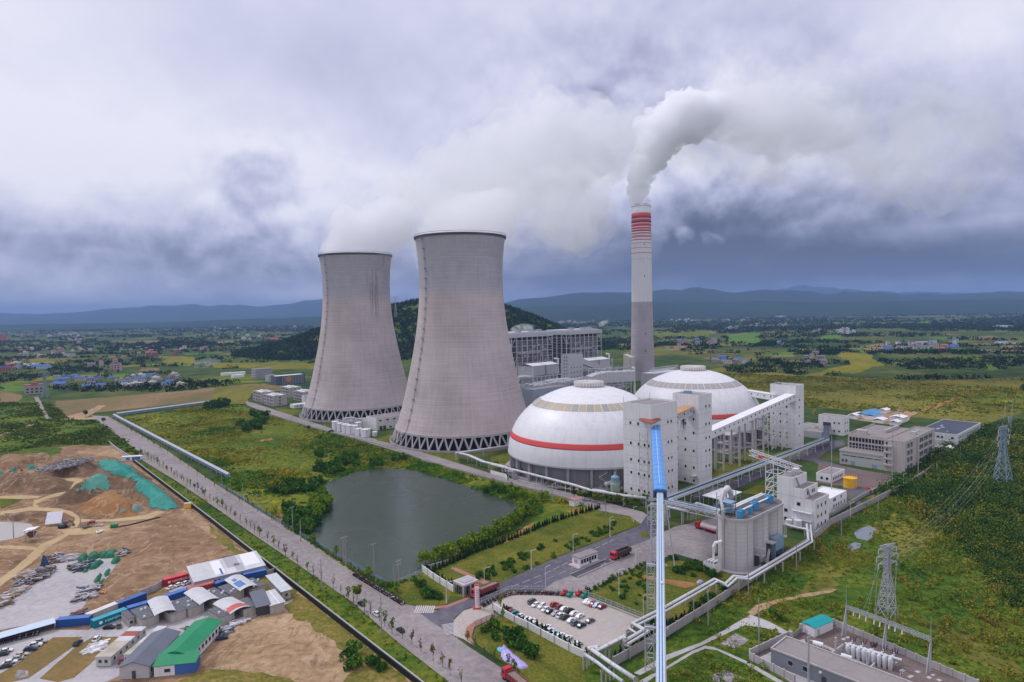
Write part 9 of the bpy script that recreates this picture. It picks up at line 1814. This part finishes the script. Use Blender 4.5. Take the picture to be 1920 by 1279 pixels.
M('house_orange',(.52,.19,.10),.8,.08)
big('apartment_block','orange-brown apartment block at the left edge below the mountains',5,641,34,16,34,'house_orange','hr_brown');big('apartment_block','unfinished grey block with open floors above the yellow paddy',218,696,19,12,15,'house_pink','hr_grey');big('schoolhouse','grey house with a red flat roof at the end of the lane',65,738,22,14,12,'house_grey','hr_red');big('factory','white factory block on the far plain right of the chimney',1436,593,36,30,30,'house_white','hr_white');big('factory','long white factory hall beside the white factory block',1464,596,90,40,16,'house_white','hr_white');big('factory','reddish blocks at the foot of the mountains, far right of the chimney',1522,591,90,40,34,'house_pink','hr_red');big('tower_block','left of two dim high-rise blocks rising from the distant town',1787,582,22,20,85,'house_grey','hr_grey');big('tower_block','right of two dim high-rise blocks rising from the distant town',1796,582,20,20,70,'house_grey','hr_grey');big('factory','small white block high on the far slope',1500,580,40,30,34,'house_white','hr_white')
plain(640,735,15000,.03,12.0,5.5,6.5,1.15,16,'woodland','dark groves and hedges on the nearer fields of the plain',.007)
plain(606,665,12000,-.02,15.0,8,8,1.5,12,'woodland','dark woods in bands across the middle of the plain',.0035)
plain(585,622,9000,-.12,21.0,11,9,2.2,9,'woodland','dim blue-green woods at the far side of the plain',.0016)
def steam(label,path,mat,seed,name='steam_plume',cat='steam',vox=6.0,amp=.35,n=46,billow=.55):
 """billowing plume: many overlapping puffs along a drifting path, fused into one skin holding a volume"""
 r=random.Random(seed);pts=[Vector(p[:3])for p in path];rad=[p[3]for p in path];mb=MB();seg=[(pts[i+1]-pts[i]).length for i in range(len(pts)-1)];tot=sum(seg)
 import bmesh
 bm=bmesh.new()
 for k in range(n):
  s=tot*(k/(n-1));i=0;first=k<3
  while i<len(seg)-1 and s>seg[i]:s-=seg[i];i+=1
  f=min(1,s/seg[i]);c=pts[i].lerp(pts[i+1],f);rr=rad[i]*(1-f)+rad[i+1]*f
  for j in range(1 if first else 4):
   v=Vector((r.gauss(0,1),r.gauss(0,1),r.gauss(0,.8)));v.normalize();q=c+(v*rr*r.uniform(.3,.75)if j else Vector());pr=rr*(.95 if first else(r.uniform(.35,.62)if j else .7))
   bmesh.ops.create_icosphere(bm,subdivisions=2,radius=pr,matrix=Matrix.Translation(q))
 me=bpy.data.meshes.new(name);bm.to_mesh(me);bm.free();o=bpy.data.objects.new(name,me);COL.objects.link(o)
 m=o.modifiers.new('remesh','REMESH');m.mode='VOXEL';m.voxel_size=vox
 dg=bpy.context.evaluated_depsgraph_get();me2=bpy.data.meshes.new_from_object(o.evaluated_get(dg))
 co=np.empty(len(me2.vertices)*3,np.float32);me2.vertices.foreach_get('co',co);co=co.reshape(-1,3);no=np.empty(co.size,np.float32);me2.vertices.foreach_get('normal',no);no=no.reshape(-1,3)
 P0=np.array([p[:]for p in pts])
 for i in range(len(co)):
  p=Vector(co[i]);k=int(np.argmin(((P0-co[i])**2).sum(1)));rr=rad[k];d=noise.fractal(p*(1.5/rr)+Vector((seed,0,0)),.9,2,3)*.6+.5*(1-2.2*abs(noise.noise(p*(3.4/rr))))+.3*(1-2.2*abs(noise.noise(p*(7/rr))))+.16*(1-2.2*abs(noise.noise(p*(15/rr))));co[i]+=no[i]*d*rr*amp
 me2.vertices.foreach_set('co',co.reshape(-1));me2.update();o.data=me2;bpy.data.meshes.remove(me)
 dg=bpy.context.evaluated_depsgraph_get();dg.update();me3=bpy.data.meshes.new_from_object(o.evaluated_get(dg));bpy.data.objects.remove(o);bpy.data.meshes.remove(me2)
 bm=bmesh.new();bm.from_mesh(me3);left=set(bm.verts);best=set()
 while left:
  st=[left.pop()];comp=set(st)
  while st:
   for e in st.pop().link_edges:
    for v in e.verts:
     if v in left:left.discard(v);comp.add(v);st.append(v)
  if len(comp)>len(best):best=comp
 bmesh.ops.delete(bm,geom=[v for v in bm.verts if v not in best],context='VERTS');bm.to_mesh(me3);bm.free()
 me3.materials.clear();me3.materials.append(mat);me3.update();o=link(name,me3);return tag(o,label,cat,'plumes')
def steammat(name,dens,col=(1,1,1),an=.2,nscale=None,thr=.42):
 m=bpy.data.materials.new(name);m.use_nodes=True;nt=m.node_tree;nt.nodes.clear();o=nt.nodes.new('ShaderNodeOutputMaterial');v=nt.nodes.new('ShaderNodeVolumePrincipled');v.inputs['Color'].default_value=(*col,1);v.inputs['Anisotropy'].default_value=an;v.inputs['Density'].default_value=dens
 if nscale:
  g=nd(nt,'NewGeometry');nf=noisen(nt,g.outputs['Position'],nscale,4,.6,.4);k=mathn(nt,'MULTIPLY',mathn(nt,'MULTIPLY',mathn(nt,'SUBTRACT',nf,thr,clamp=True),4.0),dens);nt.links.new(k,v.inputs['Density'])
 nt.links.new(v.outputs[0],o.inputs['Volume']);return m
def pth(*a):return[tuple(PD(u,v,d))+(r,)for u,v,d,r in a]
SM1=steammat('smoke_dense',.17,(.987,.988,1.0),.55,.075,.33);SM2=steammat('steam_thin',.016,(.972,.974,1),.35,.022,.40);SM3=steammat('steam_thick',.022,(.972,.974,1),.35,.03,.36);SM4=steammat('smoke_far',.0085,(.97,.972,1.0),.35,.014,.42)
steam('white smoke billowing from the chimney top and bending to the right',[(CH.x,CH.y,247,11)]+pth((1196,374,909,11),(1199,345,912,13),(1208,312,916,18),(1224,278,922,24),(1246,246,930,29),(1275,222,942,30),(1312,208,958,26),(1345,204,972,17)),SM1,3,'smoke_plume','smoke',1.9,.52,50)
steam('paler smoke where the chimney plume spreads and thins',pth((1285,228,945,24),(1320,218,960,34),(1375,218,985,42),(1440,226,1020,46),(1510,236,1060,44),(1570,245,1100,30)),steammat('smoke_mid',.04,(.98,.98,1.0),.5,.03,.38),29,'smoke_plume','smoke',3.4,.5,40)
steam('dense white steam rising off the mouth of the farther cooling tower',[(CT1.x-4,CT1.y,157,27)]+pth((672,455,652,26),(705,428,656,24),(745,405,670,20)),steammat('steam_mouth',.045,(.985,.986,1),.4,.05,.30),31,vox=3.4,amp=.45,n=22)
steam('low white steam spilling from the left of the nearer cooling tower mouth',[(CT2.x-6,CT2.y,155,25)]+pth((862,428,512,22),(900,410,518,20),(945,396,530,15)),bpy.data.materials['steam_mouth'],37,vox=3.0,amp=.5,n=20)
steam('broad grey smoke cloud drifting right from the chimney plume',pth((1275,262,955,44),(1330,240,985,66),(1430,240,1050,82),(1550,245,1120,92),(1680,265,1200,100),(1800,275,1290,100)),SM4,5,'smoke_plume','smoke',9,.5,34)
steam('white steam leaving the farther cooling tower, sweeping up to the right',[(CT1.x,CT1.y,158,30),(CT1.x+6,CT1.y,172,33)]+pth((690,435,655,33),(740,398,675,36),(830,362,720,46),(930,325,800,56),(1020,290,900,62),(1100,262,1000,60),(1170,250,1090,40)),SM3,8,vox=5.5,amp=.45,n=40)
steam('white steam leaving the nearer cooling tower and trailing right',[(CT2.x,CT2.y,157,30),(CT2.x+3,CT2.y,168,32)]+pth((885,405,520,30),(950,388,560,33),(1020,388,640,38),(1070,398,740,40),(1110,415,860,34)),SM2,13,vox=4.5,amp=.5,n=32)
steam('small white steam puff behind the left boiler house roof',pth((964,620,850,5),(980,615,850,6),(1000,613,850,4)),steammat('steam_puff',.12,(1,1,1),.4,.16,.38),17,vox=1.6,amp=.4,n=12);steam('thin broken steam trail rising right of the boiler houses',pth((1126,608,900,3.5),(1136,604,905,3),(1146,598,910,1.4),(1158,588,915,2.2),(1168,577,920,2),(1177,571,925,2.6)),steammat('steam_trail',.16,(1,1,1),.4,.3,.40),19,vox=1.2,amp=.5,n=14)if 1 else 0;steam('bluish smoke from a field fire in front of the woods, left',pth((366,688,1150,3),(372,681,1160,7),(385,679,1170,8),(410,677,1190,6)),steammat('field_smoke',.012,(.9,.95,1)),23,'smoke_plume','smoke',2,.5,12)
wires('long overhead wire between the right-hand pylons, %s from the left',[(armpt(PY1,23.5,.35,(.74,.84,.94)[k%3],-1 if k<3 else 1,k=k%3),armpt(PY2,33,.5,(.74,.84,.94)[k%3],-1 if k<3 else 1,k=k%3))for k in range(6)])
wires('far overhead wire running on from the right edge pylon, %s from the left',[(armpt(PY2,33,.5,(.74,.84,.94)[k%3],-1 if k<3 else 1,k=k%3),armpt(PY3,30,.5,(.74,.84,.94)[k%3],-1 if k<3 else 1,k=k%3))for k in range(6)])
for k,t in list(CARS.items()):
 if not k.endswith('_used')and not CARS[k+'_used']:
  for c in list(t.children):bpy.data.objects.remove(c)
  bpy.data.objects.remove(t)
for k,(t,used)in PROT.items():
 if not used:
  for c in list(t.children):bpy.data.objects.remove(c)
  bpy.data.objects.remove(t)
print('objects',len(bpy.data.objects),'faces',sum(len(o.data.polygons)for o in bpy.data.objects if o.type=='MESH'))
